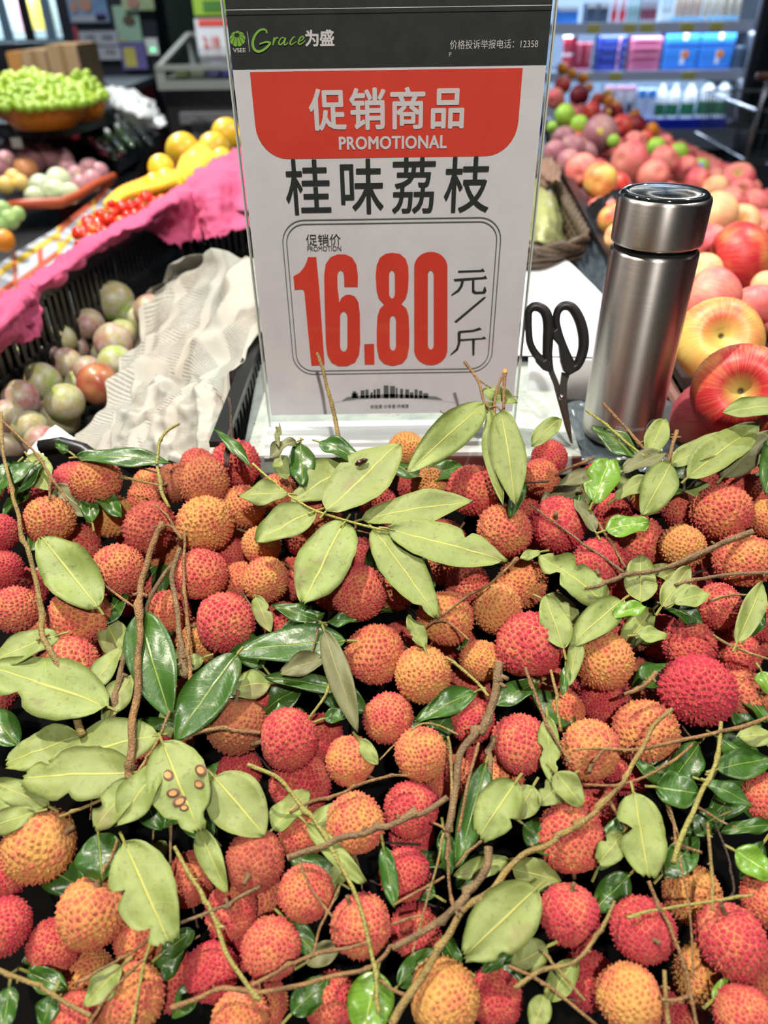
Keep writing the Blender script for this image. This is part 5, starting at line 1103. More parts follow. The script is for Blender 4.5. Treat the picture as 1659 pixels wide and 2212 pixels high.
crate('grape_crate', [atZ(-120, 268, -.3).xy, atZ(137, 268, -.3).xy, atZ(142, 225, -.3).xy, atZ(-100, 225, -.3).xy], Z(-.30), Z(-.335), M['dark_plastic'], 'black crate carrying the large bowl of grapes', slot=.04, rim=.02, wall=.01)
crate('grape_crate', [atZ(143, 266, -.3).xy, atZ(238, 240, -.3).xy, atZ(228, 214, -.3).xy, atZ(150, 222, -.3).xy], Z(-.29), Z(-.335), M['dark_plastic'], 'smaller black crate right of the large grape bowl', slot=.03, rim=.02, wall=.01)
o = MB().add([atZ(-200, 278, -.34), atZ(245, 268, -.34), atZ(240, 222, -.34), atZ(-200, 222, -.34)]+[atZ(-200, 278, -.34)-Vector((0, 0, .03)), atZ(245, 268, -.34)-Vector((0, 0, .03)), atZ(240, 222, -.34)-Vector((0, 0, .03)), atZ(-200, 222, -.34)-Vector((0, 0, .03))], [(0, 1, 2, 3), (7, 6, 5, 4), (0, 4, 5, 1), (1, 5, 6, 2), (2, 6, 7, 3), (3, 7, 4, 0)]).build('display_shelf', M['dark_plastic']); tag(o, 'dark shelf under the grape crates', 'shelf')
# ================================================================ the lychee heap
def lychee_mesh(seed, sub=7, nb=380):
    rs = np.random.RandomState(seed); bm = bmesh.new(); bmesh.ops.create_icosphere(bm, subdivisions=sub, radius=1)
    V = np.array([v.co[:] for v in bm.verts]); F = [[v.index for v in f.verts] for f in bm.faces]; bm.free()
    k = np.arange(nb)+.5; ph = np.arccos(1-2*k/nb); tt_ = PI*(1+5**.5)*k
    C = np.stack([np.cos(tt_)*np.sin(ph), np.sin(tt_)*np.sin(ph), np.cos(ph)], 1)+rs.normal(0, .032, (nb, 3)); C /= np.linalg.norm(C, axis=1)[:, None]
    F1 = np.zeros(len(V)); F2 = np.zeros(len(V)); I1 = np.zeros(len(V), int)
    for s in range(0, len(V), 8000):
        D = np.arccos(np.clip(V[s:s+8000] @ C.T, -1, 1)); o_ = np.argpartition(D, 1, axis=1)[:, :2]; d = np.take_along_axis(D, o_, 1); q = np.argsort(d, axis=1)
        d = np.take_along_axis(d, q, 1); o_ = np.take_along_axis(o_, q, 1); F1[s:s+8000] = d[:, 0]; F2[s:s+8000] = d[:, 1]; I1[s:s+8000] = o_[:, 0]
    e = F2-F1; ss = lambda x, a, b: (lambda t_: t_*t_*(3-2*t_))(np.clip((x-a)/(b-a), 0, 1))
    jit = rs.uniform(.65, 1.2, nb)[I1]; rc = 2/np.sqrt(nb)
    th_ = np.arccos(np.clip(V[:, 2], -1, 1))
    pts = np.clip(1-F1/(rc*.62), 0, 1)
    low = ss(th_, .3, 1.1)                                   # knobs grow pointed away from the stalk
    h = jit*(.028*ss(e, 0, .06)+(.024+.060*low)*pts**1.6)*(.55+.45*low)
    base = 1+.05*np.cos(th_)-.11*np.exp(-(th_/.34)**2)+.02*np.sin(2*th_)
    az = np.arctan2(V[:, 1], V[:, 0]); base *= 1+.02*np.cos(2*az+rs.rand()*6)*np.sin(th_)
    lump = np.array([noise.noise(Vector(v)*1.6+Vector((seed, 0, 0))) for v in V])*.035 if sub < 7 else np.zeros(len(V))
    if sub >= 7:
        for _ in range(6):
            dd = rs.normal(size=3); dd /= np.linalg.norm(dd); lump += .022*np.sin(2.2*(V @ dd)+rs.rand()*6)*.6
    Rr = base+lump+h; W = V*Rr[:, None]; W[:, 2] *= rs.uniform(.98, 1.06)
    me = bpy.data.meshes.new('lychee'); me.from_pydata(W.tolist(), [], F); me.polygons.foreach_set('use_smooth', [True]*len(me.polygons))
    at = me.color_attributes.new('cell', 'FLOAT_COLOR', 'POINT'); rnd = rs.rand(nb)[I1]
    cdat = np.stack([pts, np.clip(e/.055, 0, 1), rnd, np.ones(len(V))], 1).astype(np.float32); at.data.foreach_set('color', cdat.ravel()); me.update()
    return me
def lychee_mat():
    mm = mat('lychee_skin', (.6, .1, .06), .42, spec=.4); t = NT(mm); a = t.n('ShaderNodeAttribute', attribute_name='cell'); s = t.n('ShaderNodeSeparateColor'); t.l(a.outputs['Color'], s.inputs[0])
    oi = t.n('ShaderNodeObjectInfo'); sc_ = t.n('ShaderNodeSeparateColor'); t.l(oi.outputs['Color'], sc_.inputs[0]); red, brown = sc_.outputs[0], sc_.outputs[1]
    v = objvec(t); f = t.noise(v, 1.5, 3, .6); f2 = t.noise(v, 7, 3, .6)
    k = t.math('ADD', red, t.math('MULTIPLY', t.math('SUBTRACT', f, .5), 1.5)); k = t.math('ADD', k, t.math('MULTIPLY', t.math('SUBTRACT', f2, .5), .7)); k = t.math('ADD', k, t.math('MULTIPLY', t.math('SUBTRACT', s.outputs[2], .5), .22))
    r = t.n('ShaderNodeValToRGB'); el = r.color_ramp.elements; t.l(k, r.inputs[0])
    el[0].position = .0; el[0].color = (.70, .375, .10, 1); el[1].position = 1.0; el[1].color = (.56, .026, .072, 1)
    for p_, c_ in ((.22, (.70, .28, .095, 1)), (.45, (.68, .165, .100, 1)), (.70, (.64, .085, .090, 1))): e_ = el.new(p_); e_.color = c_
    # yellow net between the knobs, strongest on the less ripe fruit
    net_ = t.math('MULTIPLY', t.math('SUBTRACT', 1.0, t.ramp(s.outputs[1], .05, .75)), t.math('SUBTRACT', 1.0, t.math('MULTIPLY', t.ramp(k, .45, 1.2), .80)))
    c = t.mix(t.math('MULTIPLY', net_, .90), r.outputs[0], (.86, .47, .13))
    tip_ = t.math('MULTIPLY', t.ramp(s.outputs[0], .66, .90), .55); c = t.mix(tip_, c, (.17, .035, .022))
    redk = t.math('MULTIPLY', t.ramp(s.outputs[0], .15, .7), .34); c = t.mix(redk, c, (.58, .07, .055))
    br = t.math('MULTIPLY', t.ramp(t.math('ADD', brown, t.math('MULTIPLY', t.math('SUBTRACT', f, .5), 1.2)), .25, .9), .62); c = t.mix(br, c, (.26, .105, .04))
    c = t.mix(t.math('MULTIPLY', t.ramp(t.noise(v, 16, 2), .5, .7), .22), c, (.80, .32, .22)); t.col(c); t.bump(t.noise(v, 34, 4, .65), .55, .03)
    t.b.inputs['Subsurface Weight'].default_value = 0
    return mm
LM = lychee_mat(); LY = [lychee_mesh(s) for s in (1, 2, 3, 4)]
for me in LY: me.materials.append(LM)
LYD = lychee_mesh(9, 6, 360); LYD.materials.append(LM)
stalk_m = rough_mat('lychee_stalk', (.20, .12, .05), (.12, .07, .03), 300, .7, .4)
def lychee_stalk():
    b = MB().tube([(0, 0, .86), (0, 0, .95), (.0, .01, 1.02), (.03, .02, 1.14), (.06, .05, 1.30)], [.16, .13, .085, .07, .075], 9)
    me = bpy.data.meshes.new('stalk'); me.from_pydata([v+Vector((.02*noise.noise(v*9), .02*noise.noise(v*8), 0)) for v in b.V], [], b.F); me.polygons.foreach_set('use_smooth', [True]*len(me.polygons)); me.materials.append(stalk_m); return me
LST = lychee_stalk()
# cx cy diameter redness(0-100) layer brown [stalk dx dy toward]
LD = '''205 1039 108 45 0 0|103 1123 108 30 0 0|159 1180 115 72 1 0|238 1113 104 12 1 0|324 1137 113 88 0 3|444 1130 123 22 0 0|440 1040 108 45 0 3|380 1043 88 60 1 5 -.2 .1 .8|314 1075 74 45 2 0|322 1048 55 35 2 0|425 1006 80 80 1 2|512 1000 108 90 0 0|510 1032 70 50 1 4|529 1096 96 28 0 0|258 1229 115 50 0 0|-6 1152 88 95 0 0|5 1232 88 92 1 0|32 1314 105 62 0 0|171 1330 133 48 0 0|435 1238 116 62 0 0 .2 1 0|489 1343 124 78 0 0 -1 .1 .1|514 1256 90 50 1 0|490 1195 76 90 2 0|357 1200 96 40 2 3|366 1318 92 55 2 0|566 1176 78 28 1 0|577 1252 98 35 0 0|600 1063 86 40 1 0|690 1113 96 50 1 0|878 971 78 6 0 0|928 1043 80 16 1 0|1022 1056 112 72 0 0|1092 1143 114 50 0 0|773 1284 118 66 0 0|815 1088 62 85 2 0|775 1202 66 88 2 0|950 1213 96 40 2 1|856 1270 92 45 2 1|1012 1262 96 75 2 1|964 1333 122 34 0 0|1077 1313 112 22 0 0|1127 1260 112 30 1 0|612 1340 70 82 2 0|1185 989 76 92 1 0|1167 1030 76 52 0 0|1207 1136 118 96 0 1 -.3 -.3 .8|1142 1083 86 70 1 0|1208 1078 62 55 2 0|1292 1219 115 92 0 1 -.3 .2 .9|1322 1110 96 92 1 1|1375 1170 122 72 1 0|1477 1180 98 14 0 0|1556 1106 128 58 0 0|1608 1066 96 78 1 0|1652 1118 86 28 1 0|1606 1208 125 48 0 0|1470 1100 76 72 2 0|1404 1068 76 20 1 0|1550 1308 100 78 0 0|1420 1250 80 85 2 0|1336 1275 64 80 2 0|1655 1342 80 82 1 0|1143 1390 141 86 0 0 0 1 .2|1489 1390 118 82 1 1|1312 1368 70 85 2 1|1366 1362 80 55 2 4|148 1443 137 62 0 0|512 1570 130 52 0 5 0 -1 .1|520 1668 82 92 1 0|82 1826 163 16 0 0 1 -.5 .1|430 1390 62 15 2 0|372 1597 64 85 2 0|338 1642 62 92 2 0|814 1412 130 48 0 0|916 1455 122 20 0 0|1038 1424 88 22 1 0|838 1552 108 62 1 0|911 1625 114 38 0 0|756 1640 108 42 0 0 .8 .7 .1|627 1595 134 82 0 1 -1 .1 .1|692 1590 64 88 2 0|650 1692 140 85 1 0 -.7 .6 .2|580 1510 72 92 2 0|1022 1556 82 86 1 0|1126 1605 126 78 0 0|768 1775 128 42 0 0 0 1 .1|885 1745 120 92 1 0|888 1802 104 92 2 0|968 1677 84 60 2 0|1016 1652 82 84 2 0|1086 1678 64 45 2 1|1304 1427 125 28 0 0|1506 1491 160 112 0 0|1605 1505 124 52 1 2|1302 1514 96 94 1 0|1395 1578 144 40 1 2|1273 1616 130 34 0 0 -.2 .3 .9|1231 1805 150 66 0 0 .1 1 .1|1216 1532 72 50 2 1|1285 1735 74 88 2 0|1592 1412 104 78 2 0|1655 1722 80 60 1 0|1356 1670 92 95 3 0|197 1974 160 34 0 1 .25 -1 .1|12 2000 122 92 0 0|117 2040 124 82 1 0|306 2030 118 50 1 0|553 1858 132 75 0 3 -.1 .1 .9|498 1965 100 70 1 0|408 1902 112 72 1 3|587 2043 132 62 0 0|285 2160 152 36 0 1|382 2120 90 82 2 1|455 2095 86 108 1 0|500 2045 84 100 2 0|518 2200 124 42 0 0|155 2212 84 70 0 0|186 2112 92 28 2 0|0 1895 56 92 2 0|659 1930 122 58 0 0|656 1800 72 60 2 1|780 2003 134 62 0 0 -.4 -.9 .1|874 1884 108 96 1 0|895 2010 110 82 2 0|560 1945 92 60 2 1|962 2152 160 8 0 0 -1 -.1 .1|1072 2158 126 90 1 0|715 2162 92 72 2 0|567 2172 92 50 2 0|1228 1979 133 92 0 0 .1 -1 .1|1386 2003 142 98 0 1 .1 -.1 .9|1497 1932 134 22 1 0|1578 2035 160 84 0 0 -.25 -1 .1|1272 2118 130 96 1 0|1356 2158 150 20 0 0 1 0 .1|1521 2108 150 14 1 1|1606 2192 120 72 0 0|1470 2182 92 88 2 1|1659 1945 84 55 0 0|1655 2112 92 58 2 0|1640 1205 70 60 2 0'''
LS = []
for i, s in enumerate(LD.split('|')):
    a = s.split(); q = [float(x) for x in a]; LS.append(dict(px=q[0], py=q[1], d=q[2], red=q[3]/100, lay=int(q[4]), br=q[5]/5, st=q[6:9] if len(q) > 6 else None, i=i))
LIFT = {0: 0.0, 1: -.009, 2: -.020, 3: -.032}
SPH = []; RV = R
for L_ in sorted(LS, key=lambda a: (a['lay'], -a['py'])):
    c = pile(L_['px'], L_['py'], LIFT[L_['lay']]); u = (L_['px']-829.5)/FPX; v = (1106-L_['py'])/FPX
    r = L_['d']*1.02*depth(c)/FPX/2/(1+u*u+v*v)**.25; r = min(max(r, .0135), .0215)
    c = push_apart(c, r, SPH, .955, .0012, 40); SPH.append((c, r)); L_['c'] = c; L_['r'] = r
def put_lychee(c, r, red, br, st, me):
    o = bpy.data.objects.new('lychee', me); COL.objects.link(o); o.location = c; s = r/1.035; o.scale = (s, s, s); o.color = (red, br, 0, 1)
    if st: dirv = screen_dir(st[0], st[1], st[2]); 
    else: dirv = Vector((R.uniform(-.7, .7), R.uniform(-.3, .9), R.uniform(-1, -.25)))
    o.rotation_euler = facing(dirv, R.uniform(0, 6.28))
    if st:
        k = bpy.data.objects.new('stalk', LST); COL.objects.link(k); k.parent = o
    return o
for L_ in LS: L_['o'] = put_lychee(L_['c'], L_['r'], L_['red'], L_['br'], L_['st'], LY[L_['i'] % 4])
# landmarks used to tell the small things apart
LMK = [('the front edge of the price sign', 700, 960), ('the steel thermos', 1335, 965), ('the scissors tip', 1236, 965), ('the newspaper', 330, 985), ('the seven-leaf sprig', 800, 1140), ('the leaf with five brown spots', 415, 1700),
       ('the pair of glossy dark leaves', 380, 1480), ('the thick broken-topped branch', 1065, 1480), ('the magenta lychee', 1505, 1491), ('the hanging leaf bunch by the sign', 1080, 980), ('the forked branch at the right', 1360, 1230),
       ('the single pale leaf at the left', 155, 1240), ('the long glossy leaf in the middle', 620, 1395), ('the long straight branch', 800, 1800), ('the torn pale leaf at the lower left', 320, 1930),
       ('the crossing bottom branches', 940, 2000), ('the spotted leaf at the lower right', 1385, 1810), ('the bottom left corner', 40, 2190), ('the bottom right corner', 1620, 2190), ('the yellow bottom lychee', 962, 2150), ('the big overlapping pale leaves', 190, 1660), ('the bright green little leaf', 1340, 1050), ('the upright twig by the right edge', 1550, 1700)]
SIDE = ['right of', 'below and right of', 'below', 'below and left of', 'left of', 'above and left of', 'above', 'above and right of']
ORD = ['', 'second ', 'third ', 'fourth ', 'fifth ', 'sixth ', 'seventh ', 'eighth ', 'ninth ']
_used = {}
def where(px, py, look, kind):
    """look + kind + position against the nearest findable thing; farther ones of the same look count outward"""
    while len(look.split())+len(kind.split()) > 5: look = ' '.join(look.split()[1:])
    best = sorted(LMK, key=lambda m_: (m_[1]-px)**2+(m_[2]-py)**2)
    for nm, x, y in best[:4]:
        a = math.atan2(py-y, px-x); sd_ = SIDE[int(round(a/(PI/4))) % 8]; dist = math.hypot(px-x, py-y)
        far = 'just ' if dist < 95 else ''
        if dist < 38: txt = f'{look} {kind} right at {nm}'
        else: txt = f'{look} {kind} {far}{sd_} {nm}'
        if txt not in _used: _used[txt] = 1; return txt
    nm, x, y = best[0]; a = math.atan2(py-y, px-x); sd_ = SIDE[int(round(a/(PI/4))) % 8]; base_ = f'{look} {kind} {sd_} {nm}'
    _used[base_] = _used.get(base_, 1)+1; k = _used[base_]-1
    t_ = f'{look} {kind} {sd_} {nm}, {ORD[min(k, 8)].strip()} one out'; _used[t_] = 1; return t_
for L_ in sorted(LS, key=lambda a: a['lay']):
    k = L_['red']; colw = 'magenta' if k > 1.05 else 'crimson' if k >= .88 else 'rosy red' if k >= .68 else 'coral' if k >= .42 else 'orange' if k > .24 else 'yellow-orange'
    if L_['br'] > .5: colw = 'browned '+colw
    if L_['lay'] >= 2: colw = 'shaded '+colw
    if L_['d'] > 148: colw = 'large '+colw
    if L_['i'] == [j for j, s in enumerate(LD.split('|')) if s.startswith('1506 1491')][0]: lab = 'magenta lychee, the most vivid one, in the right half of the heap'
    else: lab = where(L_['px'], L_['py'], colw, 'lychee')
    if L_['st'] and len(lab.split()) < 13: lab += ', stalk showing'
    tag(L_['o'], lab, 'lychee', 'lychees in the heap')
# the shaded layer beneath, seen only through gaps
nd_ = 0
for gy in range(11):
    for gx in range(19):
        if nd_ > 45 or R.random() < .45: continue
        px = -30+gx*95+(gy % 2)*45+R.uniform(-18, 18); py = 1040+gy*112+R.uniform(-18, 18)
        c = pile(px, py, -.050); r = .0168
        if any((c-pc).length < .9*(r+pr) for pc, pr in SPH): c = pile(px, py, -.060)
        if any((c-pc).length < .86*(r+pr) for pc, pr in SPH): continue
        if py < 1050 and 560 < px < 1260: continue
        SPH.append((c, r)); nd_ += 1; o = put_lychee(c, r, R.uniform(.4, 1), R.uniform(0, .5), None, LYD); tag(o, 'lychee in deep shade at the bottom of the heap, glimpsed through gaps', 'lychee', 'lychees deep in the heap')
# crate floor under the heap
def pz(px, py, l): return pile(px, py, l)
Fq = [pz(-400, 985, -.085), pz(2050, 985, -.085), pz(2050, 2700, -.085), pz(-400, 2700, -.085)]
o = MB().add(Fq+[p-Vector((0, 0, .01)) for p in Fq], [(3, 2, 1, 0), (4, 5, 6, 7), (0, 1, 5, 4), (1, 2, 6, 5), (2, 3, 7, 6), (3, 0, 4, 7)]).build('lychee_tray', mat('tray_black', (.003, .003, .003), .9, spec=.05)); tag(o, 'sloping black tray under the lychees', 'tray')
b = MB(); b.beam(atZ(120, 968, -.302), atZ(235, 1035, -.315), .010, .02); P_ = [atZ(88, 965, -.30), atZ(130, 958, -.297), atZ(180, 972, -.30), atZ(225, 1005, -.305), atZ(245, 1045, -.315)]
o = MB().tube(P_, .006, 8).build('crate_rim', M['black_plastic'], smooth=True); o.name = 'black_basket'; tag(o, 'curved black basket rim showing behind the lychees at the left', 'basket')
wallp = [P_[0], P_[1], P_[2], P_[3], P_[4]]; n = 5; mesh('basket_wall', wallp+[p-Vector((0, -.004, .06)) for p in wallp], [(k, k+1, k+1+n, k+n) for k in range(n-1)], M['black_plastic'], o)
# ---------------------------------------------------------------- leaves
def leaf_mat(name, c1, c2, rib, rough, coat, vein=.35, spot=.5):
    mm = mat(name, c1, rough, coat=coat); t = NT(mm); uv = t.n('ShaderNodeUVMap'); sep = t.n('ShaderNodeSeparateXYZ'); t.l(uv.outputs[0], sep.inputs[0])
    s_, a_ = sep.outputs[0], t.math('ABSOLUTE', t.math('SUBTRACT', sep.outputs[1], .5)); v = objvec(t)
    f = t.noise(v, 45, 3, .6); c = t.mix(t.ramp(f, .3, .7), c1, c2)
    ph = t.math('MULTIPLY', t.math('SUBTRACT', s_, t.math('MULTIPLY', a_, .32)), 75.0); vn = t.ramp(t.math('SINE', t.math('ADD', ph, t.math('MULTIPLY', t.noise(v, 30, 2), 7.0))), .94, 1.0)
    c = t.mix(t.math('MULTIPLY', vn, vein), c, rib)
    f3 = t.noise(v, 260, 3, .7); c = t.mix(t.math('MULTIPLY', t.ramp(f3, .57, .70), .65), c, (.085, .085, .03))
    blot = t.noise(v, 34, 3, .6); c = t.mix(t.math('MULTIPLY', t.ramp(blot, .60, .68), spot), c, (.15, .11, .045))
    oi = t.n('ShaderNodeObjectInfo'); c = t.mix(t.math('MULTIPLY', oi.outputs['Random'], .35), c, (c1[0]*.75, c1[1]*.62, c1[2]*.75))
    c = t.mix(t.ramp(a_, .022, .008), c, rib); t.col(c)
    hb = t.math('ADD', t.math('MULTIPLY', vn, -.12), t.math('MULTIPLY', t.ramp(a_, .03, .0), 1.0)); t.bump(t.math('ADD', hb, t.math('ADD', t.math('MULTIPLY', f3, .5), t.math('MULTIPLY', t.noise(v, 120, 3, .6), 1.2))), .4, .0008); return mm
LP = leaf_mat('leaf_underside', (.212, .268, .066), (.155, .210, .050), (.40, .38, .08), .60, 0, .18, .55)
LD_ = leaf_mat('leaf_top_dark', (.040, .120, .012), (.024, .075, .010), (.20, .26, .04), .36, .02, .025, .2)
LG = leaf_mat('leaf_young', (.13, .27, .022), (.10, .22, .02), (.34, .45, .08), .35, .2, .3, .2)
LO = leaf_mat('leaf_old', (.115, .125, .045), (.16, .165, .07), (.26, .24, .09), .6, 0, .2, .6)
petm = mat('petiole_green', (.20, .20, .04), .55)
CV = (0, -.30, .954)
LEAFS = []
def leaf_geo(base, tip_, wid, side, bend=.1, curl=.15, roll=0.0, bites=(), cut=1.0, seed=0, ns=22, na=8):
    ax = tip_-base; L = ax.length; ax.normalize(); n0 = Vector(CV); sdv = ax.cross(n0)
    sdv = sdv.normalized() if sdv.length > .05 else Vector((1, 0, 0)); nn = sdv.cross(ax).normalized()
    if roll: q = Matrix.Rotation(roll, 3, ax); sdv = q @ sdv; nn = q @ nn
    rs = random.Random(seed); ph = rs.uniform(0, 6); wob = rs.uniform(.4, 1)
    V = []; uv = []
    def wprof(s): return (s**.62)*((1-s)**.78)/.415 if 0 < s < 1 else 0
    for j in range(ns+1):
        s = cut*j/ns; w_ = max(wprof(min(s, .999)), .015)*wid/2
        for i in range(-na//2, na//2+1):
            a = i/(na/2); ww = w_
            for (bs, bd, bsgn, bw) in bites:
                if (a > 0) == (bsgn > 0): ww *= 1-bd*math.exp(-((s-bs)/bw)**2)
            ww *= 1+.014*math.sin(s*40+ph)*abs(a)*(1 if cut < 1 or bites else .4)
            jt = (.02*math.sin(a*9+ph)+.012*math.sin(a*23)) if (cut < 1 and j == ns) else 0
            p = base+ax*(L*(s+jt))+sdv*(a*ww)+nn*(L*bend*4*s*(1-s)*.5+curl*w_*(abs(a)**1.6)+.0013*wob*math.sin(s*9+a*2+ph)*abs(a)*2+wid*.075*noise.noise(Vector((s*3.2, a*1.3, seed*1.7)))+wid*.03*noise.noise(Vector((s*9, a*4, seed*2.3))))
            V.append(p); uv.append((s, a*.5+.5))
    m1 = na+1; N = (ns+1)*m1; T_ = .00035; V2 = []
    for j in range(ns+1):
        for i in range(m1):
            V2.append(V[j*m1+i]-nn*T_)
    F = []; mi = []; up_, dn_ = (0, 1)
    for j in range(ns):
        for i in range(na):
            a, b, c, d = j*m1+i, j*m1+i+1, (j+1)*m1+i+1, (j+1)*m1+i
            F += [(a, b, c, d), (a+N, d+N, c+N, b+N)]; mi += [0, 1]
    for j in range(ns):
        for i in (0, na):
            a, b = j*m1+i, (j+1)*m1+i; F.append((a, b, b+N, a+N)); mi.append(0)
    for j in (0, ns):
        for i in range(na): a, b = j*m1+i, j*m1+i+1; F.append((a, b, b+N, a+N)); mi.append(0)
    return V+V2, F, uv+uv, mi
def clear_of(V, maxd=.020, pad=.0012):
    """how far (m) a stiff leaf has to come up the line of sight to lie on the fruit instead of in it"""
    P = np.array([tuple(v) for v in V[:len(V)//2]]); cen = P.mean(0); dr = np.array(tuple(CAM))-cen; dr /= np.linalg.norm(dr)
    best = 0.0
    for c, r in SPH:
        cc = np.array(tuple(c)); rr = r+pad; dlt = P-cc; d2 = (dlt**2).sum(1); ins = d2 < rr*rr
        if not ins.any(): continue
        dl = dlt[ins]; bq_ = dl @ dr; t_ = -bq_+np.sqrt(np.maximum(bq_*bq_-((dl**2).sum(1)-rr*rr), 0)); best = max(best, np.percentile(t_, 80))
    return Vector(dr)*min(best, maxd)
SIDES = {'p': ('LP', 'LD_'), 'd': ('LD_', 'LP'), 'g': ('LG', 'LP'), 'o': ('LO', 'LD_')}
def make_leaf(bx, by, tx, ty, wpx, side='p', lift=.012, bend=.1, curl=.15, roll=0, bites=(), cut=1.0, parent=None, label=None, name='lychee_leaf', seed=0, tl=None, settle=True, off=None, pet=True, group='loose lychee leaves'):
    base = pile(bx, by, lift); tp = pile(tx, ty, lift if tl is None else tl); dd = (depth(base)+depth(tp))/2
    wid = wpx*dd/FPX*1.08
    ms = {'LP': LP, 'LD_': LD_, 'LG': LG, 'LO': LO}; mts = [ms[x] for x in SIDES[side]]
    V, F, uv, mi = leaf_geo(base, tp, wid, side, bend, curl, roll, bites, cut, seed)
    if off is not None: V = [v+off for v in V]
    elif settle: sh = clear_of(V); V = [v+sh for v in V]
    else: sh = Vector((0, 0, 0))
    o = mesh(name, V, F, mts, parent, True, uv=uv, mi=mi, origin=None if parent else V[4])
    if pet:
        s_ = off if off is not None else (sh if settle else Vector((0, 0, 0))); ax = (tp-base).normalized(); L = (tp-base).length
        pts = [base+s_-ax*.006+Vector((0, 0, -.001)), base+s_-ax*.001, base+s_+ax*L*.06]
        MB().tube(pts, [.0008, .0008, .0004], 6).build('leaf_stalk', petm, o)
    if parent is None: tag(o, label, 'leaf', group)
    return o
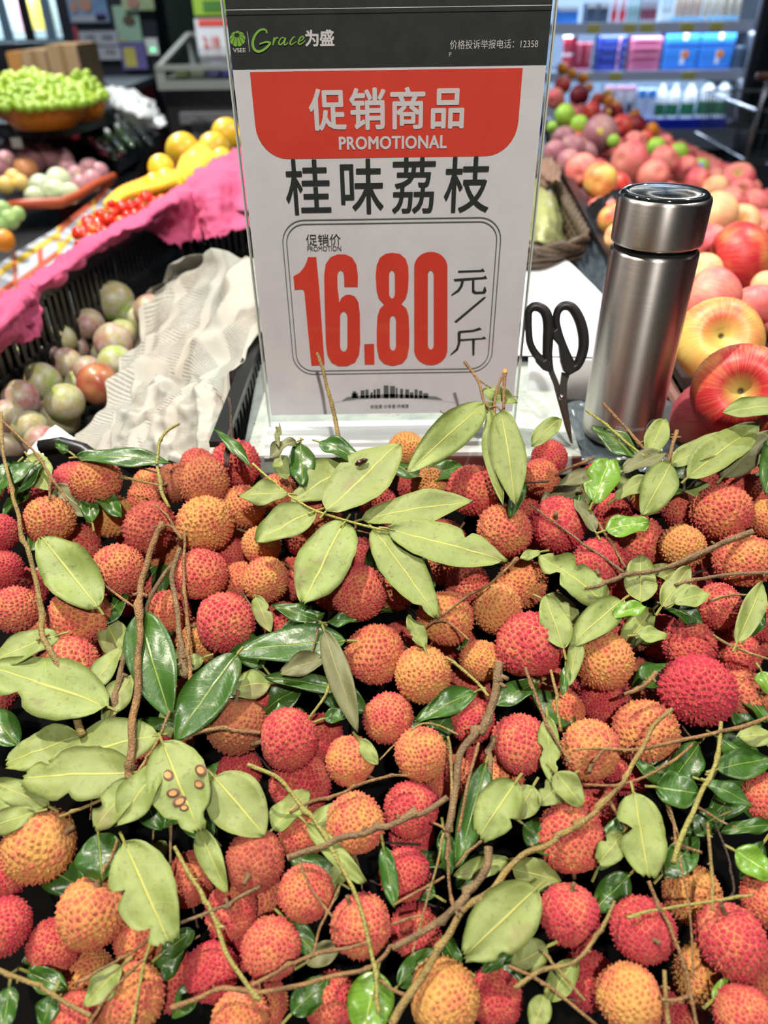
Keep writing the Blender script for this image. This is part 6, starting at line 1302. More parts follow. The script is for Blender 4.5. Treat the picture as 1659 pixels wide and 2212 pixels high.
# loose leaves: base, tip, width, side, lift(mm), bend, curl, roll, cut, bites, look
T_ = '''650 958 655 1050 58 d 14 .1 -.3 0 1 0 dark drooping
690 955 785 1005 44 d 14 .25 .2 0 1 0 dark arched
640 955 582 990 36 o 14 .3 .3 0 1 0 curled brownish
775 1000 628 1085 100 p 8 .1 .1 0 1 3 broad pale
600 985 622 1035 40 p 2 .1 .1 0 1 0 small pale
168 988 372 1002 46 d 8 .12 .2 0 1 0 long dark
148 975 118 958 22 d 8 .1 .1 0 1 0 tiny dark
75 998 2 1060 42 d 6 .2 .3 0 1 0 curled dark
212 1312 88 1158 104 p 18 .06 .12 0 .97 0 single large pale
1378 992 1278 922 66 d 12 .1 .2 0 1 0 dark olive
1345 1018 1440 978 44 o 14 .1 .2 0 1 0 dull green
1400 985 1436 905 48 p 12 .1 .2 0 1 0 upright pale
1450 1002 1598 945 62 p 16 .08 .15 0 1 0 long pale
1485 1032 1640 918 76 p 18 .1 .15 0 1 0 broad pale
1560 1032 1668 935 62 o 10 .1 .2 0 1 0 dull olive
1690 880 1560 893 58 p 34 .12 .3 0 1 0 high pale
1668 945 1654 1068 48 d 16 .1 .2 0 1 0 glossy dark
1280 1085 1322 988 70 g 20 .1 .2 0 .95 1 bright green bitten
1308 1146 1404 1128 58 g 22 .08 .1 0 1 0 bright green round
1328 1078 1416 1028 38 p 18 .1 .1 0 1 0 narrow pale
1450 1000 1388 1114 72 p 20 .06 .12 0 1 0 pale pointed
1318 1018 1195 1055 34 o 10 .15 .2 0 1 0 narrow olive
1286 1148 1240 1078 32 o 16 .1 .3 0 1 0 folded olive
1310 1305 1162 1200 84 p 6 .12 .15 0 1 4 large serrated pale
1383 1302 1383 1198 68 p 10 .05 .1 0 1 0 pale oval
1428 1312 1490 1226 48 p 12 .1 .2 0 1 0 pale slanting
1455 1303 1532 1280 46 p 16 .12 .2 0 1 0 curled pale
1345 1296 1230 1395 68 p 12 .1 .15 0 1 0 broad pale
1250 1372 1228 1484 34 p 14 .05 .3 0 1 0 twisted pale
1216 1400 1178 1288 62 p 4 .1 .1 0 1 0 pale half-hidden
1322 1330 1396 1310 38 g 16 .1 .3 0 1 0 olive green folded
1378 1372 1442 1374 38 p 16 .1 .2 0 1 0 short pale
1592 1388 1648 1256 46 p 16 .1 .3 0 1 0 tall pale curled
1612 1372 1642 1308 48 d 12 .1 .2 0 1 0 glossy dark
1440 1308 1520 1345 42 d 8 .1 .1 0 1 0 dark flat
750 1384 503 1408 88 d 10 .06 .15 0 1 0 very long glossy dark
705 1422 598 1458 48 o 12 .15 .3 0 .92 0 rolled greyish
740 1490 572 1462 38 d 6 .1 .2 0 1 0 narrow dark
700 1362 772 1582 52 o 14 .1 .35 0 1 0 long twisted grey-green
700 1552 756 1538 32 d 2 .1 .2 0 1 0 little dark
1030 1493 898 1558 54 d -2 .1 .2 0 1 0 dark half-shaded
916 1398 882 1328 36 p 2 .1 .1 0 1 4 speckled pale
586 1475 486 1490 64 p 4 .1 .1 0 1 0 pale flat
512 1413 378 1602 98 d 18 .08 .12 0 1 0 very glossy folded
300 1322 368 1552 98 d 10 .1 .15 0 1 0 large glossy dark
262 1398 188 1512 52 p 6 .1 .2 0 1 0 shaded pale
440 1420 352 1460 42 p 2 .05 .1 0 1 0 pale shaded
284 1458 222 1562 58 p 6 .1 .1 0 1 0 yellowish pale
232 1527 -30 1440 128 p 12 .05 .06 0 1 1 very large pale
125 1372 -20 1432 74 p 8 .08 .1 0 1 0 pale wavy
172 1590 6 1652 92 p 8 .06 .1 0 .95 0 pale cut-ended
342 1588 105 1645 112 p 12 .06 .06 0 1 0 huge oval pale
292 1668 36 1682 116 p 16 .05 .06 0 .94 2 huge torn pale
105 1742 -15 1690 56 p 8 .1 .2 0 1 0 folded pale
290 1685 203 1795 76 p 18 .05 .1 0 .96 2 spotted pale
346 1650 252 1788 84 p 20 .05 .08 0 1 0 smooth pale
462 1678 572 1805 114 p 12 .06 .1 0 1 0 wide pale shaded
75 1755 -30 1792 54 p 6 .1 .1 0 1 0 pale partly hidden
268 1818 374 2052 124 p 22 .05 .08 0 .93 2 large torn pale
212 1800 222 1905 92 d 2 .05 .1 0 1 0 broad dark shaded
262 2088 182 2172 62 p 6 .05 .1 0 1 0 lit green
430 1788 490 1930 48 p 12 .12 .4 0 1 0 curled pale
20 2130 8 2230 50 d 8 .1 .2 0 1 0 dark corner
116 2148 90 2222 48 d 8 .1 .2 0 1 0 glossy dark small
662 1778 798 1922 38 p 14 .08 .3 0 .9 0 thin pale
828 1828 852 1962 38 d 10 .05 .2 0 1 0 dark narrow
1050 1648 988 1872 60 d 10 .08 .15 0 1 0 long glossy dark
958 1790 972 1892 38 d 8 .08 .15 0 1 0 green glossy
1115 1688 1030 1815 94 p 14 .06 .1 0 .93 1 big pale torn
1160 1918 998 2070 122 p 14 .05 .08 0 .97 1 very wide pale
1182 2045 1104 2088 62 p 8 .06 .1 0 1 0 pale rounded
815 2098 782 2245 98 g 12 .05 .1 0 1 0 large glossy green
1100 1858 978 1892 42 p 4 .06 .1 0 1 0 pale shaded
1112 2050 1038 2102 28 d 6 .1 .1 0 1 0 dark thin
1346 1800 1288 1872 54 p 10 .08 .1 0 .9 1 pale torn
1368 1712 1402 1908 100 p 16 .05 .08 0 .93 2 large spotted pale
1418 1700 1512 1716 76 d 10 .08 .15 0 1 0 broad dark green
1520 1688 1628 1742 42 d 8 .1 .2 0 1 0 dark curled
1548 1662 1668 1638 62 d 2 .08 .1 0 1 0 dark serrated
1668 1588 1592 1592 48 p 6 .06 .1 0 1 0 pale oval
1152 1698 1112 1772 62 p 8 .08 .2 0 1 0 pale bent
1182 1550 1190 1692 46 p 2 .05 .1 0 1 3 pale jagged
1200 1668 1258 1742 58 p 16 .1 .25 0 1 0 curled spotted pale
1232 1678 1162 1738 56 p 8 .06 .1 0 1 3 pale jagged
1665 1782 1558 1795 32 d 10 .1 .2 0 1 0 narrow dark green
1588 1838 1675 1895 64 g 8 .08 .15 0 1 0 glossy green
1178 2150 1150 2225 48 p 10 .08 .1 0 1 0 pale slim
1645 1450 1670 1500 50 g 6 .1 .1 0 1 0 mid-green
776 1598 816 1652 32 p 4 .1 .2 0 1 0 small pale
732 1738 668 1795 44 p 0 .05 .1 0 1 0 pale shaded
1222 1440 1216 1502 22 d 10 .1 .3 0 1 0 tiny dark hanging
1168 1192 1122 1206 24 p 10 .1 .1 0 1 0 small pale
688 1342 588 1308 42 d 8 .1 .2 0 1 0 dark curved
705 1345 772 1340 28 d 8 .1 .2 0 1 0 dark short
552 1288 584 1368 38 p 2 .1 .2 0 1 1 yellow-green worn
1130 1042 1100 1118 32 d 16 .1 .3 0 1 0 dark bluish tip
60 985 110 1060 60 p -6 .1 .2 0 1 0 dim pale
90 1000 30 1075 44 d -4 .1 .2 0 1 0 dark dim
215 1060 262 1118 40 d -4 .1 .2 0 1 0 dark crooked
450 1690 350 1790 60 d -4 .1 .1 0 1 0 dark hidden
1290 1880 1345 1760 50 d -2 .1 .1 0 1 0 dark upright
1560 1760 1480 1800 50 d -6 .1 .1 0 1 0 dark low
1600 1490 1660 1560 40 d -6 .1 .1 0 1 0 dark low
1650 1820 1600 1900 40 d -6 .1 .1 0 1 0 dark low
1130 1780 1210 1850 60 d -2 .1 .1 0 1 0 olive shaded
610 1980 690 2070 50 d -6 .1 .1 0 1 0 dark low
660 2080 740 2040 44 o -6 .1 .1 0 1 0 dull low
350 2060 420 2010 50 d -6 .1 .1 0 1 0 dark low
60 2100 150 2140 46 d -6 .1 .1 0 1 0 dark low
1000 2100 900 2080 44 d -4 .1 .1 0 1 0 dark low
200 1130 190 1060 36 d -8 .1 .1 0 1 0 dark low
1540 2160 1600 2110 36 g -6 .1 .1 0 1 0 little green'''
R2 = random.Random(5)
for k, ln_ in enumerate(T_.split('\n')):
    a = ln_.split(' ', 12); bx, by, tx, ty, wp_ = map(float, a[:5]); lf, bd, cu_, ro, ct, nb_ = float(a[6])/1000, float(a[7]), float(a[8]), float(a[9]), float(a[10]), int(a[11])
    bites = [(R2.uniform(.35, .85), R2.uniform(.3, .6), R2.choice((-1, 1)), R2.uniform(.03, .07)) for _ in range(nb_)]
    mx, my = (bx+tx)/2, (by+ty)/2
    o = make_leaf(bx, by, tx, ty, wp_*1.04, a[5], lf+.0006*(k % 7), bd, cu_+R2.uniform(-.08, .08), R2.uniform(-.12, .12), bites, ct, seed=k, label=where(mx, my, a[12], 'leaf'), settle=lf > 0)
# leaf with five brown spots
o = make_leaf(350, 1602, 432, 1800, 130, 'p', .024, .05, .08, 0, [(.86, .5, -1, .04), (.8, .3, 1, .05)], .97, seed=77, label='pale leaf with five ringed brown spots, left of centre')
spm, spr = mat('leaf_spot', (.42, .22, .08), .7), mat('leaf_spot_ring', (.12, .05, .03), .7)
dg = bpy.context.evaluated_depsgraph_get(); dg.update()
def ray_on(o, px, py):
    d = ray(px, py).normalized(); inv = o.matrix_world.inverted() if False else Matrix.Translation(-o.location); ok, loc, nrm_, _ = o.ray_cast(inv @ CAM, d); return (loc+o.location, nrm_) if ok else (None, None)
def spot_on(o, px, py, r, name='brown_spot'):
    p, nrm_ = ray_on(o, px, py)
    if p is None: return
    if nrm_.dot(CAM-p) < 0: nrm_ = -nrm_
    T4 = Matrix.Translation(p+nrm_*.0001) @ facing(nrm_).to_matrix().to_4x4() @ Matrix.Diagonal((1.25, .85, 1, 1))
    MB().lathe([(0, .0004), (r*.6, .0005), (r*.62, .0002)], 14, T4).build(name, spm, o); MB().lathe([(r*.6, .0002), (r*.7, .0006), (r, .0002), (r*1.02, -.0001)], 14, T4).build('spot_ring', spr, o)
for px, py, r in ((363, 1675, .0032), (434, 1664, .0032), (430, 1694, .0027), (374, 1713, .0028), (388, 1731, .0030), (398, 1745, .0020)): spot_on(o, px, py, r)
# the seven-leaf sprig
def twig_pts(P, lift, n=6):
    out = []; Q = [pile(x, y, lift) for x, y in P]; k = len(Q)
    for i in range(k-1):
        p0, p1, p2, p3 = Q[max(i-1, 0)], Q[i], Q[i+1], Q[min(i+2, k-1)]
        for s_ in range(n): f = s_/n; out.append(.5*((2*p1)+(p2-p0)*f+(2*p0-5*p1+4*p2-p3)*f*f+(-p0+3*p1-3*p2+p3)*f**3))
    out.append(Q[-1]); return out
def clear_pts(Q, r, maxd=.016):
    out = []
    for p in Q:
        d = (CAM-p).normalized(); m_ = 0
        for c, R_ in SPH:
            dl = p-c; rr = R_*1.0+r*.6
            if dl.length < rr: b_ = dl.dot(d); m_ = max(m_, -b_+math.sqrt(max(b_*b_-(dl.length_squared-rr*rr), 0)))
        out.append(min(m_, maxd))
    k = len(out); mx = [max(out[max(i-2, 0):i+3]) for i in range(k)]; sm = [sum(mx[max(i-3, 0):i+4])/len(mx[max(i-3, 0):i+4]) for i in range(k)]
    return [p+(CAM-p).normalized()*s_ for p, s_ in zip(Q, sm)]
def twig_mat(name, c1, c2, sp):
    mm = mat(name, c1, .7); t = NT(mm); v = objvec(t); f = t.noise(v, 90, 3, .6); c = t.mix(t.ramp(f, .3, .7), c1, c2)
    f2 = t.noise(v, 900, 2, .5); c = t.mix(t.math('MULTIPLY', t.ramp(f2, .58, .66), .5), c, sp); t.col(c); t.bump(t.math('ADD', t.noise(v, 300, 3, .6), f2), 1.0, .0016); return mm
TM = dict(b=twig_mat('brown_bark', (.29, .155, .055), (.13, .065, .025), (.46, .32, .15)), o=twig_mat('olive_bark', (.31, .215, .06), (.16, .105, .035), (.42, .36, .16)), g=twig_mat('green_bark', (.30, .29, .07), (.24, .20, .05), (.36, .36, .12)), y=twig_mat('yellow_green_stem', (.36, .36, .07), (.30, .29, .06), (.4, .4, .12)), k=twig_mat('grey_bark', (.23, .145, .065), (.105, .065, .03), (.34, .25, .13)), d=twig_mat('dark_bark', (.055, .032, .02), (.035, .02, .014), (.12, .08, .05)))
cutm = mat('fresh_cut_wood', (.55, .40, .20), .7)
def twig_mesh(name, P, w0, w1, lift, m_, parent=None, settle=True, seed=0, cut=None, off=None, knots=True):
    Q = twig_pts(P, lift); rs = random.Random(seed); dd = sum(depth(q) for q in Q)/len(Q); r0_, r1_ = w0*1.08*dd/FPX/2, w1*1.08*dd/FPX/2
    if settle: Q = clear_pts(Q, max(r0_, r1_))
    if off is not None: Q = [q+off for q in Q]
    k = len(Q); so = Vector((seed*1.7, 0, 0)); Q2 = []; rad = []
    for i, q in enumerate(Q):
        f = i/(k-1); r_ = r0_+(r1_-r0_)*f; Q2.append(q+Vector((noise.noise(q*60+so), noise.noise(q*60+so*2), noise.noise(q*60-so)))*r_*.9+Vector((noise.noise(q*22+so), noise.noise(q*22-so), 0))*r_*.6)
        kn = 1+.13*noise.noise(q*300+so)
        rad.append(r_*kn)
    if knots:
        for _ in range(max(1, k//9)):
            j = rs.randrange(1, k-1); rad[j] *= 1.38; rad[j-1] *= 1.12; s_ = Vector((rs.uniform(-1, 1), rs.uniform(-1, 1), 0))*rad[j]*.8; Q2[j] = Q2[j]+s_; Q2[j-1] = Q2[j-1]+s_*.4
    b = MB().tube(Q2, rad, 9); o = b.build(name, m_, parent, True, origin=None)
    if cut:
        i, j = (0, 1) if cut == 1 else (-1, -2); dv_ = (Q2[i]-Q2[j]).normalized(); MB().tube([Q2[i]-dv_*rad[i]*.1, Q2[i]+dv_*rad[i]*.12], [rad[i]*.98, rad[i]*.86], 9).build('cut_end', cutm, o)
    return o, Q2, rad
sp = empty('leaf_sprig', pile(800, 1140, .026)); tag(sp, 'seven-leaf sprig with pale undersides up, in front of the price sign', 'sprig')
SL = .030
twig_mesh('stem', [(545, 1002), (585, 1035), (622, 1067), (682, 1104), (748, 1124), (808, 1140), (846, 1145)], 5, 5, SL, TM['y'], sp, False, 1, knots=False)
for (bx, by, tx, ty, w_, lf, bites, ct, cl, bd) in ((705, 1104, 866, 956, 124, SL+.002, [(.5, .25, -1, .02)], 1, .04, .04), (622, 1067, 513, 1072, 62, SL, [], 1, .1, .1), (682, 1104, 552, 1170, 92, SL-.002, [], 1, .25, .1), (748, 1124, 652, 1308, 122, SL-.002, [], .97, .08, .05),
                       (782, 1122, 1022, 1082, 84, SL-.004, [], 1, .12, .06), (838, 1142, 1096, 1214, 108, SL+.001, [(.62, .45, -1, .03)], .98, .05, .04), (806, 1142, 946, 1335, 92, SL-.003, [(.86, .5, 1, .03)], .98, .06, .04)):
    make_leaf(bx, by, tx, ty, w_, 'p', lf, bd, cl, 0, bites, ct, parent=sp, name='leaf', seed=int(bx), settle=False)
for P in ([(622, 1067), (600, 1070)], [(705, 1104), (715, 1098)], [(748, 1124), (735, 1138)], [(682, 1104), (665, 1110)]): twig_mesh('petiole', P, 4, 3, SL, TM['y'], sp, False, 3, knots=False)
hu = pile(781, 1001, SL+.0045); o = MB().tube([hu+Vector((-.004, -.002, 0)), hu+Vector((-.002, -.001, .001)), hu+Vector((.002, .001, .0015)), hu+Vector((.004, .003, .001))], [.0008, .0019, .0018, .0006], 10).build('seed_husk', mat('husk_brown', (.035, .008, .004), .25), smooth=True); tag(o, 'small dark brown husk lying on the largest leaf of the seven-leaf sprig', 'husk')
# hanging bunch in front of the right corner of the sign
hb = empty('leaf_bunch', atD(1062, 900, .50)); tag(hb, 'upright twig bunch with drooping leaves in front of the right corner of the sign', 'sprig')
def dpts(P): return [atD(x, y, d) for x, y, d in P]
def spl(Q, n=6):
    out = []; k = len(Q)
    for i in range(k-1):
        p0, p1, p2, p3 = Q[max(i-1, 0)], Q[i], Q[i+1], Q[min(i+2, k-1)]
        for s_ in range(n): f = s_/n; out.append(.5*((2*p1)+(p2-p0)*f+(2*p0-5*p1+4*p2-p3)*f*f+(-p0+3*p1-3*p2+p3)*f**3))
    return out+[Q[-1]]
def stem3(P, w0, w1, m_, par, name='stem'):
    Q = spl(dpts(P)); k = len(Q); dd = depth(Q[0]); return MB().tube([q+Vector((noise.noise(q*80), noise.noise(q*80+Vector((5, 0, 0))), 0))*.0006 for q in Q], [(w0+(w1-w0)*i/(k-1))*dd/FPX/2*(1+.15*noise.noise(q*250)) for i, q in enumerate(Q)], 8).build(name, m_, par, True)
stem3([(1004, 782, .545), (1032, 822, .535), (1042, 860, .525), (1050, 875, .515), (1062, 885, .51)], 7, 5, TM['b'], hb)
stem3([(1036, 822, .535), (1060, 838, .53), (1085, 850, .53), (1120, 858, .53)], 4, 2, TM['o'], hb)
stem3([(1088, 806, .53), (1074, 840, .52), (1068, 880, .51), (1072, 940, .50), (1086, 1040, .49)], 6, 6, TM['b'], hb)
stem3([(1091, 800, .53), (1089, 840, .525), (1087, 885, .52)], 8, 6, TM['b'], hb)
MB().tube([atD(1091, 806, .53), atD(1091, 798, .53)], [.0022, .0016], 10).build('cut_end', mat('cut_orange', (.55, .28, .08), .6), hb)
stem3([(1058, 882, .51), (1072, 878, .508), (1082, 888, .505)], 5, 4, TM['b'], hb)
stem3([(1000, 902, .52), (960, 893, .52), (952, 887, .52)], 3, 3, TM['b'], hb)
def leaf3(b_, t_, wpx, side, n0, par, bend, curl, seed=0, bites=()):
    global CV
    B, T3 = atD(*b_), atD(*t_); old = CV; CV = n0; V, F, uv, mi = leaf_geo(B, T3, wpx*(depth(B)+depth(T3))/2/FPX*1.06, side, bend, curl, 0, bites, 1, seed); CV = old
    ms = {'LP': LP, 'LD_': LD_, 'LG': LG, 'LO': LO}
    if par is None: return mesh('lychee_leaf', V, F, [ms[x] for x in SIDES[side]], None, True, uv=uv, mi=mi)
    return mesh('leaf', V, F, [ms[x] for x in SIDES[side]], par, True, uv=uv, mi=mi)
nf = (0, -.75, .66)
leaf3((1046, 872, .515), (880, 1022, .478), 82, 'p', nf, hb, .12, .12, 3); leaf3((1058, 884, .51), (1088, 1092, .475), 46, 'p', (-.5, -.7, .5), hb, .08, .35, 4)
leaf3((1082, 888, .505), (1112, 1092, .47), 78, 'p', nf, hb, .1, .12, 5); leaf3((1042, 842, .53), (1118, 870, .525), 38, 'p', nf, hb, .05, .2, 6, [(.6, .4, 1, .08)]); leaf3((1050, 868, .52), (1068, 905, .515), 26, 'p', nf, hb, .1, .2, 8)
o = leaf3((1148, 962, .49), (1212, 904, .50), 44, 'p', (0, -.5, .85), None, .15, .2, 9); tag(o, 'yellowish pale leaf between the price sign and the scissors tip', 'leaf', 'loose lychee leaves')
o = leaf3((600, 965, .51), (603, 918, .535), 16, 'o', nf, None, .1, .2, 10, [(.3, .5, 1, .06), (.6, .5, -1, .06)]); tag(o, 'narrow bitten leaf standing up at the left front corner of the sign', 'leaf', 'loose lychee leaves')
o, Q_, r_ = None, None, None
Q_ = spl(dpts([(685, 762, .556), (698, 800, .556), (706, 835, .555), (716, 870, .553), (724, 905, .552), (733, 957, .545)]))
o = MB().tube(Q_, [(.0013+.0005*i/len(Q_))*(1+.2*noise.noise(q*300)) for i, q in enumerate(Q_)], 8).build('lychee_twig', TM['o'], smooth=True); tag(o, 'thin olive twig standing upright in front of the digit one on the sign', 'twig', 'bare lychee twigs')
# small leaning sprig at the left of the sign
o = leaf3((540, 1010, .49), (463, 927, .52), 26, 'd', (.4, -.6, .6), None, .12, .3, 11); tag(o, 'slender dark leaf curling up behind the seven-leaf sprig stem', 'leaf', 'loose lychee leaves')
# ---------------------------------------------------------------- twigs: kind, w0, w1, lift mm, cut end, points, look
TW = '''b 5 5 20 0 0,905 60,962 108,1030 132,1062 146,1084|thin brown
b 6 5 20 0 108,1030 108,1078|short brown
o 6 14 20 0 4,890 8,980 28,1072 45,1132 75,1240 95,1370 128,1438 155,1492 182,1592|long olive
b 13 15 24 1 342,1133 325,1200 307,1265 302,1362 292,1520 282,1640 284,1700|thick upright brown
b 6 9 25 0 400,1146 398,1250 405,1342 411,1440 410,1500 400,1602|straight brown
k 10 13 18 0 388,1185 371,1251 381,1319 392,1390 396,1462|greyish upright
k 9 12 14 0 375,1215 325,1290 300,1362 268,1424 253,1490 243,1562|grey knobbly
b 5 4 25 0 394,1166 358,1114 334,1091|forked thin
b 6 5 25 0 392,1165 368,1135 327,1141|short curved
g 7 6 24 0 365,1096 344,1042 341,968 358,937 386,914|curved olive green
d 5 6 20 0 492,858 498,920 484,1005|dark upright
d 4 5 22 0 497,862 500,930 492,1006|second dark upright
b 5 4 20 0 214,1256 294,1314|thin slanting
k 19 14 27 1 1077,1436 1067,1480 1050,1562 1024,1592 999,1632 979,1711 966,1800|thick broken-topped grey
b 6 7 24 0 1033,1603 1012,1680 989,1796|reddish straight
k 12 12 14 0 1064,1592 1060,1650 1056,1718|dark grey stubby
o 6 6 24 0 967,1590 975,1638 975,1796|thin vertical
k 18 12 26 0 1053,1828 1046,1880 1010,1930 982,1960 945,1989 847,2044|thick grey slanting
o 9 15 29 0 1452,1530 1414,1565 1370,1640 1343,1694 1292,1742 1262,1772 1185,1822 1126,1850 1052,1930 1000,1970 970,2020 935,2065 890,2130 845,2212|very long diagonal olive
b 8 6 32 0 1672,1548 1555,1580 1403,1613 1342,1618 1304,1619 1280,1646|long slightly curved
o 6 3 32 0 1342,1618 1280,1616 1242,1621|short side
g 8 11 30 0 1560,1560 1548,1636 1514,1714 1476,1800 1450,1862|yellow-green bent
b 7 6 26 0 1134,1442 1150,1490 1167,1535 1201,1596 1236,1650|brown slanting
o 6 6 26 0 1191,1446 1202,1510 1212,1580|straight thin
b 6 5 22 0 1497,1606 1437,1657 1343,1694 1262,1694|curved thin
b 10 7 22 0 1417,1451 1383,1485 1349,1498|stubby brown
k 13 6 27 0 1628,1148 1572,1168 1498,1202 1460,1219 1402,1236 1356,1241 1300,1262 1263,1272|forked thick
k 6 3 28 0 1350,1236 1268,1180 1204,1133 1140,1088|long thin side
b 5 4 28 0 1354,1228 1302,1143 1275,1100 1257,1056|leafy side
k 8 6 28 0 1672,1236 1602,1238 1555,1244 1500,1252 1457,1264|nearly horizontal
b 9 6 30 0 1462,930 1452,965 1437,1010|pointed upright
b 5 5 30 1 1488,968 1470,982 1448,994|short stub
d 5 5 28 0 1482,1004 1477,1062|dark short upright
y 5 5 26 0 1265,886 1310,918 1360,962 1392,986|yellow-green crossing
b 6 6 28 0 1303,870 1352,926 1402,982|brown crossing
b 5 6 10 0 1201,1026 1240,1006 1282,990|brown low
b 4 5 8 0 1342,966 1400,952 1470,944|brown hidden
k 13 12 30 1 624,1852 700,1832 740,1813 835,1785 915,1755 970,1720|long straight brown
b 5 5 28 0 648,1861 665,1905 690,1945 720,1984|thin side
g 9 8 28 0 536,1652 600,1681 641,1725 695,1800 725,1851 766,1929 793,2016 812,2100 818,2190|long green arched
b 8 7 28 0 545,2128 600,2100 675,2063 752,2047 802,2031|brown rising
b 5 5 30 0 678,2058 690,2010 705,1979 720,1945 733,1914|thin upright
b 10 8 24 0 372,2180 440,2150 483,2138 577,2144 675,2121 746,2104 803,2087 850,2043|long gently curved
o 5 4 30 0 959,1800 942,1875 915,1969 891,2062|straight slender
b 6 7 31 0 969,1790 969,1881 974,1930 982,1970|upright joined
b 5 5 31 0 936,1778 958,1790 969,1812 972,1840|hooked
b 6 5 28 0 847,1996 880,1984 912,1978|short horizontal
b 6 5 22 0 1041,1815 1010,1842 985,1872|short slanting
b 5 5 20 0 850,1955 905,1925 960,1895|short rising
b 6 8 26 0 818,2118 850,2140 890,2156|short to the yellow lychee
g 8 9 24 0 376,1828 410,1892 449,1956 475,2020 500,2078 562,2160|long green slanting
k 8 6 27 0 562,1914 505,1945 449,1970 371,2000|dark grey crossing
b 6 6 26 0 322,2030 280,2060 236,2084 163,2126|thin slanting
g 7 6 28 0 325,2032 308,2100 297,2151 288,2216|green downward
b 5 6 24 0 312,2070 272,2110 230,2155 189,2216|thin downward
o 9 9 24 0 -4,2092 50,2115 101,2138 150,2170 194,2196|straight olive
b 7 6 24 0 254,1816 240,1855 218,1890|short stalk-like
k 6 5 12 0 371,1782 366,1872|grey upright
o 6 6 26 0 368,1536 348,1583 322,1630 304,1656 288,1686 236,1718 175,1748 126,1766|branched curved
k 10 8 26 0 290,1655 276,1680 264,1702|grey double
g 6 5 20 0 720,1440 705,1495 668,1553|olive leaning
k 5 5 18 0 686,1358 676,1400 668,1432|little grey
b 9 8 30 0 383,1608 402,1594 422,1583 473,1576 562,1584|brown horizontal
b 7 5 20 0 626,1756 680,1730 739,1714 786,1691 847,1677 880,1677|brown winding
o 4 4 18 0 888,1577 915,1563 950,1568 990,1587|arched thin
o 3 3 14 0 820,1641 854,1606|tiny slanting
g 6 6 18 0 965,1421 1002,1448 1032,1475 1055,1504|olive slanting
b 5 4 32 0 1454,1776 1471,1874 1484,1930 1491,1984 1500,2118|thin hanging
o 7 7 34 0 1528,1778 1538,1881 1540,1969|upright ending at a lychee
g 7 5 34 0 1358,1985 1400,1968 1437,1962 1514,1952 1628,1934|nearly level green
b 8 7 32 0 1402,1904 1420,1945 1437,1982 1460,2035 1477,2077 1490,2140 1506,2216|dark brown slanting
o 7 9 28 0 1328,1946 1306,1990 1282,2029 1235,2077 1167,2097 1112,2136|curved olive
o 6 6 26 0 1174,2058 1215,2108 1263,2162|brown diagonal
b 7 6 22 0 1098,2086 1150,2112 1201,2144 1291,2214|long low
o 8 8 18 0 1433,2096 1440,2214|olive upright
b 8 7 22 0 1428,2161 1460,2162 1487,2152|short stub
d 4 4 30 0 1545,1778 1572,1847 1583,1900 1584,1930 1558,1954|dark hooked
b 7 6 18 0 1450,1812 1480,1830 1516,1842|short rising
o 6 6 16 0 1437,1714 1452,1758 1465,1802|olive low
b 5 5 14 0 1454,1717 1520,1750 1560,1775 1601,1792|thin low
b 7 6 18 0 1306,1710 1330,1752 1357,1800|greyish low
b 5 3 28 0 1014,1383 964,1343 930,1345|dark thorny
d 5 3 28 0 1186,1040 1140,1042 1098,1036|dark thorny level
b 8 6 26 0 876,1010 905,1010|short stub
b 7 7 26 1 858,1170 842,1155 812,1142|stubby pale-ended
b 5 4 10 0 770,1110 765,1160 752,1215|thin shaded
b 6 5 26 0 1118,1205 1060,1262 1010,1290 960,1325 925,1352|long dark arching
o 5 4 26 0 1530,1300 1590,1285 1655,1290|thin right
o 6 5 20 0 1540,1372 1590,1400 1665,1425|olive at the right edge
o 7 4 16 0 255,1030 300,1040 345,1048|yellowish short
b 5 4 16 0 262,1003 300,1010 345,1022|yellowish thin'''
R3 = random.Random(11)
for k, ln_ in enumerate(TW.split('\n')):
    hd, lk = ln_.split('|'); a = hd.split(); mk, w0_, w1_, lf, ce = a[0], float(a[1]), float(a[2]), float(a[3])/1000, int(a[4])
    P = [tuple(map(float, q.split(','))) for q in a[5:]]; lf = {True: min(lf, .022), False: lf}[lf > .02]-.004
    o, Q, rad = twig_mesh('twig', P, w0_, w1_, lf, TM[mk], None, True, k, cut=ce or (2 if k % 5 == 3 else None))
    o.name = 'lychee_twig'; mx, my = P[len(P)//2]
    tag(o, where(mx, my, lk, 'twig'), 'twig', 'bare lychee twigs')
    if w0_+w1_ > 13:                                     # broken side shoots
        for _ in range(2):
            j = R3.randrange(2, len(Q)-2); d = (Q[j+1]-Q[j]).normalized(); s2 = d.cross((CAM-Q[j]).normalized()).normalized()*R3.choice((-1, 1))+(CAM-Q[j]).normalized()*.5
            MB().tube([Q[j], Q[j]+s2*rad[j]*2.0+d*rad[j]*.8], [rad[j]*.6, rad[j]*.42], 7).build('side_shoot', TM[mk], o, True)
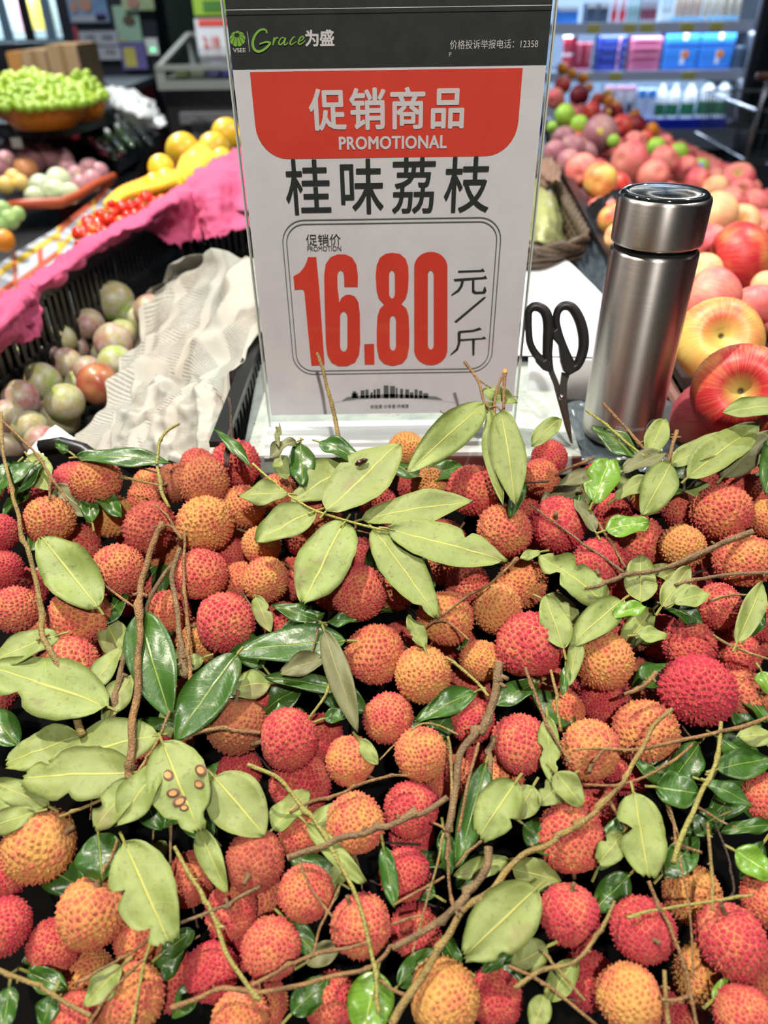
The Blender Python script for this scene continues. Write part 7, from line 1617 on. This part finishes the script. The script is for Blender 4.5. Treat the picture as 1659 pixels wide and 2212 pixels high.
# thin litter of twigs deep in the gaps
for k in range(46):
    px, py = R3.uniform(0, 1659), R3.uniform(1100, 2200); a = R3.uniform(-.5, 2.2); L = R3.uniform(60, 170)
    P = [(px, py), (px+math.cos(a)*L*.5+R3.uniform(-12, 12), py+math.sin(a)*L*.5), (px+math.cos(a)*L, py+math.sin(a)*L)]
    o, Q, rad = twig_mesh('lychee_twig', P, R3.uniform(3, 6), R3.uniform(3, 5), -.018, TM[R3.choice('bdok')], None, False, 200+k)
    tag(o, 'thin bare twig lying deep in the gaps of the heap', 'twig', 'twigs deep in the heap')
for k in range(40):
    px, py = R3.uniform(-10, 1669), R3.uniform(1080, 2200); a = R3.uniform(0, 6.28); L = R3.uniform(80, 140)
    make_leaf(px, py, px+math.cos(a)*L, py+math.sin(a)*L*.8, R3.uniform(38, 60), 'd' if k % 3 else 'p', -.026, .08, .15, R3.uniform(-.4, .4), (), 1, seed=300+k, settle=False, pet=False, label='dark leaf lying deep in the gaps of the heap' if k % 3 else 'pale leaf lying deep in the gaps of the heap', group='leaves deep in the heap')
# more leaves tucked into the middle layer, where the photograph shows foliage between the fruit
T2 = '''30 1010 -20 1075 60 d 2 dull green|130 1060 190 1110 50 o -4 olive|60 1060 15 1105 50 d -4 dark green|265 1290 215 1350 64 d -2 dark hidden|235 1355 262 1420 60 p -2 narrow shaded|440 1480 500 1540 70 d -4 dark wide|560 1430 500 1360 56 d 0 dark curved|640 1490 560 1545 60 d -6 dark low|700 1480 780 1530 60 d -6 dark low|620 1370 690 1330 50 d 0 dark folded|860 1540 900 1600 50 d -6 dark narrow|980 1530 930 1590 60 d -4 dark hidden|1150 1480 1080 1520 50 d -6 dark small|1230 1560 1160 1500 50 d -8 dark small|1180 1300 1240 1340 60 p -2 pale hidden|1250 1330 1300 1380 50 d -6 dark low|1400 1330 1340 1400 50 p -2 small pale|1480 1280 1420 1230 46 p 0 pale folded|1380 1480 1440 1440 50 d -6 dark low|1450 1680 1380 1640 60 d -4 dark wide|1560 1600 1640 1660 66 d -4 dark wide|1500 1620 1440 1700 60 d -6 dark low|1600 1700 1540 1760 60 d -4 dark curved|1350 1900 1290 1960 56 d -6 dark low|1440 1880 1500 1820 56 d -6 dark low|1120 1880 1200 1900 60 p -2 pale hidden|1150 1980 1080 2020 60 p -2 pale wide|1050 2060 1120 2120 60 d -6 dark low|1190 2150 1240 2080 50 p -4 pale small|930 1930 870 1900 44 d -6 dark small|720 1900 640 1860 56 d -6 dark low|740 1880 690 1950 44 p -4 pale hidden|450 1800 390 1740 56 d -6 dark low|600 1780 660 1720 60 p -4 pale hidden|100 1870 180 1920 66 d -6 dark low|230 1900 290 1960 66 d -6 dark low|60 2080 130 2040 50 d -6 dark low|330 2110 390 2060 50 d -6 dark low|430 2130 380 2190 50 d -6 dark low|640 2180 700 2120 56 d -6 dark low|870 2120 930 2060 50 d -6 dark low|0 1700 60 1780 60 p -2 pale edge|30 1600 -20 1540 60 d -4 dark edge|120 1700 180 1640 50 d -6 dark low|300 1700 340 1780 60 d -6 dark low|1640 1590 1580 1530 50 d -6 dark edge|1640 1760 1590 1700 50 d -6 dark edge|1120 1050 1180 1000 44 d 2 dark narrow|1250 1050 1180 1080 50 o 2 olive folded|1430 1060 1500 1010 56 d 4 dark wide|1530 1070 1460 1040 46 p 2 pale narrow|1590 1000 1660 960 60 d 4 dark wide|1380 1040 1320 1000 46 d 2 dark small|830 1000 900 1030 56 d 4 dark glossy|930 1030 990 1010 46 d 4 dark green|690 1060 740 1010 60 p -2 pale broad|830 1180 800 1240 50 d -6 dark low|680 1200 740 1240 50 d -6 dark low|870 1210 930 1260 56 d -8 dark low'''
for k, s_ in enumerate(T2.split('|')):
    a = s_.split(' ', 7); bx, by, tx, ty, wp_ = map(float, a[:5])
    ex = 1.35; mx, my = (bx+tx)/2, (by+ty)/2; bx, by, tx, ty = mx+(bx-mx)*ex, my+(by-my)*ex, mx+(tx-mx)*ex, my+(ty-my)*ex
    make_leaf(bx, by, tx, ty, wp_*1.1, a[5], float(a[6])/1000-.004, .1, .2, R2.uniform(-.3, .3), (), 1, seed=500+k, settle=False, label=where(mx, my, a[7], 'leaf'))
